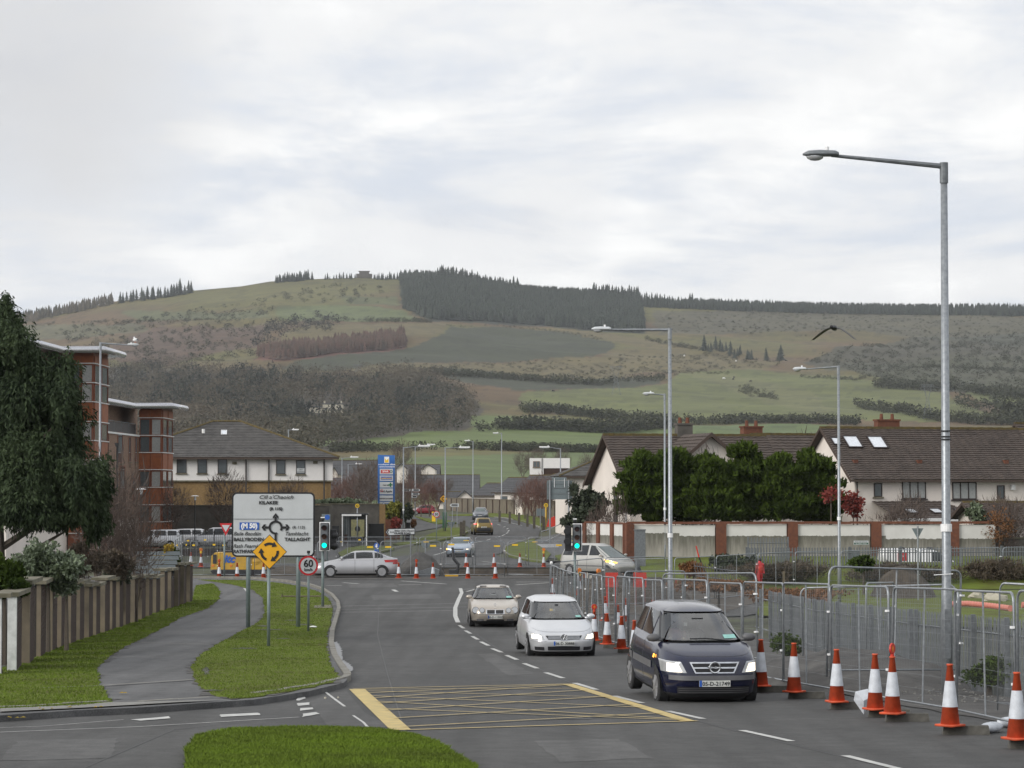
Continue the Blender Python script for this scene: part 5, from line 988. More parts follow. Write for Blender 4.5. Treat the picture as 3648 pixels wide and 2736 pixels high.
    def wheel(s, x, sd_, r, tr):
        y = sd_ * (s.arch_y(x, r) - .002); mb = MB(); a = Vector((x, y - sd_ * .19, r)); 
        mb.tube([a, a + Vector((0, sd_ * .02, 0)), a + Vector((0, sd_ * .18, 0)), a + Vector((0, sd_ * .2, 0))], [r * .94, r, r, r * .93], 24); t = mb.build('wheel', M['rub'], s.t, smooth=False)
        m2 = MB(); c = a + Vector((0, sd_ * .203, 0)); m2.cyl(c - Vector((0, sd_ * .02, 0)), c + Vector((0, sd_ * .004, 0)), r * .66, 20)
        for k in range(7): q = 6.283 * k / 7; m2.box(c + Vector((math.cos(q) * r * .36, sd_ * .008, math.sin(q) * r * .36)), (r * .6, .016, r * .1), M=Matrix.Rotation(-q, 4, 'Y'))
        m2.build('rim', M['hub'], t)
        ar = MB(); n = 14; cy = sd_ * (s.arch_y(x, r) + .006); pts = [(math.cos(math.pi * k / n), math.sin(math.pi * k / n)) for k in range(n + 1)]
        ar.add([(x + p * (r + .05), cy, r + z * (r + .05)) for p, z in pts] + [(x + p * r * .98, cy, r + z * r * .98) for p, z in pts], [(i, i + 1, n + 2 + i, n + 1 + i) for i in range(n)]); ar.build('wheel_arch', M['rub'], s.t)
    def arch_y(s, x, r): return max(abs(s.sdp(l, x, 1).y) for l in (1.2, 1.6, 2.0, 2.5))
    def mirror(s, x, lv, m, sx=1):
        for sg in (1, -1):
            p = s.sdp(lv, x, sg); b = MB().sphere(p + Vector((-.01, sg * .14, .07)), .1, 12, 8, (.8, 1.15 * sx, .72)); b.box(p + Vector((0, sg * .04, .03)), (.06, .12, .05)); b.build('wing_mirror', M[m], s.t, smooth=True)
    def plate(s, txt, yf, lv, end=1, w=.52):
        p = s.fr(lv, yf, end) + Vector((end * .02, 0, 0)); o = MB().bb(-w / 2, w / 2, -.012, .0, -.055, .055).build('number_plate', M['plate'], s.t); o.location = p; o.rotation_euler = (0, 0, math.pi / 2 * end)
        if end == 1: MB().bb(-w / 2 + .002, -w / 2 + .045, -.0155, -.0125, -.053, .053).build('blue_band', M['signb'], o)
        text(o, txt, (.02, -.0175, -.037), .098, 'black', align='CENTER', name='lettering', bold=.001)
        return o
def hatch(L_, Wd, H, cowl=1.0, cz=.98, roof=(.25, -1.6), rw=.60, nose=.74, belt=.95, z0=.2, tail=None, n=5, rzear=None):
    f, w = L_ / 2, Wd / 2; tr = tail if tail is not None else -f + .12; rz_ = rzear or belt + .02
    return [(f - .2, -f + .2, w * .80, n, [(0, z0 - .05)]), (f - .05, -f + .05, w * .965, n, [(0, z0 + .07)]), (f, -f, w, n, [(0, z0 + .30)]), (f - .05, -f + .02, w * .995, n, [(0, nose - .08)]),
            (f - .16, -f + .08, w * .955, n - .6, [(-f, rz_ - .06), (cowl, belt - .04), (f - .6, nose + .08), (f - .16, nose)]), (f - .42, -f + .1, w * .925, n - .6, [(-f, rz_), (cowl, belt), (f - .7, nose + .14), (f - .42, nose + .085)]),
            (cowl, tr, w * .86, 6, [(-f, rz_ + .03), (cowl, cz)]), (roof[0], roof[1], rw, 5, [(roof[1], H - .10), ((roof[0] + roof[1]) / 2, H - .06), (roof[0], H - .10)]), (roof[0] - .22, roof[1] + .2, rw * .74, 4, [(roof[1], H - .02), (roof[0], H - .035)])]
def glasshouse(c, y=.93, side=((.9, -.05), (-.15, -.9)), rear=True, wsy=.92, sl=(6.1, 6.93), slant=.28):
    c.F('windscreen', 'cglass', -y, y, 6.07, 6.93, wsy, -wsy, n=10)
    for sg in (1, -1):
        for i, (a, b) in enumerate(side): c.Sd('side_window', 'cglassd', a, b, sl[0], sl[1], sg, b + (slant * .15 if i else 0), a - (slant if i == 0 else 0) * 1.6)
    if rear: c.F('rear_window', 'cglassd', -y, y, 6.15, 6.9, end=-1)
def heading(dx, dy): return math.atan2(dy, dx)
# 1 navy people carrier, nearest
hd = heading(.34, -2.67); zb = gz(47.6)
c = Car('people_carrier', 'dark blue people carrier with lit headlights, nearest car on the road', (3.22 - .02, 48.0, gz(48.0)), hd, hatch(4.3, 1.745, 1.65, 1.3, 1.07, (.38, -1.8), .57, .89, 1.05, .2, -2.05), 'p_navy', .315, (1.28, -1.41), .745, cabin=1)
c.t.rotation_euler = (0, R(1.58), hd)
c_ = M['cglass']; M['cglass'] = M['screen']; glasshouse(c, .95, ((1.0, .25), (.15, -.75), (-.85, -1.7)), slant=.3)
c.F('bumper_strip', 'gtrim', -.97, .97, 2.0, 2.26, off=.025, n=16)
for sg in (1, -1):
    hl = c.F('headlight', 'lens', sg * .54, sg * .95, 2.42, 3.1, sg * .97, sg * .66, off=.012, n=10); c.F('headlight_core', 'hotc', sg * .70, sg * .82, 2.5, 2.86, sg * .82, sg * .72, parent=hl, off=.026); c.F('headlight_reflector', 'hot', sg * .62, sg * .88, 2.46, 2.92, sg * .88, sg * .70, parent=hl, off=.018)
    c.Sd('side_trim', 'gtrim', -1.95, -1.1, 2.35, 2.75, sg, off=.012); c.Sd('side_trim', 'gtrim', -1.0, .85, 2.35, 2.75, sg, off=.012)
    c.Sd('door_gap', 'dark', -.02, .0, 1.4, 5.9, sg, off=.006, n=10); c.Sd('door_gap', 'dark', -1.02, -1.0, 2.0, 5.9, sg, off=.006, n=10); c.Sd('door_handle', 'p_navy', .05, .22, 4.5, 4.8, sg, off=.035, n=3); c.Sd('indicator', 'indic', 1.05, 1.15, 3.0, 3.3, sg, off=.02, n=2)
gr2 = c.F('grille', 'dark', -.38, .38, 2.42, 2.95, .47, -.47, off=.02, n=12)
for a, b in ((2.38, 2.44), (2.64, 2.72), (2.92, 3.0)): c.F('grille_bar', 'chrome', -.38 - (a - 2.36) * .18, .38 + (a - 2.36) * .18, a, b, off=.03, parent=gr2, n=12)
for sg in (1, -1): c.F('grille_bar', 'chrome', sg * .36, sg * .39, 2.38, 3.0, sg * .50, sg * .47, off=.03, parent=gr2)
p = c.fr(2.72, 0) + Vector((.045, 0, 0)); bg_ = MB(); bg_.tube([p + Vector((.012, .09 * math.cos(k * .3927), .09 * math.sin(k * .3927))) for k in range(17)], .014, 5); bg_.tube([p + Vector((.012, -.12, .012)), p + Vector((.012, 0, -.008)), p + Vector((.012, .0, .008)), p + Vector((.012, .12, -.012))], .011, 4); bg_.build('badge', M['chrome'], gr2)
c.F('lower_grille', 'dark', -.74, .74, 1.0, 1.55, off=.012, n=12); 
for a in (1.1, 1.25, 1.4): c.F('grille_slat', 'gtrim', -.72, .72, a, a + .04, off=.03, n=10)
c.plate('05-D-21749', 0, 1.78, w=.54); c.mirror(.98, 6.0, 'gtrim', 1.1)
c.F('window_sticker', 'seatm', .50, .82, 6.12, 6.24, off=.014, n=2); wp = MB(); wp.tube([c.fr(6.03, .62) + Vector((.03, 0, .02)), c.fr(6.11, .05) + Vector((.03, 0, .02)), c.fr(6.1, -.35) + Vector((.03, 0, .02))], .012, 4); wp.build('wiper', M['dark'], c.t)
for sg in (1, -1): c.F('pillar_trim', 'dark', sg * .955, sg * .975, 6.05, 6.95, off=.009)
c.F('bonnet_line', 'dark', -.9, .9, 4.02, 4.06, off=.004, n=14)
c.driver('driver in a dark red jumper behind the windscreen of the dark blue people carrier', 'p_red')
# 2 silver hatchback
hd = heading(.26, -2.58)
c = Car('hatchback', 'silver hatchback with lit headlights between the blue and the champagne car', (X(1975, 70.5), 70.5, gz(70.5)), hd, hatch(4.2, 1.76, 1.485, 1.08, .97, (.22, -1.75), .60, .72, .93, .17), 'p_silver', .31, (1.27, -1.31), .75, cabin=1)
c.t.rotation_euler = (0, R(1.5), hd); glasshouse(c, .95, ((.85, -.15), (-.25, -1.2)))
for sg in (1, -1):
    hl = c.F('headlight', 'lens', sg * .56, sg * .93, 2.42, 3.35, sg * .97, sg * .66, off=.012, n=10); c.F('headlight_core', 'hotc', sg * .72, sg * .86, 2.62, 3.1, parent=hl, off=.026); c.F('headlight_reflector', 'hot', sg * .62, sg * .90, 2.5, 3.15, sg * .9, sg * .7, parent=hl, off=.018); c.F('lower_intake', 'dark', sg * .58, sg * .84, 1.12, 1.5, off=.012)
    c.F('bumper_strip', 'p_sil2', sg * .5, sg * .93, 2.1, 2.2, off=.02); c.Sd('door_gap', 'dark', -.22, -.2, 1.4, 5.9, sg, off=.006, n=10); c.Sd('door_handle', 'p_silver', -.12, .05, 4.5, 4.75, sg, off=.035, n=3); c.Sd('side_trim', 'p_sil2', -.95, .85, 2.3, 2.42, sg, off=.014)
g = c.F('grille', 'dark', -.46, .46, 2.42, 3.0, .54, -.54, off=.01, n=12)
for a in (2.52, 2.7, 2.88): c.F('grille_bar', 'chrome', -.47, .47, a, a + .06, off=.02, parent=g, n=10)
p = c.fr(2.72, 0) + Vector((.035, 0, 0)); b_ = MB(); b_.tube([p + Vector((.02, .085 * math.cos(k * .3927), .085 * math.sin(k * .3927))) for k in range(17)], .011, 5); b_.tube([p + Vector((.022, -.035, .075)), p + Vector((.022, 0, .012)), p + Vector((.022, .035, .075))], .008, 4); b_.tube([p + Vector((.022, -.075, .03)), p + Vector((.022, -.035, -.07)), p + Vector((.022, 0, .0)), p + Vector((.022, .035, -.07)), p + Vector((.022, .075, .03))], .008, 4); b_.cyl(p, p + Vector((.012, 0, 0)), .08, 16); b_.build('badge', M['chrome'], g)
c.F('lower_grille', 'dark', -.48, .48, 1.12, 1.55, off=.012, n=10); c.plate('06-D-30888', 0, 1.9, w=.54); c.mirror(.78, 6.0, 'p_silver'); c.F('window_sticker', 'seatm', .60, .80, 6.12, 6.22, off=.014, n=2); c.F('bumper_lip', 'under', -.95, .95, .4, .85, off=.012, n=14); c.F('bonnet_line', 'gtrim', -.9, .9, 4.02, 4.06, off=.004, n=14)
c.F('rear_view_mirror', 'dark', -.08, .08, 6.75, 6.85, off=.014, n=2)
c.driver('driver seen through the windscreen of the silver hatchback', 'lead')
# 3 champagne saloon with four round lamps
hd = heading(.10, -2.58)
def saloon(L_, Wd, H, cowl=.85, cz=.95, roof=(.1, -1.05), rw=.58, nose=.70, belt=.92, z0=.18, n=5, tail=-1.75, boot=.98):
    l = hatch(L_, Wd, H, cowl, cz, roof, rw, nose, belt, z0, tail, n, boot); return l
c = Car('saloon_car', 'champagne saloon car with four round headlamps, third in the queue', (X(1757, 96.6), 96.6, gz(96.6)), hd, saloon(4.8, 1.8, 1.44), 'p_champ', .31, (1.45, -1.38), .75, cabin=1)
glasshouse(c, .95, ((.65, -.3), (-.4, -1.25)))
def disc(c, name, yf, lv, r, m, off=.02, parent=None, end=1):
    p = c.fr(lv, yf, end); d = Vector((end, 0, .25)).normalized(); b = MB(); b.cyl(p - d * .05, p + d * off, r, 18); return b.build(name, M[m], parent or c.t)
for sg in (1, -1):
    for y, r in ((.77, .125), (.52, .098)):
        hl = disc(c, 'headlamp', sg * y, 2.95, r, 'gtrim', .03); disc(c, 'headlamp_lens', sg * y, 2.95, r * .86, 'lens', .045, hl)
g = c.F('grille', 'dark', -.30, .30, 2.1, 3.05, .37, -.37, off=.02, n=8)
for a in (2.25, 2.45, 2.65, 2.85): c.F('grille_bar', 'gtrim', -.29, .29, a, a + .04, off=.03, parent=g)
for a, b in ((2.0, 2.1), (3.04, 3.15)): c.F('grille_frame', 'chrome', -.33 - (a > 3) * .05, .33 + (a > 3) * .05, a, b, off=.032, parent=g)
for y in (-.36, .32, -.02): c.F('grille_frame', 'chrome', y, y + .04, 2.0, 3.1, off=.034, parent=g)
p = c.fr(4.25, 0) + Vector((0, 0, .09)); b_ = MB(); b_.tube([p + Vector((0, .045 * math.cos(k * .3927), .045 * math.sin(k * .3927))) for k in range(17)], .005, 4)
for k in range(3): q = math.pi / 2 + k * 2.094; b_.tube([p, p + Vector((0, .045 * math.cos(q), .045 * math.sin(q)))], .005, 4)
b_.cyl(p - Vector((0, 0, .1)), p - Vector((0, 0, .04)), .005, 4); b_.build('bonnet_star', M['chrome'], c.t)
c.plate('00-D-119055', 0, 1.6, w=.52); c.F('lower_grille', 'dark', -.36, .36, .95, 1.2, off=.012); c.mirror(.55, 6.0, 'p_champ')
for sg in (1, -1): c.F('lower_intake', 'gtrim', sg * .46, sg * .74, 1.0, 1.3, off=.012); c.Sd('door_gap', 'dark', -.36, -.34, 1.4, 5.9, sg, off=.006, n=8)
c.F('window_sticker', 'seatm', .60, .86, 6.1, 6.24, off=.014, n=2); c.F('bumper_strip', 'gtrim', -.96, .96, 1.98, 2.04, off=.012, n=14)
c.driver('driver seen through the windscreen of the champagne saloon', 'dark')
M['cglass'] = c_
# 4 silver saloon crossing the junction, seen side on
c = Car('saloon_car', 'silver saloon crossing the junction, seen from its left side behind the 60 sign', (X(1272, 150), 149.0, 0), R(180) + R(4), saloon(4.80, 1.86, 1.5, 1.1, 1.0, (.25, -1.2), .62, .72, .98, .17, 5, -2.1, 1.06), 'p_sil2', .335, (1.42, -1.43), .78)
glasshouse(c, .95, ((.95, .1), (.0, -.95), (-1.03, -1.5)), slant=.32); c.mirror(.8, 6.0, 'p_sil2')
for sg in (1, -1):
    for x in (.05, -1.0): c.Sd('door_gap', 'gtrim', x, x + .02, 1.4, 5.9, sg, off=.006, n=10)
    for x in (.15, -.9): c.Sd('door_handle', 'chrome', x, x + .2, 4.55, 4.75, sg, off=.03, n=3)
    c.Sd('waist_line', 'brickd', -1.6, 1.5, 4.12, 4.2, sg, off=.008, n=10); c.F('tail_lamp', 'tail', sg * .62, sg * .96, 3.6, 4.0, end=-1, off=.012); c.Sd('tail_lamp', 'tail', -2.36, -2.02, 3.3, 4.1, sg, -2.12, off=.012); c.F('headlight', 'lens', sg * .55, sg * .96, 3.2, 3.9, off=.012)
# 5 ice blue saloon waiting beyond the works, indicator lit
c = Car('saloon_car', 'pale blue saloon facing the camera with its indicator flashing, beyond the works', (X(1642, 193), 193.5, gz(192)), heading(-.22, -2.6), saloon(4.7, 1.8, 1.45, rw=.6), 'p_blue', .31, (1.4, -1.35), .75)
glasshouse(c, .95, ((.65, -.3), (-.4, -1.25))); c.mirror(.55, 6.0, 'p_blue'); g = c.F('grille', 'dark', -.42, .42, 2.4, 3.0, .5, -.5, off=.012); c.F('lower_grille', 'dark', -.6, .6, .9, 1.3, off=.012); c.plate('04-D-60231', 0, 1.8)
for sg, m_ in ((1, 'hot'), (-1, 'hot')): c.F('headlight', 'lens', sg * .52, sg * .94, 2.4, 3.3, off=.012); c.F('headlight_core', m_, sg * .66, sg * .82, 2.5, 3.0, off=.03)
c.F('indicator', 'indic', -.86, -.98, 2.4, 3.1, off=.03)
# 6 gold hatchback seen from behind
c = Car('hatchback', 'gold hatchback seen from behind with red tail lamps lit, driving away', (X(1716, 246), 246.5, gz(245)), heading(-.30, 2.6), hatch(4.25, 1.8, 1.6, 1.3, 1.03, (.5, -1.75), .62, .8, 1.0, .2, -1.98), 'p_gold', .32, (1.3, -1.35), .76)
glasshouse(c, .95, ((.95, .2), (.1, -.8)))
for sg in (1, -1): c.F('tail_lamp', 'tailhot', sg * .80, sg * .99, 4.2, 5.9, end=-1, off=.02)
c.F('bumper', 'under', -.97, .97, 1.2, 2.9, end=-1, off=.015, n=12); c.plate('05-D-4418', 0, 3.0, -1); c.mirror(.98, 6.0, 'gtrim')
# 7 dark grey car beyond it
c = Car('saloon_car', 'slate grey car coming round the bend above the gold hatchback', (X(1712, 318), 318, gz(316)), heading(-.95, -2.4) + R(20), hatch(4.5, 1.83, 1.5, 1.25, 1.0, (.4, -1.5), .6, .72, .95, .18), 'p_grey', .32, (1.35, -1.35), .76)
glasshouse(c, .95, ((.9, .1), (0, -.95))); c.F('grille', 'dark', -.3, .3, 3.0, 3.7, off=.012); c.mirror(.9, 6.0, 'p_grey')
for sg in (1, -1): c.F('headlight', 'lens', sg * .5, sg * .9, 3.3, 4.0, sg * .96, sg * .7, off=.012)
c.plate('07-D-3308', 0, 2.3)
# 8 small red car side on
c = Car('small_car', 'small dark red car turning out of the far side road', (X(1507, 372), 372, gz(372)), heading(-2.6, -.9), hatch(3.62, 1.63, 1.4, .95, .92, (.3, -1.3), .56, .72, .9, .18, n=3.6), 'p_red', .28, (1.2, -1.2), .68)
glasshouse(c, .93, ((.75, -.2), (-.3, -1.0))); c.F('bumper', 'under', -.95, .95, .6, 2.4, off=.015)
for sg in (1, -1): c.F('headlight', 'lens', sg * .55, sg * .9, 3.1, 3.9, off=.012)
# 9 pale gold people carrier behind the signal
Pv = [(2.22, -2.3, .80, 5, [(0, .22)]), (2.32, -2.36, .87, 5, [(0, .3)]), (2.38, -2.38, .90, 5, [(0, .52)]), (2.34, -2.38, .90, 5, [(0, .7)]), (2.28, -2.36, .89, 4.5, [(-2.3, .98), (1.5, .98), (2.28, .78)]), (2.15, -2.34, .87, 4.5, [(-2.3, 1.02), (1.6, 1.05), (2.15, .86)]), (1.9, -2.3, .82, 6, [(-2.3, 1.06), (1.4, 1.1), (1.9, .98)]), (.55, -2.0, .62, 5, [(-2, 1.66), (0, 1.74), (.55, 1.68)]), (.3, -1.8, .45, 4, [(-2, 1.76), (.3, 1.78)])]
c = Car('people_carrier', 'pale gold people carrier with orange indicator lit, right of the middle traffic light', (X(2128, 138), 138.2, .42), R(-48), Pv, 'p_cream', .31, (1.6, -1.25), .77); c.t.scale = (.95, .95, .95)
glasshouse(c, .93, ((1.15, .2), (.05, -1.0), (-1.15, -1.95)), slant=.45); c.mirror(1.25, 5.9, 'p_cream')
for sg in (1, -1): c.F('headlight', 'lens', sg * .5, sg * .93, 3.2, 4.0, off=.012); c.Sd('door_gap', 'gtrim', .1, .12, 1.4, 5.9, sg, off=.006)
c.Sd('indicator', 'indic', 2.0, 2.2, 3.4, 3.9, -1, off=.02); c.F('indicator', 'indic', -.97, -.8, 3.4, 3.9, off=.02)
for sg in (1, -1): c.Sd('side_trim', 'gtrim', -2.1, 2.1, 2.2, 2.5, sg, off=.012)
# 10 white van behind the palisade
vw = [(2.05, -2.12, .80, 6, [(0, .22)]), (2.12, -2.16, .84, 6, [(0, .3)]), (2.18, -2.18, .86, 6, [(0, .55)]), (2.15, -2.18, .86, 6, [(0, .75)]), (2.05, -2.17, .85, 5, [(-2.2, 1.0), (1.2, 1.0), (2.05, .84)]), (1.85, -2.16, .84, 5, [(-2.2, 1.05), (1.2, 1.08), (1.85, .92)]), (1.5, -2.15, .82, 8, [(-2.2, 1.1), (1.5, 1.05)]), (.5, -2.1, .74, 7, [(-2.1, 1.72), (.5, 1.7)]), (.3, -2.0, .6, 6, [(-2, 1.8), (.3, 1.78)])]
c = Car('van', 'white van with a red square logo parked behind the far palisade fence', (X(3290, 140.6), 140.6, .0), R(-2), vw, 'p_white', .3, (1.35, -1.3), .74); c.t['category'] = 'van'; c.t.scale = (1.12, 1, 1)
c.F('windscreen', 'cglass', -.93, .93, 6.07, 6.93); c.Sd('side_window', 'cglassd', 1.15, .3, 6.1, 6.9, -1, .3, .6)
p = c.sdp(6.4, -1.1, -1); lo = MB().bb(-.2, .2, -.02, 0, -.22, .22).build('red_logo', M['signr'], c.t); lo.location = p + Vector((0, -.03, .05)); text(lo, 'VAN', (-.15, -.03, -.03), .13, 'letw')
for x in (.3, -1.0): MB().bb(x - .05, x + .05, -.7, .7, 1.78, 1.86).build('roof_bar', M['dark'], c.t)
# parked cars behind the railing
for (px_, D, hd_, pt_, lb, kind) in ((548, 203, 184, 'p_silver', 'silver estate car parked behind the railing, left of the cones', 0), (640, 207, 178, 'p_white', 'white car nose of which shows beside the silver estate', 0), (762, 206, 182, 'p_sil2', 'silver car with long roof parked behind the fence panels', 1), (865, 210, 175, 'p_blue', 'pale car parked nearest the edge of the big sign', 0)):
    c = Car('parked_car', lb, (X(px_, D), D, .0), R(hd_), hatch(4.4, 1.76, 1.5 if not kind else 1.62, 1.1, .98, (.3, -1.9), .62, .74, .95, .2), pt_, .31, (1.3, -1.3), .74); c.t.location.z = .35
    glasshouse(c, .94, ((.9, .0), (-.1, -1.0), (-1.1, -1.8)), slant=.3)
# excavator behind the fence
ex = thing('excavator', 'yellow tracked excavator behind the fence panels, beside the big sign', 'excavator', (X(838, 155), 156, .0)); ex['category'] = 'excavator'; s_ = 155 / F
def e_(px_, py_): return ((px_ - 838) * s_, HC + (1740 - py_) * s_)
b = MB(); a0, z0_ = e_(744, 2030); a1, z1_ = e_(875, 1970); b.prism([(a0, z0_), (a1, z0_), (a1, z1_), (a0 + .25, z1_), (a0 + .05, z1_ - .2)], (0, 0, 0), (1, 0, 0), (0, 0, 1), 2.0); b.build('engine_housing', M['p_yel'], ex); ex.children[-1].location = (0, 2.0, 0)
MB().bb(a0 + .15, a0 + .35, -.04, .02, z0_ + .35, z1_ - .1).build('vent', M['dark'], ex)
text(ex, 'itc', (a0 + .78, -.02, z0_ + .42), .62, 'signb', shear=.3, bold=.03)
for q in (.05, 1.1): MB().cyl((a0 + q + .1, -.03, z0_ + .22), (a0 + q + .1, .02, z0_ + .22), .07, 10).build('rear_lamp', M['lampo'], ex)
MB().bb(a0 + .7, a1 + .2, .3, 1.6, z1_, z1_ + .12).build('engine_cover', M['dark'], ex)
b1, z3 = e_(905, 1980); MB().sphere((b1, .8, z3 - .35), .75, 12, 8, (1.1, .9, .7), .04).build('boom_base', M['p_yel'], ex); MB().bb(a1 + .05, b1 + .6, .2, 1.8, z0_, z0_ + .4).build('turntable', M['p_yel'], ex)
MB().bb(b1 - .5, b1 + .7, .2, 1.6, z0_ + .4, z0_ + 1.7).build('cab', M['p_yel'], ex); window(ex, (b1 - .35, .18, z0_ + .7), (1, 0, 0), (0, 0, 1), (0, -1, 0), .95, .85, fr='dark', sill=False)
for y in (.0, 1.6): MB().prism([(a0 + .2, -.1), (a0, .12), (a0 + .2, z0_), (b1 + .8, z0_), (b1 + 1.0, .12), (b1 + .8, -.1)], (0, y + .4, 0), (1, 0, 0), (0, 0, 1), .4).build('track', M['dark'], ex)
# mini digger in the trench
dg = thing('mini_digger', 'small yellow digger low in the trench with its black arm raised', 'digger', (X(1590, 150.2), 150.4, 0)); s_ = 150 / F
q = lambda px_, py_: ((px_ - 1590) * s_, HC + (1740 - py_) * s_)
b = MB(); pts = [q(1612, 1950), q(1616, 1990), q(1632, 2010), q(1628, 2045)]; b.tube([(a, 0, z) for a, z in pts], [.07, .10, .11, .1], 6); b.build('arm', M['dark'], dg)
b = MB(); b.tube([(a, .02, z) for a, z in [q(1608, 1952), q(1620, 1985)]], .03, 6); b.build('hydraulic_ram', M['chrome'], dg)
MB().bb(q(1585, 0)[0], q(1632, 0)[0], -.3, .6, q(0, 2066)[1], q(0, 2046)[1]).build('chassis', M['p_yel'], dg); MB().bb(q(1600, 0)[0], q(1630, 0)[0], -.2, .5, q(0, 2047)[1], q(0, 2028)[1]).build('counterweight', M['dark'], dg)
MB().prism([q(1470, 2055), q(1490, 2035), q(1540, 2020), q(1565, 2030), q(1562, 2055)], (0, .4, 0), (1, 0, 0), (0, 0, 1), .8).build('bucket', M['galvd'], dg); MB().tube([(q(1462, 0)[0], -.1, q(0, 2060)[1]), (q(1480, 0)[0], -.1, q(0, 2054)[1]), (q(1540, 0)[0], -.1, q(0, 2056)[1]), (q(1580, 0)[0], -.1, q(0, 2062)[1])], .07, 5).build('hose', M['p_yel'], dg)
# ============================================================ street furniture
def column(name, label, px, py_base, D, top_py, head_px, head_py, hl=.64, r0=.09, r1=.05, style='old', bands=(), group='street lamps', z0=None, head='lantern'):
    x = P(px, py_base, D).x; z0 = gz(D) if z0 is None else z0; zt = Zp(top_py, D) - z0; t = thing(name, label, 'street lamp', (x, D, z0), 0, group); sg = 1 if head_px > px else -1
    xe = X(head_px, D) - x; ze = Zp(head_py, D) - z0; n = 8 if D > 120 else 14
    b = MB(); h1 = 1.9; b.tube([(0, 0, -.3), (0, 0, h1), (0, 0, h1 + .08), (0, 0, zt)], [r0, r0 * .96, r0 * .8, r1], n); b.build('pole', M['galv'], t, smooth=True)
    b = MB(); b.tube([(0, 0, zt - .05), (sg * .1, 0, zt - .03), (xe - sg * hl * .8, 0, ze - .02)], [r1 * .9, r1 * .8, r1 * .5], 8); b.build('arm', M['galvd' if D < 60 else 'galv'], t)
    MB().cyl((0, 0, zt - .35), (0, 0, zt + .03), r1 * 1.25, n).build('bracket', M['galvd' if D < 60 else 'galv'], t)
    q = xe - sg * hl
    if style == 'old':
        b = MB(); L2 = hl; prof = [(0, .045), (.1, .075), (.55, .085), (.85, .07), (1, .02)]
        vs = []; 
        for u, rr in prof:
            for k in range(10): a = 6.283 * k / 10; vs.append((q + sg * u * L2, math.cos(a) * rr * 1.7, ze + max(-.03, math.sin(a) * rr)))
        b.add(vs, [(i * 10 + k, i * 10 + (k + 1) % 10, (i + 1) * 10 + (k + 1) % 10, (i + 1) * 10 + k) for i in range(4) for k in range(10)] + [tuple(range(10)), tuple(range(40, 50))]); h = b.build('lantern', M['signw' if D > 60 else 'galvd'], t)
        MB().sphere((q + sg * L2 * .66, 0, ze - .04), .13, 12, 6, (1.25, .9, .62)).build('lamp_bowl', M['lens'], h, smooth=True); MB().cyl((q + sg * L2 * .32, 0, ze + .06), (q + sg * L2 * .32, 0, ze + .14), .035, 8).build('photocell', M['letw'], h)
    else:
        b = MB().box((q + sg * hl * .5, 0, ze), (hl, .3, .12)); h = b.build('lantern', M['letw'], t); MB().box((q + sg * hl * .5, 0, ze - .09), (hl * .8, .22, .06)).build('lamp_bowl', M['lens'], h); MB().cyl((q + sg * .15, 0, ze + .06), (q + sg * .15, 0, ze + .15), .05, 6).build('photocell', M['letw'], h)
    for bz in bands: z = Zp(bz, D) - z0; rr = r0 + (r1 - r0) * z / zt; MB().cyl((0, 0, z - .07), (0, 0, z + .07), rr + .012, n).build('white_band', M['letw'], t)
    return t
lp = column('street_lamp', 'tallest street lamp at the right, its thick galvanised pole nearest the camera', 3374, 2380, 49, 585, 2865, 550, .66, .105, .062, bands=(1880,))
zt = Zp(585, 49) - gz(49); MB().bb(-.05, .05, -.112, -.09, .35 + .3, 1.55).build('access_door', M['galvd'], lp); MB().tube([(-.25, -.12, Zp(2048, 49) - gz(49)), (.1, -.12, Zp(2046, 49) - gz(49) + .01)], .008, 4).build('cable_tie', M['letw'], lp)
for py in (1535, 1555, 1565): MB().cyl((0, 0, Zp(py, 49) - gz(49) - .01), (0, 0, Zp(py, 49) - gz(49) + .01), .1, 12).build('black_strap', M['dark'], lp)
column('street_lamp', 'street lamp beside the middle traffic light, with a white band at wall height', 2388, 2060, 87, 1172, 2108, 1172, .64, .095, .055, bands=(1907,))
column('street_lamp', 'thin street lamp standing just left of a thicker one by the cypresses', 2369, 2000, 142, 1404, 2290, 1402, .62, .075, .05, bands=(1813,))
column('street_lamp', 'street lamp in front of the big cream house, pole crossing the red berried tree', 2990, 2000, 110, 1305, 2826, 1314, .55, .08, .05, bands=(1847,))
sl1 = column('street_lamp', 'tall street lamp with a gull on its lantern, in front of the taller apartment block', 354, 1900, 145, 1221, 491, 1228, .6, .095, .055)
column('street_lamp', 'shorter street lamp partly hidden by the dark tree at left', 241, 1800, 200, 1366, 306, 1368, .62, .08, .045)
for a in (('street lamp right of the blue totem sign, double height arm pointing right', 1437, 231, 1594, 1532, 1588), ('street lamp just behind it whose lantern overlaps its neighbour', 1479, 360, 1592, 1550, 1583), ('street lamp beside the yellow bend sign, arm pointing right', 1586, 255, 1595, 1674, 1593), ):
    column('street_lamp', a[0], a[1], 1850, a[2], a[3], a[4], a[5], 1.05 if a[2] < 300 else 1.1, .08, .05, 'new', group='street lamps along the far road', bands=(1816,) if a[2] < 240 else ())
column('street_lamp', 'tall thin lamp behind the slate grey car, arm pointing left', 1685, 1810, 410, 1572, 1655, 1569, .8, .09, .06, 'new', group='street lamps along the far road')
column('street_lamp', 'tallest of the thin lamps on the bend, arm pointing left', 1787, 1828, 396, 1543, 1756, 1542, .8, .1, .06, 'new', group='street lamps along the far road')
column('street_lamp', 'street lamp rising in front of the big grey sign back', 1997, 1870, 270, 1598, 1921, 1592, 1.05, .085, .05, 'new', group='street lamps along the far road')
column('street_lamp', 'far lamp arm seen above the right slope of the white building roof', 1027, 1700, 300, 1531, 1064, 1530, .75, .08, .05, 'new', group='street lamps along the far road', z0=1)
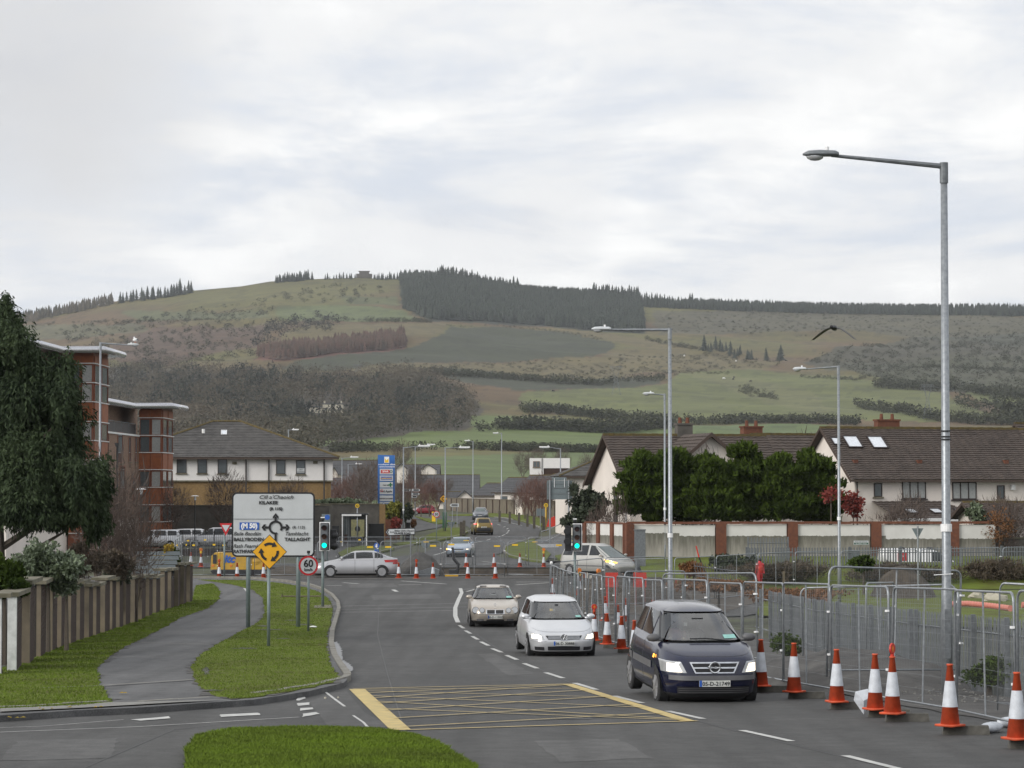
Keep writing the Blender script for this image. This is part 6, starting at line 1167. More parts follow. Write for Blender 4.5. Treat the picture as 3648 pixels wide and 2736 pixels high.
column('street_lamp', 'far lamp just right of the white building above the grey roofs', 1218, 1780, 330, 1632, 1276, 1628, 1.0, .08, .05, 'new', group='street lamps along the far road', z0=1)
column('street_lamp', 'lowest far lamp between the white building and the blue totem', 1240, 1790, 400, 1654, 1290, 1652, 1.0, .08, .05, 'new', group='street lamps along the far road', z0=1)
def lantern_post(px, D, py, label, m='letw'):
    x = X(px, D); z0 = gz(D); t = thing('lantern_post', label, 'lamp post', (x, D, z0), 0); zt = Zp(py, D) - z0
    MB().tube([(0, 0, -.2), (0, 0, zt - .3)], .045, 8).build('pole', M['dark'], t); b = MB(); b.cyl((0, 0, zt - .05), (0, 0, zt), .34, 16, .12); b.build('shade', M[m], t); MB().cyl((0, 0, zt - .35), (0, 0, zt - .06), .09, 8).build('lamp', M['lens'], t)
lantern_post(695, 196, 1765, 'white mushroom shaped lamp on a black pole in front of the block wall'); lantern_post(503, 150, 1740, 'white topped garden lamp in front of the lower stair tower')
x = X(417, 175); t = thing('lamp_post', 'slim black post with a small floodlight before the brown brick wall', 'lamp post', (x, 175, 0)); MB().tube([(0, 0, 0), (0, 0, Zp(1585, 175))], .07, 6).build('pole', M['dark'], t); MB().prism([(-.15, 0), (.15, 0), (.08, -.25), (-.08, -.25)], (0, 0, Zp(1578, 175)), (1, 0, 0), (0, 0, 1), .2).build('floodlight', M['dark'], t)
# ---- signs
def rr_poly(w, h, r, n=5):
    o = []
    for cx_, cy_, a0 in ((w - r, r, -90), (w - r, h - r, 0), (r, h - r, 90), (r, r, 180)):
        for k in range(n + 1): a = R(a0 + 90 * k / n); o.append((cx_ + r * math.cos(a), cy_ + r * math.sin(a)))
    return o
D = 93.4; s_ = D / F; p0 = G(898, 2246); bx = X(990, D); t = thing('direction_sign', 'large white roundabout direction sign for Kilakee, Ballyboden and Tallaght', 'road sign', (bx, p0.y, p0.z)); D = p0.y; s_ = D / F
def u_(px_): return (px_ - 990) * s_
def v_(py_): return Zp(py_, D) - p0.z
for px_, pz in ((898, 0), (1079, 0)): MB().cyl((u_(px_ + (3 if px_ < 1000 else 0)), .1, -.3), (u_(px_ + (3 if px_ < 1000 else 0)), .1, v_(1800)), .075, 12).build('post', M['galvgreen'], t, smooth=True)
w_, h_ = u_(1138) - u_(843), v_(1754) - v_(1984)
MB().prism(rr_poly(w_, h_, .16), (u_(843), 0.02, v_(1984)), (1, 0, 0), (0, 0, 1), -.03).build('black_edge', M['black'], t); e = .055
MB().prism(rr_poly(w_ - 2 * e, h_ - 2 * e, .13), (u_(843) + e, -.012, v_(1984) + e), (1, 0, 0), (0, 0, 1), -.02).build('sign_face', M['signw'], t)
MB().bb(u_(843) + .05, u_(1138) - .05, -.035, -.013, v_(1848) - .006, v_(1848)).build('panel_joint', M['galvd'], t)
fc = -.026 - .012
def T(s, px_, py_, hpx, m='black', shear=0, sx=1.0, bold=.0015): return text(t, s, (u_(px_), -.037, v_(py_)), hpx * s_ * 1.30, m, shear=shear, sx=sx, bold=bold)
T("Cill a'Chaoich", 939, 1777, 14.5, shear=.28, sx=1.16); T('KILAKEE', 939, 1796, 12.5, sx=1.12, bold=.005); T('(R 115)', 977, 1817, 10.5, sx=1.12, bold=.006)
MB().bb(u_(871), u_(940), -.040, -.034, v_(1887), v_(1861)).build('blue_panel', M['signb'], t); text(t, '(M 50)', (u_(876), -.043, v_(1881)), 17 * s_ * 1.38, 'letw', sx=.92, bold=.012)
T('Baile Baodáin', 849, 1907, 14, shear=.28, sx=1.0); T('BALLYBODEN', 850, 1927, 13, sx=1.02, bold=.005); T('Rath Fearnáin', 848, 1951, 14, shear=.28, sx=1.0); T('RATHFARNHAM', 849, 1970, 13, sx=.95, bold=.005)
T('(R 113)', 1058, 1883, 10.5, sx=1.1); T('Tamhlacht', 1031, 1907, 14, shear=.28, sx=1.08); T('TALLAGHT', 1031, 1927, 13, sx=1.08, bold=.005)
cx_, cy_ = 999, 1879; ro, ri = 25 * s_, 17.5 * s_; b = MB(); O = Vector((u_(cx_), 0, v_(cy_)))
def arcband(b, O, ri, ro, a0, a1, n=24, y0=-.042, y1=-.034):
    for k in range(n):
        A0, A1 = R(a0 + (a1 - a0) * k / n), R(a0 + (a1 - a0) * (k + 1) / n); q_ = [O + Vector((math.cos(A) * r, y, math.sin(A) * r)) for y in (y0, y1) for A, r in ((A0, ri), (A0, ro), (A1, ro), (A1, ri))]
        b.add(q_, [(0, 1, 2, 3), (7, 6, 5, 4), (1, 5, 6, 2), (0, 3, 7, 4)])
arcband(b, O, ri, ro, -30, 285, 30)
def pb(b, x0_, x1_, y0_, y1_): b.bb(u_(x0_), u_(x1_), -.0425, -.0345, v_(y1_), v_(y0_))
pb(b, 995, 1003, 1840, 1857); pb(b, 995, 1003, 1901, 1975); pb(b, 960, 978, 1875, 1883); pb(b, 1020, 1038, 1875, 1883)
b.build('roundabout_symbol', M['black'], t)
for pl in ([(999, 1828), (1009, 1840), (1009, 1848), (999, 1837), (989, 1848), (989, 1840)], [(949, 1879), (957, 1868), (965, 1868), (958, 1879), (965, 1890), (957, 1890)], [(1049, 1879), (1041, 1890), (1033, 1890), (1040, 1879), (1033, 1868), (1041, 1868)]):
    MB().prism([(u_(a), v_(c_)) for a, c_ in pl], (0, -.034, 0), (1, 0, 0), (0, 0, 1), -.009).build('arrow_head', M['black'], t)
def post_sign(name, label, px, pyb, D=None, cat='road sign', r=.045, top=None, m='galvgreen', z0=None):
    p = G(px, pyb) if D is None else Vector((X(px, D), D, gz(D) if z0 is None else z0)); t = thing(name, label, cat, p); t['_D'] = p.y
    MB().cyl((0, .05, -.2), (0, .05, Zp(top, p.y) - p.z), r, 10).build('post', M[m], t, smooth=True); return t, p, p.y / F
def disc_(parent, name, cx, cz, r, y, m, n=32, th=.006, rot=0): return MB().prism([(math.cos(6.2832 * k / n + rot) * r, math.sin(6.2832 * k / n + rot) * r) for k in range(n)], (cx, y, cz), (1, 0, 0), (0, 0, 1), -th).build(name, M[m], parent)
# yellow diamond
t, p, s_ = post_sign('roundabout_warning_sign', 'yellow diamond roundabout sign with three curved black arrows, in front of the big sign', 956, 2318, top=2000)
cz = Zp(1966, p.y) - p.z; cx0 = X(961, p.y) - p.x; r = 62 * s_; disc_(t, 'black_edge', cx0, cz, r, .0, 'black', 4, .01); disc_(t, 'sign_face', cx0, cz, r * .955, -.011, 'signy', 4, .006); O = Vector((cx0, 0, cz))
for k in range(3):
    a0 = 128 - 120 * k; b = MB(); arcband(b, O, r * .40, r * .54, a0, a0 - 62, 8, -.026, -.018); A = R(a0 - 62); n_ = Vector((math.cos(A), 0, math.sin(A))); tg = Vector((math.sin(A), 0, -math.cos(A)))
    q_ = [O + n_ * r * .30 + Vector((0, -.018, 0)), O + n_ * r * .64 + Vector((0, -.018, 0)), O + n_ * r * .46 + tg * r * .26 + Vector((0, -.018, 0))]; b.add(q_ + [v - Vector((0, .008, 0)) for v in q_], [(0, 1, 2), (5, 4, 3), (0, 3, 4, 1), (1, 4, 5, 2), (2, 5, 3, 0)]); b.build('curved_arrow', M['black'], t)
# 60 sign
t, p, s_ = post_sign('speed_limit_sign', 'round 60 km/h speed limit sign with a red ring', 1098, 2262, top=1966, r=.04)
cz = Zp(2015, p.y) - p.z; r = 35 * s_; disc_(t, 'red_ring', 0, cz, r, 0, 'signr'); disc_(t, 'sign_face', 0, cz, r * .80, -.007, 'signw'); text(t, '60', (0, -.018, cz - r * .12), r * 1.02, 'black', align='CENTER', bold=.008, sx=.95); text(t, 'km/h', (0, -.018, cz - r * .55), r * .42, 'black', align='CENTER', bold=.003)
MB().cyl((0, .05, Zp(1966, p.y) - p.z - .04), (0, .05, Zp(1962, p.y) - p.z), .055, 10).build('post_cap', M['dark'], t)
# yield
t, p, s_ = post_sign('yield_sign', 'red edged triangular YIELD sign left of the big direction sign', 800, 0, 147.5, top=1900, r=.05)
zt = Zp(1864, 147.5); zb_ = Zp(1909, 147.5); w2 = 22.5 * s_; MB().prism([(-w2, zt), (0, zb_), (w2, zt)], (0, 0, 0), (1, 0, 0), (0, 0, 1), .012).build('red_triangle', M['signr'], t); t.children[-1].location = (X(805, 147.5) - p.x, 0, 0)
ch = MB().prism([(-w2 * .64, zt - .1), (0, zb_ + .22), (w2 * .64, zt - .1)], (0, -.016, 0), (1, 0, 0), (0, 0, 1), .008).build('sign_face', M['signw'], t); ch.location = (X(805, 147.5) - p.x, 0, 0); text(t, 'YIELD', (X(805, 147.5) - p.x, -.02, zt - .26), .155, 'black', align='CENTER', bold=.004)
# traffic lights
def signal(label, px, D, y0, y1, board=True, flip=1):
    s_ = D / F; z0 = gz(D); t = thing('traffic_light', label, 'traffic light', (X(px, D), D, z0)); zt = Zp(y0, D) - z0; zb2 = Zp(y1, D) - z0; zc = (zt + zb2) / 2
    MB().cyl((0, .12, -.2), (0, .12, zb2 + .2), .058, 12).build('pole', M['galvgreen'], t, smooth=True)
    w = 18.5 * s_; xo = 7 * s_
    fr_ = MB(); [fr_.bb(xo - w if sx < 0 else xo + w - .035, xo - w + .035 if sx < 0 else xo + w, -.02, .02, zb2, zt) for sx in ((-1, 1) if flip > 0 else (1,))]; fr_.bb(xo - w + .036, xo + w - .036, -.02, .02, zt - .035, zt); fr_.bb(xo - w + .036, xo + w - .036, -.02, .02, zb2, zb2 + .035); fr_.build('backing_border', M['letw'], t); fr_ = None
    MB().bb(xo - w + .036, xo + w - .036, -.008, .012, zb2 + .036, zt - .036).build('backing_board', M['dark'], t)
    hd_ = MB().bb(xo - .15, xo + .13, -.2, -.02, zb2 + .06, zt - .06).build('signal_head', M['tlgrey'], t); H3 = (zt - zb2 - .12) / 3
    for k, m_ in enumerate(('redoff', 'amboff', 'green_on')):
        z = zt - .06 - H3 * (k + .5); MB().cyl((xo, -.2, z), (xo, -.225, z), .1, 18).build('lens', M[m_], hd_)
        b = MB(); n = 12
        for q in range(n): A0, A1 = R(-10 + 200 * q / n), R(-10 + 200 * (q + 1) / n); b.add([(xo + math.cos(A) * .115, y, z + math.sin(A) * .115) for y in (-.2, -.40) for A in (A0, A1)], [(0, 1, 3, 2), (2, 3, 1, 0)])
        b.build('visor', M['dark'], hd_)
    b = MB().sphere((0, .02, zt + .12), .075, 10, 6, (1, 1, 1.5)); b.build('detector', M['dark'], t); MB().bb(-.08, .08, -.05, .1, zt + .17, zt + .21).build('detector_cap', M['letw'], t)
    return t, zt, zb2, xo
t, zt, zb2, xo = signal('traffic light showing green, right of the big direction sign', 1150, 109, 1860, 1963)
for k in range(2): MB().sphere((xo + .38, .2, zt - .55 - .42 * k), .17, 12, 8).build('side_signal', M['dark'], t, smooth=True)
MB().bb(xo + .2, xo + .46, .1, .35, zt - 1.1, zt - .3).build('side_head', M['dark'], t)
t, zt, zb2, xo = signal('traffic light showing green in the middle, in front of the pale gold people carrier', 2048, 112, 1865, 1964, flip=-1)
for k in range(2): MB().cyl((xo - .42, -.1, zt - .33 - .42 * k), (xo - .42, -.4, zt - .33 - .42 * k), .14, 14).build('side_signal', M['dark'], t)
MB().bb(xo - .5, xo - .24, -.12, .1, zt - 1.15, zt - .1).build('side_head', M['dark'], t)
# finger sign
D = 172; s_ = D / F; t = thing('direction_sign', 'white arrow shaped finger sign pointing left reading Kilakee Road', 'road sign', (X(1430, D), D, 0)); U = lambda q: (q - 1430) * s_; V_ = lambda q: Zp(q, D)
for q in (1392, 1463): MB().cyl((U(q), .05, -.2), (U(q), .05, V_(1890)), .05, 8).build('post', M['galvd'], t)
o1 = [(1373, 1896), (1382, 1883), (1479, 1881), (1479, 1905), (1382, 1909)]; i1 = [(1376, 1896), (1384, 1885.5), (1476.5, 1883.5), (1476.5, 1902.5), (1384, 1906.5)]
MB().prism([(U(a), V_(b_)) for a, b_ in o1][::-1], (0, 0, 0), (1, 0, 0), (0, 0, 1), -.02).build('black_edge', M['black'], t); MB().prism([(U(a), V_(b_)) for a, b_ in i1][::-1], (0, -.022, 0), (1, 0, 0), (0, 0, 1), -.01).build('sign_face', M['signw'], t)
MB().prism([(U(a), V_(b_)) for a, b_ in ((1378, 1896), (1384, 1887), (1387, 1887), (1382, 1896), (1387, 1905), (1384, 1905))][::-1], (0, -.034, 0), (1, 0, 0), (0, 0, 1), -.006).build('chevron', M['black'], t)
text(t, 'R113', (U(1390), -.036, V_(1898)), .12, 'black', bold=.004); text(t, 'Bóthar Chill a Chaoich', (U(1405), -.036, V_(1893.5)), .15, 'black', shear=.25, bold=.004, sx=.9); text(t, 'KILAKEE ROAD', (U(1405), -.036, V_(1902.5)), .155, 'black', bold=.006, sx=1.0)
def backsign(label, px, D, pyt, pyb, kind, m='signback', z0=None, base=None, w=None):
    s_ = D / F; z0 = gz(D) if z0 is None else z0; t = thing('sign_back', label, 'road sign', (X(px, D), D, z0)); zt, zb2 = Zp(pyt, D) - z0, Zp(pyb, D) - z0; MB().cyl((0, -.05, -.2), (0, -.05, zt + .1), .04, 8).build('post', M['galv'], t); ww = (w or (pyb - pyt) * .55) * s_
    if kind == 'tri': MB().prism([(-ww, zt), (0, zb2), (ww, zt)], (0, 0, 0), (1, 0, 0), (0, 0, 1), .015).build('plate', M[m], t)
    elif kind == 'oct': disc_(t, 'plate', 0, (zt + zb2) / 2, (zt - zb2) / 2, 0, m, 12)
    else: MB().bb(-ww, ww, 0, .02, zb2, zt).build('plate', M[m], t)
    return t
backsign('back of a yield sign in front of the stained wall at the right', 3268, 118, 1882, 1920, 'tri'); backsign('grey back of a yield sign on the verge right of the 50 sign', 1608, 215, 1859, 1884, 'tri', w=15); backsign('grey back of a round sign behind the spoil heap', 1516, 172, 1922, 1953, 'oct')
backsign('far yield sign back above the small red car', 1513, 400, 1773, 1787, 'tri', w=9); backsign('small grey sign back by the yellow bus stop pole', 1925, 262, 1812, 1838, 'rect', w=14)
# 50 sign
t, p, s_ = post_sign('speed_limit_sign', 'small round 50 speed limit sign on the far verge', 1555, 0, 222, top=1822, r=.035); cz = Zp(1832, 222) - p.z; r = 12 * s_; disc_(t, 'red_ring', 0, cz, r, 0, 'signr'); disc_(t, 'sign_face', 0, cz, r * .80, -.007, 'signw'); text(t, '50', (0, -.018, cz - r * .36), r * 1.05, 'black', align='CENTER', bold=.008)
# yellow bend sign and white finger sign
t, p, s_ = post_sign('bend_warning_sign', 'small yellow diamond warning sign fixed beside the far lamp pole', 1580, 0, 256, top=1770, r=.03); cz = Zp(1777, 256) - p.z; disc_(t, 'sign_face', 0, cz, 13 * s_, -.01, 'signy', 4); arcband_ = MB(); arcband(arcband_, Vector((0, 0, cz)), 4 * s_, 6.5 * s_, 60, 300, 10, -.03, -.02); arcband_.build('symbol', M['black'], t)
def fing(label, px0, px1, py0, py1, D, left=True, posts=(.3, .8), zb3=None):
    s_ = D / F; t = thing('direction_sign', label, 'road sign', (X((px0 + px1) / 2, D), D, gz(D))); w = (px1 - px0) / 2 * s_; zt, zb2 = Zp(py0, D) - gz(D), Zp(py1, D) - gz(D); zc = (zt + zb2) / 2; h = (zt - zb2) / 2; sg = -1 if left else 1
    MB().prism([(sg * w, zc), (sg * (w - h), zt), (-sg * w, zt), (-sg * w, zb2), (sg * (w - h), zb2)], (0, 0, 0), (1, 0, 0), (0, 0, 1), .02).build('sign_face', M['signw'], t); b = MB()
    for k in (.3, -.35): b.bb(-w * .6, w * .7, -.03, -.024, zc + h * k - .03, zc + h * k + .05)
    b.build('lettering', M['black'], t)
    for q in posts: MB().cyl((-w + 2 * w * q, .06, 0), (-w + 2 * w * q, .06, zb2 + .05), .035, 6).build('post', M['galv'], t)
fing('white finger sign pointing left below the cream cottage', 1602, 1635, 1794, 1806, 275); fing('upper left finger sign on the post behind the lamps', 1433, 1462, 1742, 1750, 300, True, ()); 
for i, (a, b_, c_, d_) in enumerate(((1467, 1497, 1742, 1750), (1466, 1495, 1756, 1764), (1466, 1487, 1766, 1773))): fing(['upper right finger sign of the post between the two lamps', 'middle right finger sign of the post between the two lamps', 'lowest short finger sign of the post between the two lamps'][i], a, b_, c_, d_, 300, False, (0,) if i == 0 else ())
# big sign back
D = 225; s_ = D / F; t = thing('sign_back', 'large grey back of a direction sign with stiffening rails, right of the bend', 'road sign', (X(1993, D), D, gz(D))); U = lambda q: (q - 1993) * s_; V_ = lambda q: Zp(q, D) - gz(D)
bk_ = MB().bb(U(1948), U(2039), 0, .02, V_(1779), V_(1712)).build('plate', M['signback'], t); MB().bb(U(1967), U(2018), 0, .02, V_(1711.5), V_(1700)).build('plate', M['signback'], t)
for q in (1724, 1739, 1759): MB().bb(U(1948), U(2039), -.03, -.002, V_(q) - .02, V_(q) + .02).build('stiffening_rail', M['galvd'], bk_)
for q in (1959, 2026): MB().cyl((U(q), -.1, -1), (U(q), -.1, V_(1710)), .07, 8).build('post', M['galv'], t)
for q in (1975, 2011): MB().bb(U(q) - .02, U(q) + .02, -.05, -.03, V_(1736), V_(1704)).build('batten', M['letw'], bk_)
# bus stops
def busstop(label, px, D, py, pyb, m='lampy'):
    t, p, s_ = post_sign('bus_stop_sign', label, px, 0, D, top=py, r=.05, m=m); disc_(t, 'disc', 0, Zp(py, D) - p.z, 7.5 * s_, -.01, 'yel2'); b = MB(); arcband(b, Vector((0, 0, Zp(py, D) - p.z)), 2.6 * s_, 4.2 * s_, 0, 360, 12, -.03, -.02); b.build('logo', M['black'], t)
busstop('yellow pole bus stop sign at the bend by the guard rail', 1945, 258, 1800, 0); busstop('round yellow bus stop sign above the bus shelter', 1273, 219, 1802, 0, 'galv')
# bus shelter
D = 219; s_ = D / F; t = thing('bus_shelter', 'glass bus shelter with a framed poster, in front of the grey block wall', 'bus shelter', (X(1262, D), D, gz(D))); U = lambda q: (q - 1262) * s_; V_ = lambda q: Zp(q, D) - gz(D)
MB().bb(U(1212), U(1312), -.1, 1.4, V_(1834), V_(1829)).build('roof', M['dark'], t); MB().bb(U(1218), U(1288), -.14, -.1, V_(1838), V_(1832)).build('white_fascia', M['letw'], t)
for q in (1220, 1306): MB().bb(U(q) - .04, U(q) + .04, -.05, .03, 0, V_(1834)).build('post', M['letw'], t)
for q in (1233, 1240): MB().bb(U(q) - .02, U(q) + .02, 1.2, 1.24, 0, V_(1834)).build('mullion', M['galv'], t)
po = MB().bb(U(1246), U(1303), .1, .2, V_(1930), V_(1847)).build('poster_case', M['dark'], t); MB().bb(U(1251), U(1298), .08, .098, V_(1912), V_(1851)).build('poster', mat('poster', (.3, .28, .12), .5, sc=6, col2=(.16, .16, .1)), po); disc_(po, 'poster_disc', U(1274), V_(1884), 10 * s_, .07, 'dark', 20)
MB().bb(U(1226), U(1236), .3, .6, .2, .95).build('red_panel', M['brickd'], t); MB().bb(U(1220), U(1300), 1.38, 1.4, .1, V_(1834)).build('glass_back', M['glass'], t)
# totem
D = 250; s_ = D / F; t = thing('totem_sign', 'tall blue village centre totem sign listing the shops', 'totem sign', (X(1374, D), D, 1.0)); U = lambda q: (q - 1374) * s_; V_ = lambda q: Zp(q, D) - 1.0
M['totem'] = mat('totem_blue', (.03, .14, .42), .5, var=.04); MB().prism([(U(1345), -.2), (U(1405), -.2), (U(1405), V_(1622)), (U(1345), V_(1620))], (0, 0, 0), (1, 0, 0), (0, 0, 1), -.5).build('totem_body', M['totem'], t); t.children[-1].location = (0, .5, 0)
MB().bb(U(1352), U(1353.5), -.04, -.002, 0, V_(1622)).build('side_joint', M['totem'], t)
MB().bb(U(1369), U(1386), -.03, -.002, V_(1649), V_(1627)).build('yellow_logo', M['letw'], t); MB().prism([(U(1371), V_(1648)), (U(1384), V_(1648)), (U(1384), V_(1632)), (U(1377), V_(1640)), (U(1371), V_(1632))], (0, -.035, 0), (1, 0, 0), (0, 0, 1), -.01).build('logo_shape', M['yel2'], t)
text(t, 'woodstown village', (U(1378), -.02, V_(1657)), .21, 'letw', align='CENTER', bold=.004); text(t, 'centre knocklyon', (U(1378), -.02, V_(1665)), .21, 'letw', align='CENTER', bold=.004)
pn = [('SPAR', 1670, 1690, 'signr'), ('CARPETRIGHT', 1694, 1713, 'signb'), ('Hub Side', 1717, 1737, None), ('Red Apple', 1740, 1761, None), ('DENTISTS & SURGERY', 1765, 1785, None), ('Curves', 1788, 1800, None)]
for nm_, a, b_, m_ in pn:
    q_ = MB().bb(U(1353), U(1400), -.05, -.002, V_(b_), V_(a)).build('shop_panel', M['signw'], t); zc = (V_(a) + V_(b_)) / 2
    if m_: MB().bb(U(1357), U(1388 if m_ == 'signr' else 1397), -.06, -.051, V_(b_ - 4), V_(a + 4)).build('colour_band', M[m_], q_)
    text(q_, nm_, (U(1373 if m_ == 'signr' else 1376), -.065, zc - .08), .26 if m_ == 'signr' or nm_ in ('Red Apple', 'Curves') else .13 if len(nm_) > 11 else .17, 'letw' if m_ == 'signr' else 'yel2' if m_ else ('signb' if nm_ == 'Curves' else 'brickd' if len(nm_) > 11 else 'black'), align='CENTER', bold=.006)
q_ = t; MB().prism([(-.06, -.2), (.06, -.2), (.06, -.06), (.2, -.06), (.2, .06), (.06, .06), (.06, .2), (-.06, .2), (-.06, .06), (-.2, .06), (-.2, -.06), (-.06, -.06)], (U(1391), -.07, V_(1727)), (1, 0, 0), (0, 0, 1), -.006).build('green_cross', mat('cross_green', (.01, .15, .06), .5), t)
b = MB(); arcband(b, Vector((U(1393), 0, V_(1680))), .09, .14, 0, 360, 12, -.07, -.06); b.build('round_emblem', mat('emblem_green', (.02, .1, .05), .5), t); b = MB(); arcband(b, Vector((U(1360), 0, V_(1748))), .09, .13, 0, 360, 12, -.07, -.06); b.build('apple_logo', M['signr'], t)
# keep-left beacon, bins, posts, cabinets
t, p, s_ = post_sign('keep_left_sign', 'blue round keep left sign with white arrow behind the near fence', 1342, 0, 158, top=1950, r=.05); disc_(t, 'sign_face', 0, Zp(1944, 158), 10 * s_, -.02, 'signb', 24); MB().bb(-.13, .13, -.1, .1, 0, Zp(1957, 158)).build('bollard', M['signb'], t); MB().prism([(-.05, .1), (.05, .1), (.03, -.02), (.09, -.02), (-.02, -.14), (-.1, -.0), (-.04, 0)], (0, -.04, Zp(1944, 158)), (1, 0, 0), (0, 0, 1), -.006).build('arrow', M['letw'], t)
t, p, s_ = post_sign('cycle_sign', 'blue round sign behind the left traffic light', 1166, 0, 170, top=1838, r=.05); MB().bb(-.35, .2, 0, .03, Zp(1900, 170), Zp(1832, 170)).build('plate', M['signback'], t); disc_(t, 'sign_face', 0, Zp(1843, 170), 9 * s_, -.02, 'signb', 24)
def small(name, label, cat, px, D, pyb, pyt, wpx, m, dp=.4, z0=None):
    s_ = D / F; z = gz(D) if z0 is None else z0; t = thing(name, label, cat, (X(px, D), D, z)); h = Zp(pyt, D) - z; w = wpx * s_ / 2; MB().prism([(-w, 0), (w, 0), (w * .94, h), (-w * .94, h)], (0, 0, 0), (1, 0, 0), (0, 0, 1), -dp).build('body', M[m], t); MB().bb(-w * 1.04, w * 1.04, -.03, dp + .03, h, h + .06).build('lid', M[m], t); return t
M['grn'] = mat('green_plastic', (.01, .10, .04), .6); M['wood'] = mat('old_timber', (.10, .085, .065), .9, sc=6, col2=(.05, .045, .035))
small('litter_bin', 'green litter bin beside the far lamp pole', 'bin', 1584, 268, 1856, 1827, 15, 'grn'); small('litter_bin', 'dark litter bin under the hedge left of the far side road', 'bin', 1453, 232, 1880, 1864, 17, 'dark'); small('utility_cabinet', 'grey green cabinet standing against the stained wall, nearer the cypresses', 'cabinet', 2280, 138, 1975, 1890, 40, 'galvd', .5); small('utility_cabinet', 'dark grey cabinet on the verge behind the palisade, near the street name sign', 'cabinet', 3040, 138, 2010, 1965, 42, 'signback', .5)
small('wheelie_bins', 'row of black bins behind the bus shelter', 'bins', 1340, 221, 1910, 1868, 58, 'dark'); small('litter_bin', 'dark green bin by the left end of the bus shelter', 'bin', 1196, 215, 1938, 1876, 26, 'dark')
for i, (px_, D, pyt) in enumerate(((1643, 238, 1860), (1653, 244, 1855), (1780, 300, 1820), (1816, 292, 1824), (1849, 284, 1828), (1879, 275, 1832), (1903, 268, 1838), (1936, 258, 1842))):
    t = thing('wooden_bollard', 'square wooden bollard on the ' + ['left verge, the nearer of the pair by the gold car', 'left verge, the farther of the pair by the gold car', 'right verge, nearest the slate grey car', 'right verge, second in the row of six', 'right verge, third in the row of six', 'right verge, fourth in the row of six', 'right verge, fifth in the row of six', 'right verge, last by the guard rail'][i], 'bollard', (X(px_, D), D, gz(D)), 0, 'wooden bollards on the far verges'); w = .13; h = Zp(pyt, D) - gz(D); MB().bb(-w, w, -w, w, -.2, h).build('post', M['wood'], t); MB().add([(-w, -w, h), (w, -w, h), (w, w, h), (-w, w, h), (0, 0, h + .06)], [(0, 1, 4), (1, 2, 4), (2, 3, 4), (3, 0, 4)]).build('cap', M['wood'], t)
t = thing('tarpaulin', 'orange tarpaulin covering a small heap behind the guard rail', 'tarpaulin', (X(1967, 275), 275, 1.0)); MB().prism([(-.6, 0), (.55, 0), (.25, 1.1), (-.35, .8)], (0, 0, 0), (1, 0, 0), (0, 0, 1), -.7).build('cloth', M['redb'], t)
t = thing('keep_left_sign', 'small yellow edged keep right sign behind the 50 sign', 'road sign', (X(1545, 300), 300, gz(300))); MB().bb(-.2, .2, 0, .1, 0, 1.2).build('board', M['yel2'], t); disc_(t, 'sign_face', 0, .9, .17, -.01, 'signb', 16)
# ---- cones
def cone_mesh():
    r = lambda z: .135 - .098 * (z / .8)
    a, b, c = MB(), MB(), MB(); a.bb(-.15, .15, -.15, .15, 0, .03); a.tube([(0, 0, .025), (0, 0, .84), (0, 0, .841), (0, 0, .865)], [r(.0), r(.84) + .006, .046, .046], 20, True)
    b.tube([(0, 0, .27), (0, 0, .63)], [.1103, .0673], 20, False); return a.mesh('cone_body', M['coneo'], True), b.mesh('reflective_sleeve', M['conew'], True)
CB, CS = cone_mesh(); ncone = 0
def cone(px, py, label, D=None, lamp=None, sc=1, lean=0, group='traffic cones round the road works', z=None):
    global ncone
    p = G(px, py) if D is None else Vector((X(px, D), D, Zp(py, D))); 
    if z is not None: p.z = z
    t = thing('traffic_cone', label, 'traffic cone', p, random.random() * 1.5, group); t.scale = (sc, sc, sc); t.rotation_euler = (0, lean, random.random())
    b = put(CB, 'cone_body', t); s2 = put(CS, 'reflective_sleeve', t)
    if lamp == 'lamp':
        MB().cyl((0, 0, .86), (0, 0, 1.0), .075, 10).build('lamp_body', M['lampy'], t); MB().cyl((0, -.045, 1.1), (0, .045, 1.1), .10, 14).build('lamp_lens', M['lampo'], t)
    if lamp == 'disc':
        MB().cyl((0, -.012, .98), (0, .012, .98), .085, 16).build('marker_disc', M['redb'], t); MB().prism([(-.04, 0), (0, -.055), (.04, 0), (0, .055)], (0, -.014, .98), (1, 0, 0), (0, 0, 1), -.006).build('amber_diamond', M['lampo'], t); MB().cyl((0, 0, .84), (0, 0, .92), .03, 8).build('stem', M['redb'], t)
    return t
BK = []
for a in ((2117, 2296, 'cone with an orange disc on top, behind the silver hatchback', 'disc'), (2163, 2310, 'second cone right of the silver hatchback mirror', None), (2214, 2327, 'cone just left of the dark blue people carrier', None), (2260, 2352, 'cone mostly hidden by the left side of the dark blue people carrier', None), (2711, 2468, 'cone just right of the dark blue people carrier', None), (2829, 2490, 'cone on a concrete block, second right of the dark blue people carrier', None), (2981, 2528, 'cone left of the white sack, third right of the dark blue people carrier', None), (3118, 2556, 'cone standing behind the fence foot, right of the white sack', None), (3180, 2572, 'cone with a round black and amber marker on its tip', 'disc'), (3385, 2618, 'tall cone in front of the thick lamp pole', None), (3624, 2668, 'cone with a torn sleeve at the right edge', None)):
    q = G(a[0], a[1] - 2); cone(a[0], a[1], 'orange ' + a[2], lamp=a[3], z=q.z + .125); BK.append((q.x + .22, q.y))
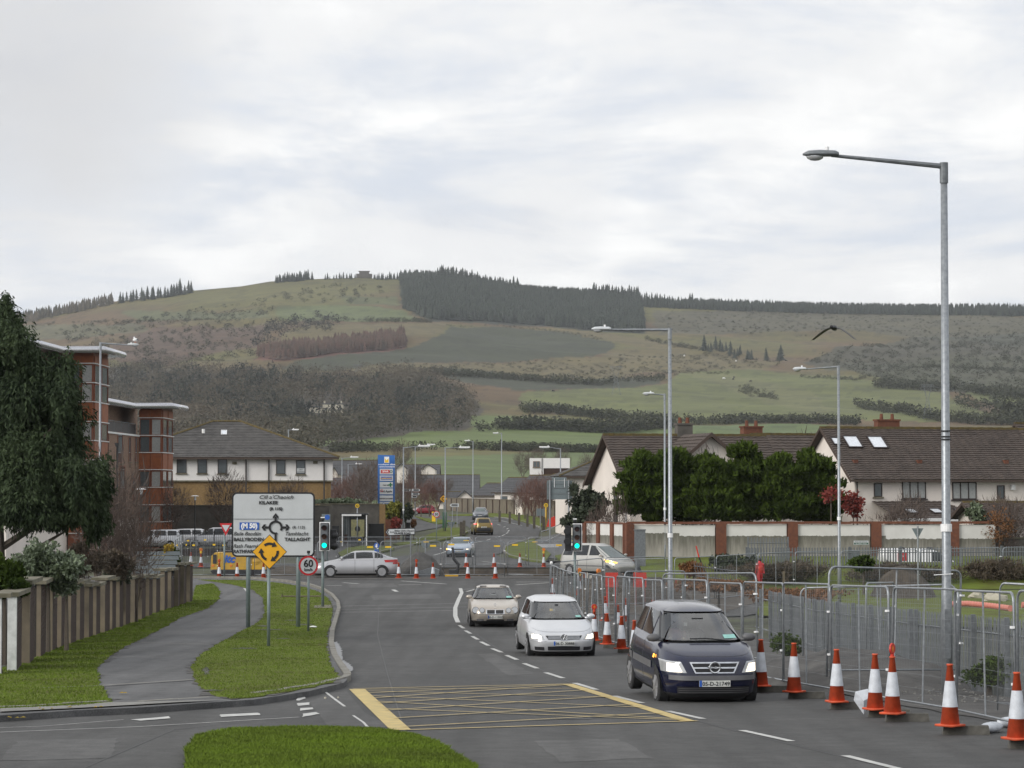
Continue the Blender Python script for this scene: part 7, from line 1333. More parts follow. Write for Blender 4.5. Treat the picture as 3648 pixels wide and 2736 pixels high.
for i, (px_, pyt, pyb) in enumerate(((782, 1992, 2057), (846, 1996, 2058), (940, 1985, 2060), (1484, 2002, 2066), (1543, 2012, 2067), (1667, 2013, 2067), (1765, 2010, 2068), (1421, 2020, 2066))):
    nm_ = ['right of the yellow excavator engine housing and left of the yield post', 'in front of the excavator, under the left edge of the big sign', 'between the big sign posts', 'with an amber disc, first right of the silver saloon', 'in front of the spoil heap', 'right of the mini digger', 'at the right end of the trench front', 'tucked against the tail of the silver saloon'][i]
    cone(px_, pyb, 'cone ' + nm_, D=147 if i != 7 else 147.4, lamp='disc' if i in (0, 3) else None, z=0, sc=1.0)
for i, (px_, pyb, lamp) in enumerate(((681, 2010, None), (717, 2030, 'lamp'), (1120, 1985, None), (1661, 2022, None), (1852, 2027, None), (1937, 2029, 'lamp'), (2038, 2020, None), (2102, 2012, None), (2182, 2010, 'disc'), (1760, 2020, None))):
    nm_ = ['small behind the fence left of the excavator', 'carrying an amber lamp left of the excavator', 'whose tip shows between the traffic light and the silver saloon', 'beyond the trench, behind the mini digger cone', 'beyond the trench, left of the lamp carrying one', 'with an amber lamp beyond the trench', 'half hidden left of the middle traffic light pole', 'right of the middle traffic light pole in front of the pale people carrier', 'with a small disc, right of the pale people carrier lamp', 'beyond the trench in line with the nearer one'][i]
    D_ = min(171, HC * F / (pyb - 1740)); cone(px_, pyb, 'cone ' + nm_, D=max(D_, 160) if not (TR[2] < D_ < TR[3]) else 168.5, lamp=lamp, z=0)
for i, (px_, py_, D, lamp) in enumerate(((1968, 2122, 120, None), (2063, 2110, 124, 'lamp'), (2132, 2110, 123, 'lamp'), (2155, 2160, 100, None), (2229, 2155, 98, None), (2265, 2108, 118, 'lamp'), (2303, 2090, 122, None), (2325, 2160, 96, None), (2367, 2170, 92, None), (2408, 2110, 118, None), (2030, 2180, 100, None), (2200, 2185, 90, None))):
    nm_ = ['seen through the mesh at the far left end of the fence', 'carrying an amber lamp behind the far fence end', 'carrying an amber lamp left of the red barrier', 'seen through the mesh below the left red barrier', 'seen through the mesh between the two red barriers', 'with a lamp above the right red barrier', 'right of the second red barrier', 'seen through the mesh left of the middle lamp pole', 'seen through the mesh right of the blue car roof', 'by the foot of the lamp near the rusty hedge', 'tip only, behind the disc sign at the fence end', 'mostly hidden behind the fence mesh above the disc cone'][i]
    cone(px_, py_, 'cone ' + nm_, D=D, lamp=lamp, z=gz(D), sc=1.05)
# road lamp on a black disc board at the fence end
t = thing('disc_board', 'black round board with an amber lamp at the far end of the roadside fence', 'sign', (X(1948, 99.5), 99.5, .0)); MB().cyl((0, 0, .62), (0, .03, .62), .27, 24).build('disc', M['dark'], t); MB().cyl((.14, -.08, .3), (.14, -.08, .55), .09, 10).build('lamp_body', M['lampy'], t); MB().cyl((.14, -.13, .68), (.14, -.04, .68), .115, 14).build('lamp_lens', M['lampo'], t); MB().bb(-.05, .05, 0, .04, 0, .4).build('stand', M['dark'], t)
# red barriers
for i, (px_, D) in enumerate(((2178, 112), (2279, 113))):
    s_ = D / F; t = thing('road_barrier', ['bright red plastic barrier board left of its twin, behind the mesh fence', 'bright red plastic barrier board nearest the thin lamp pole'][i], 'barrier', (X(px_, D), D, Zp(2092, D))); w = 23 * s_; h = 52 * s_; MB().bb(-w, w, 0, .05, h * .55, h).build('upper_board', M['redb'], t); MB().bb(-w, -w * .05, 0, .05, 0, h * .55).build('lower_board', M['redb'], t); MB().bb(w * .0, w, 0, .05, 0, h * .55).build('lower_board', M['redb'], t)
    for q in (-.7, .7): MB().bb(w * q - .03, w * q + .03, .05, .1, -(Zp(2092, D) - gz(D)), .2).build('leg', M['redb'], t)
# ---- temporary mesh fence panels
def panel_mesh(Wd=3.45, H=2.0, tilt=True):
    f = MB(); r = .15; a = [(0.03, 0, 0), (.03, 0, H - r)] + [(.03 + r - r * math.cos(R(q)), 0, H - r + r * math.sin(R(q))) for q in (30, 60, 90)] + [(Wd - .03 - r + r * math.sin(R(q)), 0, H - r + r * math.cos(R(q))) for q in (0, 30, 60)] + [(Wd - .03, 0, H - r), (Wd - .03, 0, 0)]
    f.tube(a, .021, 6); f.tube([(.03, 0, .12), (Wd - .03, 0, .12)], .018, 5); mid = MB().cyl((Wd * .5, 0, .12), (Wd * .5, 0, H), .016, 5); w = MB(); n = int(Wd / .042)
    for i in range(1, n): x = Wd * i / n; w.add([(x - .0019, -.003, .13), (x + .0019, -.003, .13), (x + .0019, -.003, H - .02), (x - .0019, -.003, H - .02)], [(0, 1, 2, 3)])
    for i in range(1, 8): z = .12 + (H - .14) * i / 8; w.tube([(.03, .006, z), (Wd - .03, .006, z)], .0022, 3)
    return f.mesh('frame', M['galv'], True), mid.mesh('middle_post', M['galv']), w.mesh('wire_mesh', M['wire'])
PM = panel_mesh(); PMh = panel_mesh(H=1.93); npan = 0
clip = MB().box((0, -.03, 0), (.09, .05, .035)).mesh('clamp', M['letw']); lab = MB().bb(-.17, .17, -.03, -.026, -.045, .045).mesh('yellow_label', M['yel2'])
blk = MB(); blk.add([(-.33, -.11, 0), (.33, -.11, 0), (.33, .11, 0), (-.33, .11, 0), (-.31, -.09, .13), (.31, -.09, .13), (.31, .09, .13), (-.31, .09, .13)], [(0, 1, 5, 4), (1, 2, 6, 5), (2, 3, 7, 6), (3, 0, 4, 7), (4, 5, 6, 7)]); blk = blk.mesh('block', M['block'])
def fpanel(a, b, label, h=1.0, lean=0, group='temporary mesh fence panels', feet=True, labels=False, clamp=True, blkl=None):
    a, b = Vector(a), Vector(b); d = b - a; L_ = math.hypot(d.x, d.y); t = thing('mesh_barrier', label, 'fence panel', a, 0, group); t.rotation_euler = Matrix.Rotation(math.atan2(d.y, d.x), 3, 'Z').to_euler()
    t.rotation_euler = (lean, -math.atan2(d.z, L_), math.atan2(d.y, d.x)); t.scale = (L_ / 3.45, 1, h); o = put(PM[0], 'frame', t); put(PM[1], 'middle_post', t); put(PM[2], 'wire_mesh', t, kind='stuff')
    if clamp:
        for z in (.7, 1.55): put(clip, 'clamp', t, (3.43, 0, z + random.uniform(-.1, .1)))
    if labels:
        for x in (.45, 3.0): put(lab, 'yellow_label', t, (x, 0, 1.72 + random.uniform(-.1, .1)))
    return t
def foot(p, ang, label): t = thing('ballast_block', label, 'fence foot', p, ang, 'concrete blocks holding the fence panels'); put(blk, 'block', t); return t
line = [(8.6, 32.2), (7.26, 39.0), (6.92, 40.2), (6.43, 43.0), (5.88, 46.1), (5.46, 49.2), (5.10, 52.4)]
ordn = ['first', 'second', 'third', 'fourth', 'fifth', 'sixth', 'seventh', 'eighth', 'ninth', 'tenth', 'eleventh', 'twelfth', 'thirteenth', 'fourteenth', 'fifteenth', 'sixteenth', 'seventeenth', 'eighteenth', 'nineteenth', 'twentieth']
def zg(x, y): return (x, y, gz(y) + .02)
nodes = [(9.2, 31.0), (7.95, 34.4), (7.15, 37.9), (6.86, 41.3), (6.32, 44.7), (5.74, 48.1), (5.22, 51.5), (4.72, 54.9), (4.30, 58.4), (3.98, 61.9), (3.70, 65.3), (3.42, 68.8), (3.14, 72.2), (2.93, 75.7), (2.72, 79.2), (2.55, 82.6), (2.40, 86.1), (2.26, 89.6), (2.10, 93.1), (1.86, 96.6), (1.68, 100.1), (1.45, 103.6)]
for i, (a, b_) in enumerate(zip(nodes, nodes[1:])):
    fpanel(zg(*b_), zg(*a), '%s mesh fence panel from the right edge along the roadside line' % (ordn[i] if i < 20 else 'twenty first'), h=random.uniform(.965, .995), lean=random.uniform(-.04, .03))
for i, q in enumerate(sorted(BK, key=lambda v: v[1])): foot((q[0], q[1], gz(q[1]) - .005), random.uniform(-.12, .06), '%s concrete block from the right edge, under an orange cone' % ordn[i])
fpanel((X(2938, 48.6), 48.6, Zp(2411, 48.6)), (X(3416, 51.0), 51.0, Zp(2408, 51)), 'raised fence panel standing behind the roadside line, its top sloping down to the lamp pole', h=1.0)
fpanel((X(2857, 55.2), 55.2, Zp(2440, 55)), (X(3418, 54.0), 54.0, Zp(2432, 54)), 'fence panel just behind the raised one, lying level in front of the lawn', h=.99)
fpanel((X(3081, 57), 57, Zp(2420, 57)), (X(3182, 60), 60, Zp(2400, 60)), 'narrow looking fence panel seen nearly end on behind the level one', h=1.02)
fpanel((X(3545, 43), 43, Zp(2530, 43)), (X(3900, 42), 42, Zp(2560, 42)), 'raised fence panel cut by the right edge', h=1.02)
fpanel((X(2220, 74), 74, gz(74) + .1), (X(2440, 77), 77, gz(77) + .1), 'second row fence panel above the roof of the blue car', h=1.02); fpanel((X(2362, 66), 66, gz(66) + .06), (X(2700, 61), 61, gz(61) + .1), 'second row fence panel between the blue car and the rusty hedge', h=1.03)
rowE = [(2150, 1996, 118), (2401, 1988, 115), (2550, 1981, 120), (2698, 1972, 124), (2830, 1966, 127), (2992, 1963, 129), (3274, 1958, 131), (3568, 1950, 136), (3880, 1946, 140)]
for i, (a, b_) in enumerate(zip(rowE, rowE[1:])): fpanel((X(a[0], a[2]), a[2], gz(a[2]) + (Zp(a[1], a[2]) - 2)), (X(b_[0] - 4, b_[2]), b_[2], Zp(b_[1], b_[2]) - 2), '%s mesh panel from the left in the far row in front of the stained wall' % ordn[i], h=1.0)
rowF = [(620 + 0, 148), (672, 148), (778, 148), (900, 148), (1125, 148), (1350, 148), (1575, 148), (1803, 148), (2023, 148), (2250, 146)]
for i, (a, b_) in enumerate(zip(rowF, rowF[1:])): fpanel((X(a[0] + 4, a[1]), a[1] + .3, .06), (X(b_[0] - 4, b_[1]), b_[1] + .3, .06), '%s panel from the left in the fence along the near edge of the trench' % ordn[i], h=.98, labels=True)
rowG = [(657, 171), (745, 171), (900, 171), (1100, 171), (1202, 171), (1296, 171), (1490, 171), (1689, 171), (1878, 171), (2075, 170), (2215, 165), (2340, 160)]
for i, (a, b_) in enumerate(zip(rowG, rowG[1:])): fpanel((X(a[0] + 3, a[1]), a[1], .0), (X(b_[0] - 3, b_[1]), b_[1], .0), '%s panel from the left in the fence beyond the trench' % ordn[i], h=.92, labels=i % 2 == 0)
for i in range(4): fpanel((X(622 + i * 8, 150 + i * 5), 150 + i * 5, 0), (X(626 + i * 8, 154.5 + i * 5), 154.5 + i * 5, 0), '%s of the fence panels seen edge on left of the excavator' % ordn[i], h=1.0)
rowH = [(1960, 2014, 104.5), (2150, 2008, 112), (2160, 2006, 113), (2370, 2010, 118)]
fpanel((X(1962, 104.5), 104.6, 0), (X(2148, 110), 110, 0.05), 'mesh panel running right from the magpie towards the red barrier', h=1.02); fpanel((X(2153, 110.5), 110.5, 0.05), (X(2372, 112), 112, .05), 'mesh panel behind the two red barriers', h=1.02)
# sacks, poles, pipes, rubble
def sack(label, px, py, sc, m='signw'):
    p = G(px, py); t = thing('sandbag', label, 'sack', p, random.random()); t.scale = sc; MB().sphere((0, 0, .09), .16, 14, 8, (1.5, .8, .55), .05).build('sack', M[m], t, smooth=True); MB().sphere((.26, 0, .09), .04, 6, 4).build('tied_neck', M[m], t)
sack('pale sandbag lying on the road by the right hand fence foot', 3530, 2610, (1.3, 1, .85), 'conew'); sack('second pale sandbag behind the first one', 3600, 2592, (1, 1, .9), 'conew')
p = G(3070, 2545); t = thing('plastic_bag', 'white plastic bag hanging at the foot of the fence by the cones', 'bag', p); MB().add([(-.1, 0, .36), (.1, .05, .4), (.18, 0, .3), (.03, 0, .0), (-.12, .05, .22), (.02, -.09, .22)], [(0, 4, 5), (0, 5, 1), (1, 5, 2), (5, 3, 2), (5, 4, 3)]).build('bag', M['conew'], t)
t = thing('drain_pipe', 'long ribbed orange plastic drain pipe lying on the lawn', 'pipe', (0, 0, 0)); pts = [P(3382, 2152, 78) + Vector((0, 0, 0)), P(3450, 2150, 76), P(3530, 2158, 74), P(3605, 2168, 72)]; pts = [Vector((p.x, p.y, p.z)) for p in pts]; b = MB(); pp = []; rr_ = []
M['pipe'] = mat('orange_pipe', (.55, .17, .12), .5)
for a, b_ in zip(pts, pts[1:]):
    for k in range(16): pp.append(a.lerp(b_, k / 16)); rr_.append(.085 if k % 2 else .07)
b.tube(pp, rr_, 12); b.build('ribbed_tube', M['pipe'], t)
t = thing('drain_pipe', 'short orange pipe end at the right edge on the lawn', 'pipe', (0, 0, 0)); MB().tube([P(3640, 2155, 74), P(3720, 2160, 74)], .085, 12).build('ribbed_tube', M['pipe'], t)
t = thing('survey_pole', 'thin dark pole with a red tip leaning above the rusty hedge', 'pole', (0, 0, 0)); MB().tube([P(2515, 2045, 105), P(2490, 1985, 105)], .03, 6).build('pole', M['dark'], t); MB().tube([P(2490, 1985, 105), P(2480, 1945, 105)], .03, 6).build('red_tip', M['redb'], t)
t = thing('timber_stake', 'pale timber stake standing in the grass before the hedge', 'stake', (X(2791, 112), 112, .0)); MB().bb(-.05, .05, -.02, .02, 0, Zp(2035, 112)).build('stake', M['rend'], t)
def rock(label, px, py, D, sc): t = thing('rubble', label, 'rubble', (X(px, D), D, gz(D))); MB().sphere((0, 0, .1), sc, 9, 6, (1.3, 1, .6), .25).build('stone', M['stone'], t)
rock('white lump of broken concrete on the lawn at the right', 3540, 2080, 117, .45); rock('smaller broken concrete lump left of the white one', 3478, 2075, 120, .3)
def heap(name, label, px0, px1, pyt, D, m='soil', dp=5, zb3=None, seed=1):
    rs = np.random.RandomState(seed); w = (X(px1, D) - X(px0, D)) / 2; z0 = gz(D) - .05 if zb3 is None else zb3; H = Zp(pyt, D) - z0; n = 30; g = np.linspace(-1, 1, n); A, B = np.meshgrid(g, g); rr = np.sqrt((A * (1 + .1 * rs.rand())) ** 2 + B ** 2)
    Z_ = np.clip(1 - rr ** 1.7, 0, 1) ** .8 * H * (.85 + .3 * fbm(A * 3 + 9, B * 3 + 9, .8, seed)) + rs.rand(n, n) * .07 * (rr < 1); V_2 = np.stack([A * w, B * dp / 2, Z_], -1).reshape(-1, 3); ii = np.arange(n - 1)[:, None] * n + np.arange(n - 1)[None]; Fc = np.stack([ii, ii + 1, ii + n + 1, ii + n], -1).reshape(-1, 4)
    o = put(npmesh(name, V_2, Fc, M[m]), name, None, ((X(px0, D) + X(px1, D)) / 2, D, z0)); tag(o, label, 'heap')
heap('spoil_heap', 'brown heap of dug soil behind the near fence, left of the mini digger', 1405, 1590, 1970, 152, 'soilg', 4)
heap('spoil_heap', 'low dark soil heap left of the silver saloon, behind the big sign', 930, 1120, 2020, 156, 'soil', 5, seed=3); heap('spoil_heap', 'low brown earth mound behind the middle traffic light pole', 2040, 2300, 2030, 119, 'soil', 5, seed=4); heap('spoil_heap', 'long low bank of dug earth beyond the trench at right', 1990, 2330, 2022, 158, 'soil', 5, seed=11); heap('spoil_heap', 'earth bank behind the red barriers', 2180, 2470, 2060, 116, 'soil', 5, seed=12); heap('spoil_heap', 'small soil mound in the trench at right', 1760, 1900, 2045, 153, 'soilg', 3, seed=5)
heap('soil_bank', 'dark muddy bank between the roadside fence and the palisade', 2540, 3560, 2330, 54, 'soilg', 14, seed=6, zb3=gz(54) - .25); heap('soil_bank', 'small earth mound with weeds by the lawn edge', 3100, 3330, 2020, 122, 'soil', 5, seed=7); heap('soil_bank', 'muddy soil along the fence foot left of the blue car roof', 2100, 2560, 2210, 84, 'soilg', 14, seed=8, zb3=gz(84) - .1)
for i, px_ in enumerate((1707, 1733)): t = thing('timber_prop', ['left pale timber prop standing in the trench', 'right pale timber prop standing in the trench'][i], 'prop', (X(px_, 152), 152, -.7)); MB().prism([(-.1, 0), (.1, 0), (.06, .75), (-.06, .75)], (0, 0, 0), (1, 0, 0), (0, 0, 1), -.05).build('plank', M['rend'], t)
MB().bb(TR[0], TR[1], 167.2, 167.4, -.1, .04)
# stones scattered in the works
st2 = MB()
for _ in range(260): y = random.uniform(44, 60); x = random.uniform(6.4 + (52 - y) * .1, 8.4); st2.sphere((x, y, gz(y) + .06 + .06 * random.random()), random.uniform(.015, .035), 5, 3, (1, 1, .5), .2)
for _ in range(200): st2.sphere((random.uniform(-6, 8.5), random.uniform(151, 166), -.72), random.uniform(.05, .15), 5, 3, (1, 1, .6), .2)
tag(st2.build('loose_stones', M['conc'], kind='stuff'), 'loose stones scattered over the dug soil of the road works', 'stones')
tr2 = MB()
for _ in range(42):
    px_ = random.uniform(1140, 1240); p = G(px_, random.uniform(2400, 2490))
    if _ < 12: tr2.sphere(p + Vector((0, 0, .01)), random.uniform(.01, .03), 5, 3)
tag(tr2.build('grit', M['stone'], kind='stuff'), 'grit lying in the gutter by the island kerb', 'grit')
t = thing('litter', 'crumpled white and red paper on the grass by the 60 sign post', 'litter', G(1117, 2236, .12)); MB().sphere((0, 0, .03), .06, 7, 4, (2.2, 1, .5), .3).build('paper', M['letw'], t)
t = thing('metal_bar', 'low bent metal bar lying on the grass near the left traffic light', 'metal bar', G(1075, 2128, .12)); MB().tube([(-.9, 0, 0), (-.86, 0, .14), (-.85, 0, .05), (.85, 0, .05), (.86, 0, .15), (.9, 0, 0)], .03, 5).build('bar', M['rend'], t)
sliced(gp([(1120, 2157), (1180, 2155), (1182, 2166), (1118, 2166)], .12), .128, 'paving_slab', M['cope'], PAINT, None)
# ---- left wall
SP = [(-60, -40, 26, 0), (0, 8, 12, 2), (30, 62, 80, 2), (81, 109, 125, 1), (133, 148, 165, 1), (170, 190, 206, 1), (206, 221, 236, 1), (237, 255, 274, 1), (275, 287, 302, 1), (303, 319, 333, 1), (334, 345, 359, 1), (360, 376, 393, 1), (394, 402, 415, 1), (416, 428, 441, 1), (442, 450, 466, 1), (467, 482, 493, 1), (494, 507, 519, 1), (521, 533, 544, 1), (546, 558, 571, 1), (573, 588, 598, 1), (599, 611, 622, 1), (623, 636, 643, 1), (644, 657, 665, 1), (666, 678, 688, 1)]
WB = [(-60, 2440), (0, 2405), (45, 2392), (200, 2311), (370, 2254), (480, 2218), (560, 2182), (640, 2158), (690, 2140)]
TP = [(-60, 2128), (0, 2121), (70, 2115), (95, 2074), (290, 2074), (296, 2085), (350, 2082), (352, 2062), (450, 2062), (472, 2054), (560, 2054), (564, 2030), (605, 2028), (606, 2010), (690, 2008)]
wl = thing('boundary_wall', 'long garden wall of brown brick bays and rendered piers beside the footpath, stepping up', 'wall', (0, 0, 0)); pm_ = {}
def wb_(px): return float(np.interp(px, [a for a, _ in WB], [b for _, b in WB]))
def tp_(px): return float(np.interp(px, [a for a, _ in TP], [b for _, b in TP]))
nb = 0
for (a, b_, c_, k) in SP[1:]:
    p = G(a, wb_((a + b_) / 2), .1); D = p.y; x0, x1 = X(a, D), X(b_, D); zt = Zp(tp_((a + b_) / 2), D); z0 = gz(D) - .1
    MB().bb(x0, x1, D, D + .07, z0, zt - .05).build('pier', M['rendw' if k == 2 else 'rend'], wl)
    p2 = G(c_, wb_(c_), .1); D2 = max(p2.y, D + .8); xa, ya, xb, yb = X(b_, D + .08), D + .08, X(c_, D2), D2; zt2 = zt - .12
    bp = MB(); H_w = zt2 - z0; nc_ = int(H_w / .078); d = Vector((xb - xa, yb - ya, 0)); Lb = d.length; nn = Vector((d.y, -d.x, 0)).normalized(); off0 = Vector((xa, ya, 0))
    bp.add([off0 + Vector((0, 0, z0)) - nn * .01, off0 + d + Vector((0, 0, z0)) - nn * .01, off0 + d + Vector((0, 0, zt2)) - nn * .01, off0 + Vector((0, 0, zt2)) - nn * .01, off0 + Vector((0, 0, z0)) - nn * .2, off0 + d + Vector((0, 0, z0)) - nn * .2, off0 + d + Vector((0, 0, zt2)) - nn * .2, off0 + Vector((0, 0, zt2)) - nn * .2], [(0, 1, 2, 3), (3, 2, 6, 7), (1, 5, 6, 2), (5, 4, 7, 6), (4, 0, 3, 7)]); bay = bp.build('brick_bay', M['mortar'], wl)
    cm2 = MB(); 
    for j in range(nc_):
        z = z0 + j * .078; q0 = off0 + Vector((0, 0, z + .012)); q1 = off0 + d + Vector((0, 0, z + .012)); u = Vector((0, 0, .062)); w2 = nn * (.004 + random.random() * .006); cm2.add([q0 + w2, q1 + w2, q1 + u + w2, q0 + u + w2, q0 - nn * .02, q1 - nn * .02, q1 + u - nn * .02, q0 + u - nn * .02], [(0, 1, 2, 3), (0, 4, 5, 1), (3, 2, 6, 7), (1, 5, 6, 2), (0, 3, 7, 4)])
    cm2.build('brick_courses', M['brickd'], bay, kind='stuff')
    cp = MB(); cp.box((0, 0, 0), (1, 1, 1)); zc = zt; dd = Vector((X(c_, D2) - x0, D2 - D, 0)); cw = MB(); n2 = Vector((dd.y, -dd.x, 0)).normalized(); aa = Vector((x0, D - .05, 0)); bb_ = Vector((X(c_, D2), D2, 0)); cw.add([aa + n2 * .24 + Vector((0, 0, zc - .05)), bb_ + n2 * .2 + Vector((0, 0, zc - .05)), bb_ - n2 * .25 + Vector((0, 0, zc - .05)), aa - n2 * .3 + Vector((0, 0, zc - .05)), aa + n2 * .24 + Vector((0, 0, zc + .04)), bb_ + n2 * .2 + Vector((0, 0, zc + .04)), bb_ - n2 * .25 + Vector((0, 0, zc + .04)), aa - n2 * .3 + Vector((0, 0, zc + .04))], [(0, 1, 5, 4), (1, 2, 6, 5), (2, 3, 7, 6), (3, 0, 4, 7), (4, 5, 6, 7), (3, 2, 1, 0)]); cw.build('coping', M['cope'], wl)
# small plate on wires, gull, birds
t = thing('gull', 'white gull standing on the lantern of the tall left lamp', 'bird', (X(479, 145), 145, Zp(1221, 145))); MB().sphere((0, 0, .16), .1, 10, 8, (1.4, .8, .9)).build('body', M['letw'], t, smooth=True); MB().sphere((-.06, 0, .28), .05, 8, 6).build('head', M['letw'], t, smooth=True); MB().sphere((.08, 0, .17), .07, 8, 6, (1.6, 1, .6)).build('wing', M['galvd'], t, smooth=True)
for q in (-.02, .03): MB().cyl((q, 0, 0), (q, 0, .08), .008, 4).build('leg', M['lampo'], t)
def crow(label, p, sc, rz=0):
    t = thing('flying_crow', label, 'bird', p, rz); t.scale = (sc,) * 3; b = MB(); b.tube([(0, -.22, .02), (0, -.16, .03), (0, -.05, 0), (0, .1, 0), (0, .22, .0), (0, .32, .01)], [.01, .035, .07, .065, .03, .04], 10); b.build('body', M['dark'], t, smooth=True)
    for sg in (1, -1):
        w = MB(); pr_ = [(0.03, -.13, .16, .03), (.2, -.17, .15, -.03), (.36, -.12, .16, -.14), (.52, -.04, .15, -.27)]; vs = []
        for x, y0, y1, z in pr_: vs += [(sg * x, y0, z + .0), (sg * x, y1, z - .01), (sg * x, y0, z - .018), (sg * x, y1, z - .022)]
        w.add(vs, [f for i in range(3) for f in ((4 * i, 4 * i + 4, 4 * i + 5, 4 * i + 1), (4 * i + 2, 4 * i + 3, 4 * i + 7, 4 * i + 6), (4 * i, 4 * i + 2, 4 * i + 6, 4 * i + 4), (4 * i + 1, 4 * i + 5, 4 * i + 7, 4 * i + 3))])
        for k in range(5): y = -.0 + .03 * k; w.add([(sg * .51, y - .012, -.265), (sg * .51, y + .014, -.268), (sg * (.62 - .01 * k), y + .02, -.33)], [(0, 1, 2)])
        w.build('wing', M['dark'], t)
crow('black crow flying with wings down against the hill, left of the tall lamp pole', P(2972, 1168, 75), 1.15, R(160))
mg = thing('magpie', 'black and white magpie perched on the far end of the roadside fence', 'bird', (X(1966, 103.6), 103.6, 2.02)); MB().sphere((0, 0, .08), .09, 10, 8, (1.6, .8, .8)).build('body', M['dark'], mg, smooth=True); MB().tube([(.1, 0, .09), (.35, 0, .1)], [.04, .015], 6).build('tail', M['dark'], mg); MB().sphere((-.02, -.03, .05), .07, 8, 6).build('belly', M['letw'], mg, smooth=True); MB().sphere((-.16, 0, .12), .05, 8, 6, (1.3, 1, 1)).build('head', M['dark'], mg, smooth=True)
# pedestrian
def person(label, px, D, pyt, top, legs, skin_=(.45, .28, .2), carry=False):
    z0 = gz(D); H = Zp(pyt, D) - z0; t = thing('person', label, 'person', (X(px, D), D, z0), R(200)); import bmesh
    me = bpy.data.meshes.new('body'); J = [(0, 0, .52), (0, 0, .62), (0, 0, .74), (0, 0, .82), (0, .0, .87), (0, -.01, .94), (.05, 0, .5), (.055, .03, .27), (.06, -.04, .03), (.06, .03, .02), (-.05, 0, .5), (-.055, -.05, .27), (-.06, .05, .04), (-.06, .11, .02), (.105, 0, .80), (.13, .02, .64), (.12, -.06, .50), (-.105, 0, .80), (-.13, -.02, .64), (-.12, .06, .50)]
    J = [(a * H, b * H, c * H) for a, b, c in J]; E_ = [(0, 1), (1, 2), (2, 3), (3, 4), (4, 5), (0, 6), (6, 7), (7, 8), (8, 9), (0, 10), (10, 11), (11, 12), (12, 13), (3, 14), (14, 15), (15, 16), (3, 17), (17, 18), (18, 19)]; rad = [.085, .08, .09, .075, .035, .06, .065, .045, .03, .025, .065, .045, .03, .025, .045, .035, .025, .045, .035, .025]
    me.from_pydata(J, E_, []); o = put(me, 'body', t); m_ = o.modifiers.new('s', 'SKIN'); 
    for i, v in enumerate(me.skin_vertices[0].data if me.skin_vertices else []): v.radius = (rad[i] * H, rad[i] * H)
    if not me.skin_vertices:
        pass
    o.modifiers.new('d', 'SUBSURF').levels = 1; me.materials.append(M[legs]); MB().sphere((0, 0, .66 * H), .115 * H, 12, 8, (1.05, .8, 1.55)).build('jacket', M[top], t, smooth=True); MB().sphere((0, .01, .955 * H), .06 * H, 10, 8, (.85, 1, 1.05)).build('hair', M['dark'], t, smooth=True)
    return t
person('person in dark clothes with a pale hood walking beyond the slate grey car', 1742, 420, 1792, 'p_navy', 'dark'); 
pr2 = person('person in a red coat with a dark hat standing behind the far fence panels', 2706, 131, 1988, 'redb', 'signr')
# ============================================================ vegetation
def leaf_cloud(name, parent, cen, rad, n, size, m, seed=0, lumps=14, asp=2.4, hang=0.0, up=0.0, hollow=.5, kind='stuff', bias=None):
    rs = np.random.RandomState(seed); cen = np.array(cen); rad = np.array(rad, float); d = rs.randn(lumps, 3); d /= np.linalg.norm(d, axis=1)[:, None]; lc = cen + d * rad * (.35 + .5 * rs.rand(lumps, 1)); lr = (.28 + .25 * rs.rand(lumps)) 
    k = rs.randint(lumps, size=n); e = rs.randn(n, 3); e /= np.linalg.norm(e, axis=1)[:, None]; r = (hollow + (1 - hollow) * rs.rand(n, 1) ** .6) * (.85 + .3 * np.sin(e[:, :1] * 7 + k[:, None]))
    c = lc[k] + e * r * rad * lr[k][:, None] * 1.25
    ax = e * .8 + rs.randn(n, 3) * .6 + np.array([0, 0, up - hang]); ax /= np.linalg.norm(ax, axis=1)[:, None]; sd = np.cross(ax, rs.randn(n, 3)); sd /= np.linalg.norm(sd, axis=1)[:, None]; L2 = size * (.6 + .8 * rs.rand(n, 1)); w = L2 / asp
    V_ = np.stack([c - ax * L2 * .5, c + sd * w * .5, c + ax * L2 * .5, c - sd * w * .5], 1).reshape(-1, 3); return put(npmesh(name, V_, np.arange(n * 4).reshape(-1, 4), M[m]), name, parent, kind=kind)
def branches(b, p, d, L_, r, lv, rs, spread=.6, up=.15, split=3, seg=3):
    pts = [p]; q = d.normalized(); pos = p.copy()
    for i in range(seg): q = (q + Vector((rs.uniform(-.12, .12), rs.uniform(-.12, .12), up * .3))).normalized(); pos = pos + q * L_ / seg; pts.append(pos.copy())
    rr = [r * (1 - .45 * i / seg) for i in range(seg + 1)]; b.tube(pts, rr, 4 if lv > 2 else 3, False)
    if lv == 0: return
    for k in range(split + (lv > 1)):
        i = rs.randint(1, seg) if k else seg; a = rs.uniform(0, 6.28); sp2 = rs.uniform(.35, spread) if k else .2; o = Vector((math.cos(a), math.sin(a), 0)); nd_ = (q + o * sp2 + Vector((0, 0, up))).normalized(); branches(b, pts[i], nd_, L_ * rs.uniform(.6, .8), rr[i] * .62, lv - 1, rs, spread, up, split, seg)
BT = {}
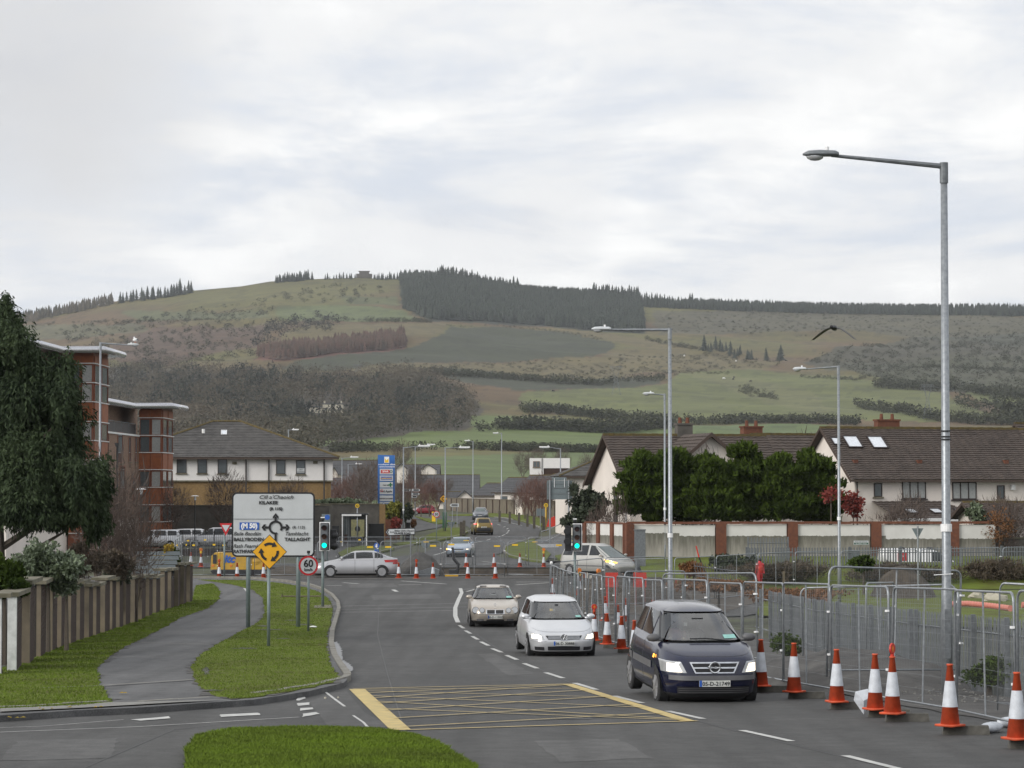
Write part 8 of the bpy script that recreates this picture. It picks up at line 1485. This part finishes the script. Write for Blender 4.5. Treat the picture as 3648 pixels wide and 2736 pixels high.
def bare_tree(label, px, D, py_top, m='twig', var=0, lv=5, lean=0, group=None, pyb=None, wmul=1.0, r=.012, z0=None):
    key = (var, m, lv)
    if key not in BT:
        rs = random.Random(100 + var); b = MB(); tr = MB(); tr.tube([(0, 0, -.03), (0, 0, .12), (.01, 0, .25)], [r * 1.3, r, r * .8], 7)
        for k in range(4): a = k * 1.57 + rs.random(); branches(b, Vector((.01, 0, .13 + .04 * k)), Vector((math.cos(a) * .5, math.sin(a) * .5, 1)), .27, r * .62, lv - 2, rs, .95 if var % 2 else .7, .18, 3)
        zmax = max(v[2] for v in b.v); k_ = 1 / zmax; b.v = [(x * k_, y * k_, z * k_) for x, y, z in b.v]; rs2 = np.random.RandomState(var); n_ = 1300; e_ = rs2.randn(n_, 3); e_ /= np.linalg.norm(e_, axis=1)[:, None]; c_ = e_ * (.35 + .65 * rs2.rand(n_, 1) ** .5) * np.array([.27, .27, .33]) * (1 + .2 * np.sin(e_[:, :1] * 5 + var)) + [0, 0, .64]; a_ = e_ * .6 + rs2.randn(n_, 3) * .35 + [0, 0, .7]; a_ /= np.linalg.norm(a_, axis=1)[:, None]; w_ = np.cross(a_, rs2.randn(n_, 3)) * .0022; Lh = .03 + .04 * rs2.rand(n_, 1)
        for q_ in zip(c_ - a_ * Lh - w_, c_ - a_ * Lh + w_, c_ + a_ * Lh): b.add(q_, [(0, 1, 2)])
        BT[key] = (tr.mesh('trunk', M['bark']), b.mesh('branches', M[m]))
    z0 = gz(D) if z0 is None else z0; H = Zp(py_top, D) - z0; t = thing('bare_tree', label, 'tree', (X(px, D), D, z0 - .05), random.random() * 6, group); t.scale = (H * wmul, H * wmul, H); put(BT[key][0], 'trunk', t); put(BT[key][1], 'branches', t); return t
# big evergreen at the left
t = thing('evergreen_tree', 'large dark evergreen tree with hanging leaves filling the left edge', 'tree', (-15.2, 78, .5)); tb = MB(); tb.tube([(0, 0, -.4), (.2, 0, 1.6), (.1, .2, 4), (-.4, .3, 8)], [.3, .24, .18, .06], 8)
for a, e_ in (((.2, 0, 1.6), (2.2, -.3, 3.2)), ((.1, .1, 2.6), (3.4, .3, 4.4)), ((.1, .2, 3.8), (1.8, -.4, 6.2)), ((0, .2, 3), (-2.4, 0, 4.2))): tb.tube([a, ((a[0] + e_[0]) / 2, e_[1], (a[2] + e_[2]) / 2 + .2), e_], [.12, .08, .03], 5)
tb.build('trunk', M['bark'], t)
for i, (px_, py_, rx, rz_, n) in enumerate(((60, 1690, 190, 210, 12000), (120, 1400, 160, 170, 8000), (210, 1560, 130, 150, 8000), (300, 1740, 100, 130, 7000), (30, 1290, 90, 130, 4500), (0, 1150, 42, 110, 1800), (120, 1830, 200, 90, 6500), (330, 1850, 60, 80, 2600), (-10, 1560, 200, 240, 9000), (220, 1420, 50, 90, 1500))):
    D = 77 + (i % 3); s_ = D / F; leaf_cloud('foliage', t, (X(px_, D) + 15.2, (i % 3) * 1.2 - .6, Zp(py_, D) - .5), (rx * s_, 1.6, rz_ * s_), int(n * 2.6), .16, 'leafe', i, lumps=22, asp=3.4, hang=1.2, hollow=.25)
# cypress row
for i, (px_, w, top, bot) in enumerate(((2300, 118, 1612, 1862), (2420, 120, 1592, 1866), (2545, 118, 1624, 1864), (2672, 115, 1586, 1866), (2790, 112, 1618, 1860), (2905, 108, 1598, 1868))):
    D = 147 + (i % 2) * 1.2; s_ = D / F; H = Zp(top, D) - .0; t = thing('cypress_tree', ['leftmost clipped cypress of the row, rounded against the cream gable', 'second cypress from the left, behind the two lamp poles', 'third cypress from the left in the dense row', 'fourth cypress from the left in the dense row', 'fifth cypress, left of the last one by the red tree', 'rightmost cypress of the row, beside the red berried tree'][i], 'tree', (X(px_, D), D, 0), 0, 'row of dark green cypresses')
    b = MB(); b.tube([(0, 0, -.1), (.1, 0, 2.8)], [.16, .1], 6)
    for k in range(5): a = k * 1.3; b.tube([(0, 0, 1.7), (math.cos(a) * w * s_ * .6, math.sin(a) * .7, 2.6)], [.06, .03], 4)
    b.build('trunk', M['bark'], t); zc0 = Zp(bot - 18, D)
    for j in range(8):
        fz_ = j / 7; zc_ = zc0 + (H - zc0) * (.1 + .74 * fz_); rw_2 = w * s_ * (1.1 - .5 * fz_ ** 2) * .82; leaf_cloud('foliage', t, ((-1) ** j * .25, random.uniform(-.3, .3), zc_), (rw_2, 1.3, (H - zc0) * .16), 4200, .34, 'leafl', i * 10 + j, lumps=11, asp=3.4, up=.9, hollow=.45)
t = thing('cypress_tree', 'dark cypress leaning over the hipped house, left of the first cream gable', 'tree', (X(2140, 172), 172, 0)); MB().cyl((0, 0, 0), (0, 0, 3), .15, 6).build('trunk', M['bark'], t); s_ = 172 / F
for j in range(5): zc_ = Zp(1780 - j * 34, 172); leaf_cloud('foliage', t, ((.2 + j * .12), 0, zc_), ((66 - j * 5) * s_, 1.4, .95), 3000, .38, 'leafl', 90 + j, lumps=10, asp=3.2, up=.9)
def bush(name, label, cat, px, py, D, rx, rz_, m, n, size=.14, seed=0, asp=1.8, hang=0, up=0, lumps=14, ry=1.2, z0=None, nm='foliage'):
    s_ = D / F; x, z = X(px, D), Zp(py, D); zg_ = gz(D) if z0 is None else z0; t = thing(name, label, cat, (x, D, zg_)); MB().tube([(0, 0, -.1), (0, 0, max(.3, z - zg_))], [.07, .03], 5).build('stem', M['bark'], t); leaf_cloud(nm, t, (0, 0, z - zg_), (rx * s_, ry, rz_ * s_), n, size, m, seed, lumps, asp, hang, up, .35); return t
bush('shrub', 'large grey green shrub spilling over the near end of the garden wall', 'shrub', 175, 2010, 68, 125, 75, 'leafo', 9000, .11, 1); bush('shrub', 'grey green shrub lobe hanging lower right over the wall coping', 'shrub', 240, 2075, 69, 55, 42, 'leafo', 3500, .11, 2)
bush('conifer_shrub', 'dark green conifer shrub at the left edge above the white pier', 'shrub', 20, 2040, 60, 70, 80, 'leafl', 7000, .13, 3, up=.8); bush('conifer_shrub', 'small lighter conifer tip over the wall next to the white pier', 'shrub', 70, 2090, 59, 28, 32, 'leafl', 2400, .10, 4, up=.8)
bush('brown_shrub', 'brown leafless shrub behind the wall, right of the grey green one', 'shrub', 290, 2000, 82, 85, 62, 'leafb', 7000, .13, 5, asp=5); bush('brown_shrub', 'brown and green scrub behind the middle of the wall', 'shrub', 395, 2010, 90, 75, 60, 'leafb', 6500, .13, 6, asp=4); bush('shrub', 'greenish shrub draping over the wall in its middle', 'shrub', 420, 2035, 92, 52, 50, 'leafd', 4200, .12, 7); bush('ivy', 'ivy and dead climber hanging down the face of the wall', 'climber', 400, 2110, 93.0, 26, 60, 'leafb', 2600, .10, 8, ry=.35, asp=4); bush('ivy', 'dark ivy growing down a wall pier right of the dead climber', 'climber', 460, 2120, 100, 14, 62, 'leafd', 2200, .1, 9, ry=.3)
bush('golden_conifer', 'golden yellow conifer rising behind the highest step of the wall', 'shrub', 585, 2020, 112, 34, 42, 'leafg', 3600, .13, 10, up=1.0); bush('golden_conifer', 'darker green flank of the golden conifer, pointed top', 'shrub', 612, 1990, 113, 30, 42, 'leafl', 2600, .13, 11, up=1.0); bush('golden_conifer', 'pointed golden tip above the parked cars', 'shrub', 606, 1958, 112, 13, 26, 'leafg', 1000, .12, 12, up=1.2)
bush('hedge_bush', 'yellow green hedge bush left of the middle lamp pole, above red brick', 'shrub', 1402, 1820, 232, 48, 26, 'leafy', 6500, .22, 13, ry=1.5); bush('hedge_bush', 'dark green hedge bush right of the lamp pole by the far side road', 'shrub', 1445, 1830, 232, 22, 42, 'leafd', 3600, .22, 14); bush('beech_bush', 'small orange brown clipped bush beside the far side road', 'shrub', 1474, 1863, 234, 9, 16, 'leafru', 1300, .18, 15); bush('red_shrub', 'dark red shrub under the yellow green hedge', 'shrub', 1412, 1866, 229, 22, 22, 'leafr', 1500, .2, 16)
bush('lavender_hedge', 'grey green low hedge along the top of the block wall', 'hedge', 1200, 1790, 232, 105, 14, 'leafo', 5200, .22, 17, up=.8, lumps=26)
bush('evergreen_shrub', 'large dull green shrub between the middle traffic light and the cream gable', 'shrub', 2085, 1805, 150, 68, 62, 'leafd', 6500, .24, 18); bush('evergreen_shrub', 'lower part of the dull green shrub above the brick topped wall', 'shrub', 2060, 1850, 149, 60, 36, 'leafd', 3200, .22, 19); bush('cordyline', 'small palm like plant by the corner of the hipped house', 'plant', 2045, 1745, 172, 14, 22, 'leafd', 500, .6, 20, asp=14, up=.8)
bush('green_bush', 'bright green bush among weeds before the white van', 'shrub', 3075, 2010, 124, 42, 26, 'leafl', 2600, .2, 21); bush('green_bush', 'green weeds growing in the soil at right behind the mesh', 'weeds', 3520, 2392, 48.5, 80, 62, 'leafl', 2600, .09, 22, ry=.8); bush('green_bush', 'low weeds against the palisade right of the blue car', 'weeds', 2800, 2300, 62, 60, 38, 'leafl', 1600, .08, 23, ry=.6)
bush('red_tree', 'small tree with bright red leaves behind the white topped wall', 'tree', 3040, 1795, 146, 48, 48, 'leafr', 900, .2, 24, lumps=24); bush('red_tree', 'red leafed branches left of the lamp pole against the cypress', 'tree', 2960, 1760, 144.6, 38, 34, 'leafr', 350, .18, 25, lumps=18)
bush('holly_bush', 'small dark leaved tree left of the brown outbuilding roof', 'shrub', 3475, 1840, 146, 36, 46, 'leafo', 1400, .24, 26); bush('ivy', 'dead brown creeper on the timber screen at the right edge', 'climber', 3560, 1880, 143, 60, 60, 'leafru', 1100, .16, 27, asp=3)
bush('rusty_hedge', 'rusty orange beech hedge behind the second row of fence panels', 'hedge', 2560, 2085, 98, 160, 22, 'leafru', 9000, .12, 28, lumps=34, ry=2.5, asp=2); bush('rusty_hedge', 'orange brown weeds beside the lamp pole near the fallen palisade', 'hedge', 2470, 2030, 102, 46, 30, 'leafru', 2400, .12, 29, asp=3); bush('rusty_hedge', 'rusty hedge continuing right towards the lawn', 'hedge', 2820, 2118, 90, 170, 24, 'leafru', 7000, .12, 30, lumps=34, ry=2.5, asp=2)
bush('bramble_hedge', 'brown tangled hedge along the far palisade fence, left part', 'hedge', 2780, 2035, 133, 190, 42, 'leafb', 9000, .26, 31, lumps=40, asp=6, ry=1.5, up=.6); bush('bramble_hedge', 'brown tangled hedge along the far palisade fence, in front of the white van', 'hedge', 3230, 2040, 133, 210, 34, 'leafb', 8000, .26, 32, lumps=40, asp=6, ry=1.5, up=.6); bush('bramble_hedge', 'brown tangled hedge along the far palisade fence at the right edge', 'hedge', 3560, 2030, 134, 150, 40, 'leafb', 6500, .26, 33, lumps=34, asp=6, ry=1.5, up=.6); bush('bramble_hedge', 'dark scrub before the stained wall behind the fallen palisade', 'hedge', 2620, 2010, 136, 90, 36, 'leafd', 3000, .22, 34, lumps=20)
for a in ((400, 100, 1720, 0, 'bare sapling left of the slim black post, behind the wall'), (440, 98, 1600, 1, 'tallest bare sapling in front of the brown brick apartment wall'), (490, 96, 1780, 2, 'bare sapling leaning right in front of the parked silver estate'), (350, 96, 1560, 3, 'dark bare twig tree against the tall left lamp pole')): bare_tree(a[4], a[0], a[1], a[2], 'twig', a[3], 6, group='bare saplings behind the left wall', wmul=.75)
for a in ((620, 216, 1700, 0, 'bare tree beside the lower stair tower before the yellow brick'), (805, 222, 1660, 4, 'bare tree in front of the white upper floor, left of the big sign'), (1045, 224, 1690, 2, 'bare tree showing above the top of the big sign'), (1000, 224, 1715, 1, 'faint bare tree above the big sign, left of its neighbour')): bare_tree(a[4], a[0], a[1], a[2], 'twig', a[3], 6, wmul=1.0)
k = 0
for (px_, D, top, m, lb) in ((1190, 300, 1680, 'twigr', 'reddish bare tree just right of the white building'), (1225, 290, 1700, 'twigr', 'second reddish bare tree right of the white building'), (1265, 300, 1665, 'twigr', 'tall reddish bare tree between white building and totem'), (1300, 280, 1640, 'twig', 'brown bare tree left of the blue totem'), (1330, 290, 1620, 'twig', 'tallest bare tree touching the left side of the totem'), (1425, 300, 1700, 'twig', 'bare tree between the totem and the first far lamp'), (1450, 330, 1690, 'twigr', 'bare tree behind the two far lamps'), (1500, 340, 1720, 'twigr', 'reddish bare tree above the red car'), (1530, 350, 1700, 'twigr', 'dense reddish tree right of the far finger signs'), (1562, 350, 1690, 'twigr', 'reddish tree left of the yellow bend sign'), (1600, 560, 1700, 'twig', 'bare tree behind the cream cottage'), (1900, 300, 1690, 'twigr', 'reddish street tree, first left of the sign back'), (1928, 290, 1680, 'twigr', 'tall reddish street tree left of the sign back'), (1870, 320, 1700, 'twigr', 'reddish street tree above the wooden bollards'), (1960, 300, 1690, 'twig', 'bare tree rising behind the sign back'), (1840, 340, 1735, 'twig', 'small bare tree before the bungalow walls'), (1860, 700, 1600, 'twig', 'spreading bare tree in the field left of the thin lamp'), (1915, 640, 1585, 'twig', 'broad bare tree above the flat white building'), (2000, 640, 1590, 'twig', 'bare tree with ivy above the flat white building'), (1430, 700, 1560, 'twig', 'lone bare tree in the green field above the lamps'), (2090, 640, 1610, 'twig', 'small bare tree left of the first cream gable'), (2165, 620, 1600, 'twig', 'small bare tree against the far field, near the gable'), (1160, 420, 1720, 'twig', 'pale bare tree at the corner of the white building'), (1480, 420, 1640, 'twig', 'thin bare tree behind the second far lamp')):
    bare_tree(lb, px_, D, top, m, k % 6, 6, wmul=.95, r=.016); k += 1
for (px_, D, top, w, lb) in ((2135, 147, 1780, .8, 'bare twiggy sapling before the cream gable, left one'), (2190, 146, 1740, .7, 'bare sapling beside the narrow gable window'), (3230, 147, 1740, 1.1, 'bare shrub in front of the three roof lights extension'), (3180, 146, 1790, 1.3, 'low bare shrub left of the extension windows'), (3530, 146, 1760, 1.0, 'bare tree before the small right hand window of the big house'), (3605, 145, 1740, 1.1, 'bare tree at the right edge above the timber screen'), (2500, 150, 1580, 1.0, 'bare tree tops showing above the second cypress'), (2870, 175, 1540, 1.0, 'bare tree tops behind the cypresses near the big house'), (3570, 143.5, 1870, 1.2, 'gnarled bare stems in front of the grey wall at right')): bare_tree(lb, px_, D, top, 'twig', k % 6, 6, wmul=w); k += 1
bush('grass_tuft', 'tall dry grass tufts at the foot of the wall near its far end', 'grass', 545, 2165, 108, 30, 28, 'grassd', 900, .3, 40, asp=16, up=2, ry=.5); bush('grass_tuft', 'dry grass at the near foot of the wall', 'grass', 100, 2385, 62.5, 60, 14, 'grassd', 600, .18, 41, asp=14, up=2, ry=.4)
for (a, b_, lb) in (((1500, 1945), (1340, 1940), 'x'),): pass
hg = MB()
# ============================================================ air
mh = bpy.data.materials.new('haze_air'); mh.use_nodes = True; th = mh.node_tree; th.nodes.clear(); o_ = nd(th, 'ShaderNodeOutputMaterial'); pv = nd(th, 'ShaderNodeVolumePrincipled'); pv.inputs['Density'].default_value = HAZE = .000065; pv.inputs['Color'].default_value = (.88, .91, .96, 1); pv.inputs['Anisotropy'].default_value = .2; th.links.new(pv.outputs[0], o_.inputs['Volume'])
MB().bb(-4200, 4200, -80, 4300, -60, 420).build('haze', mh, kind='stuff')
tag(bpy.data.objects['haze'], 'thin grey haze filling the valley', 'haze')
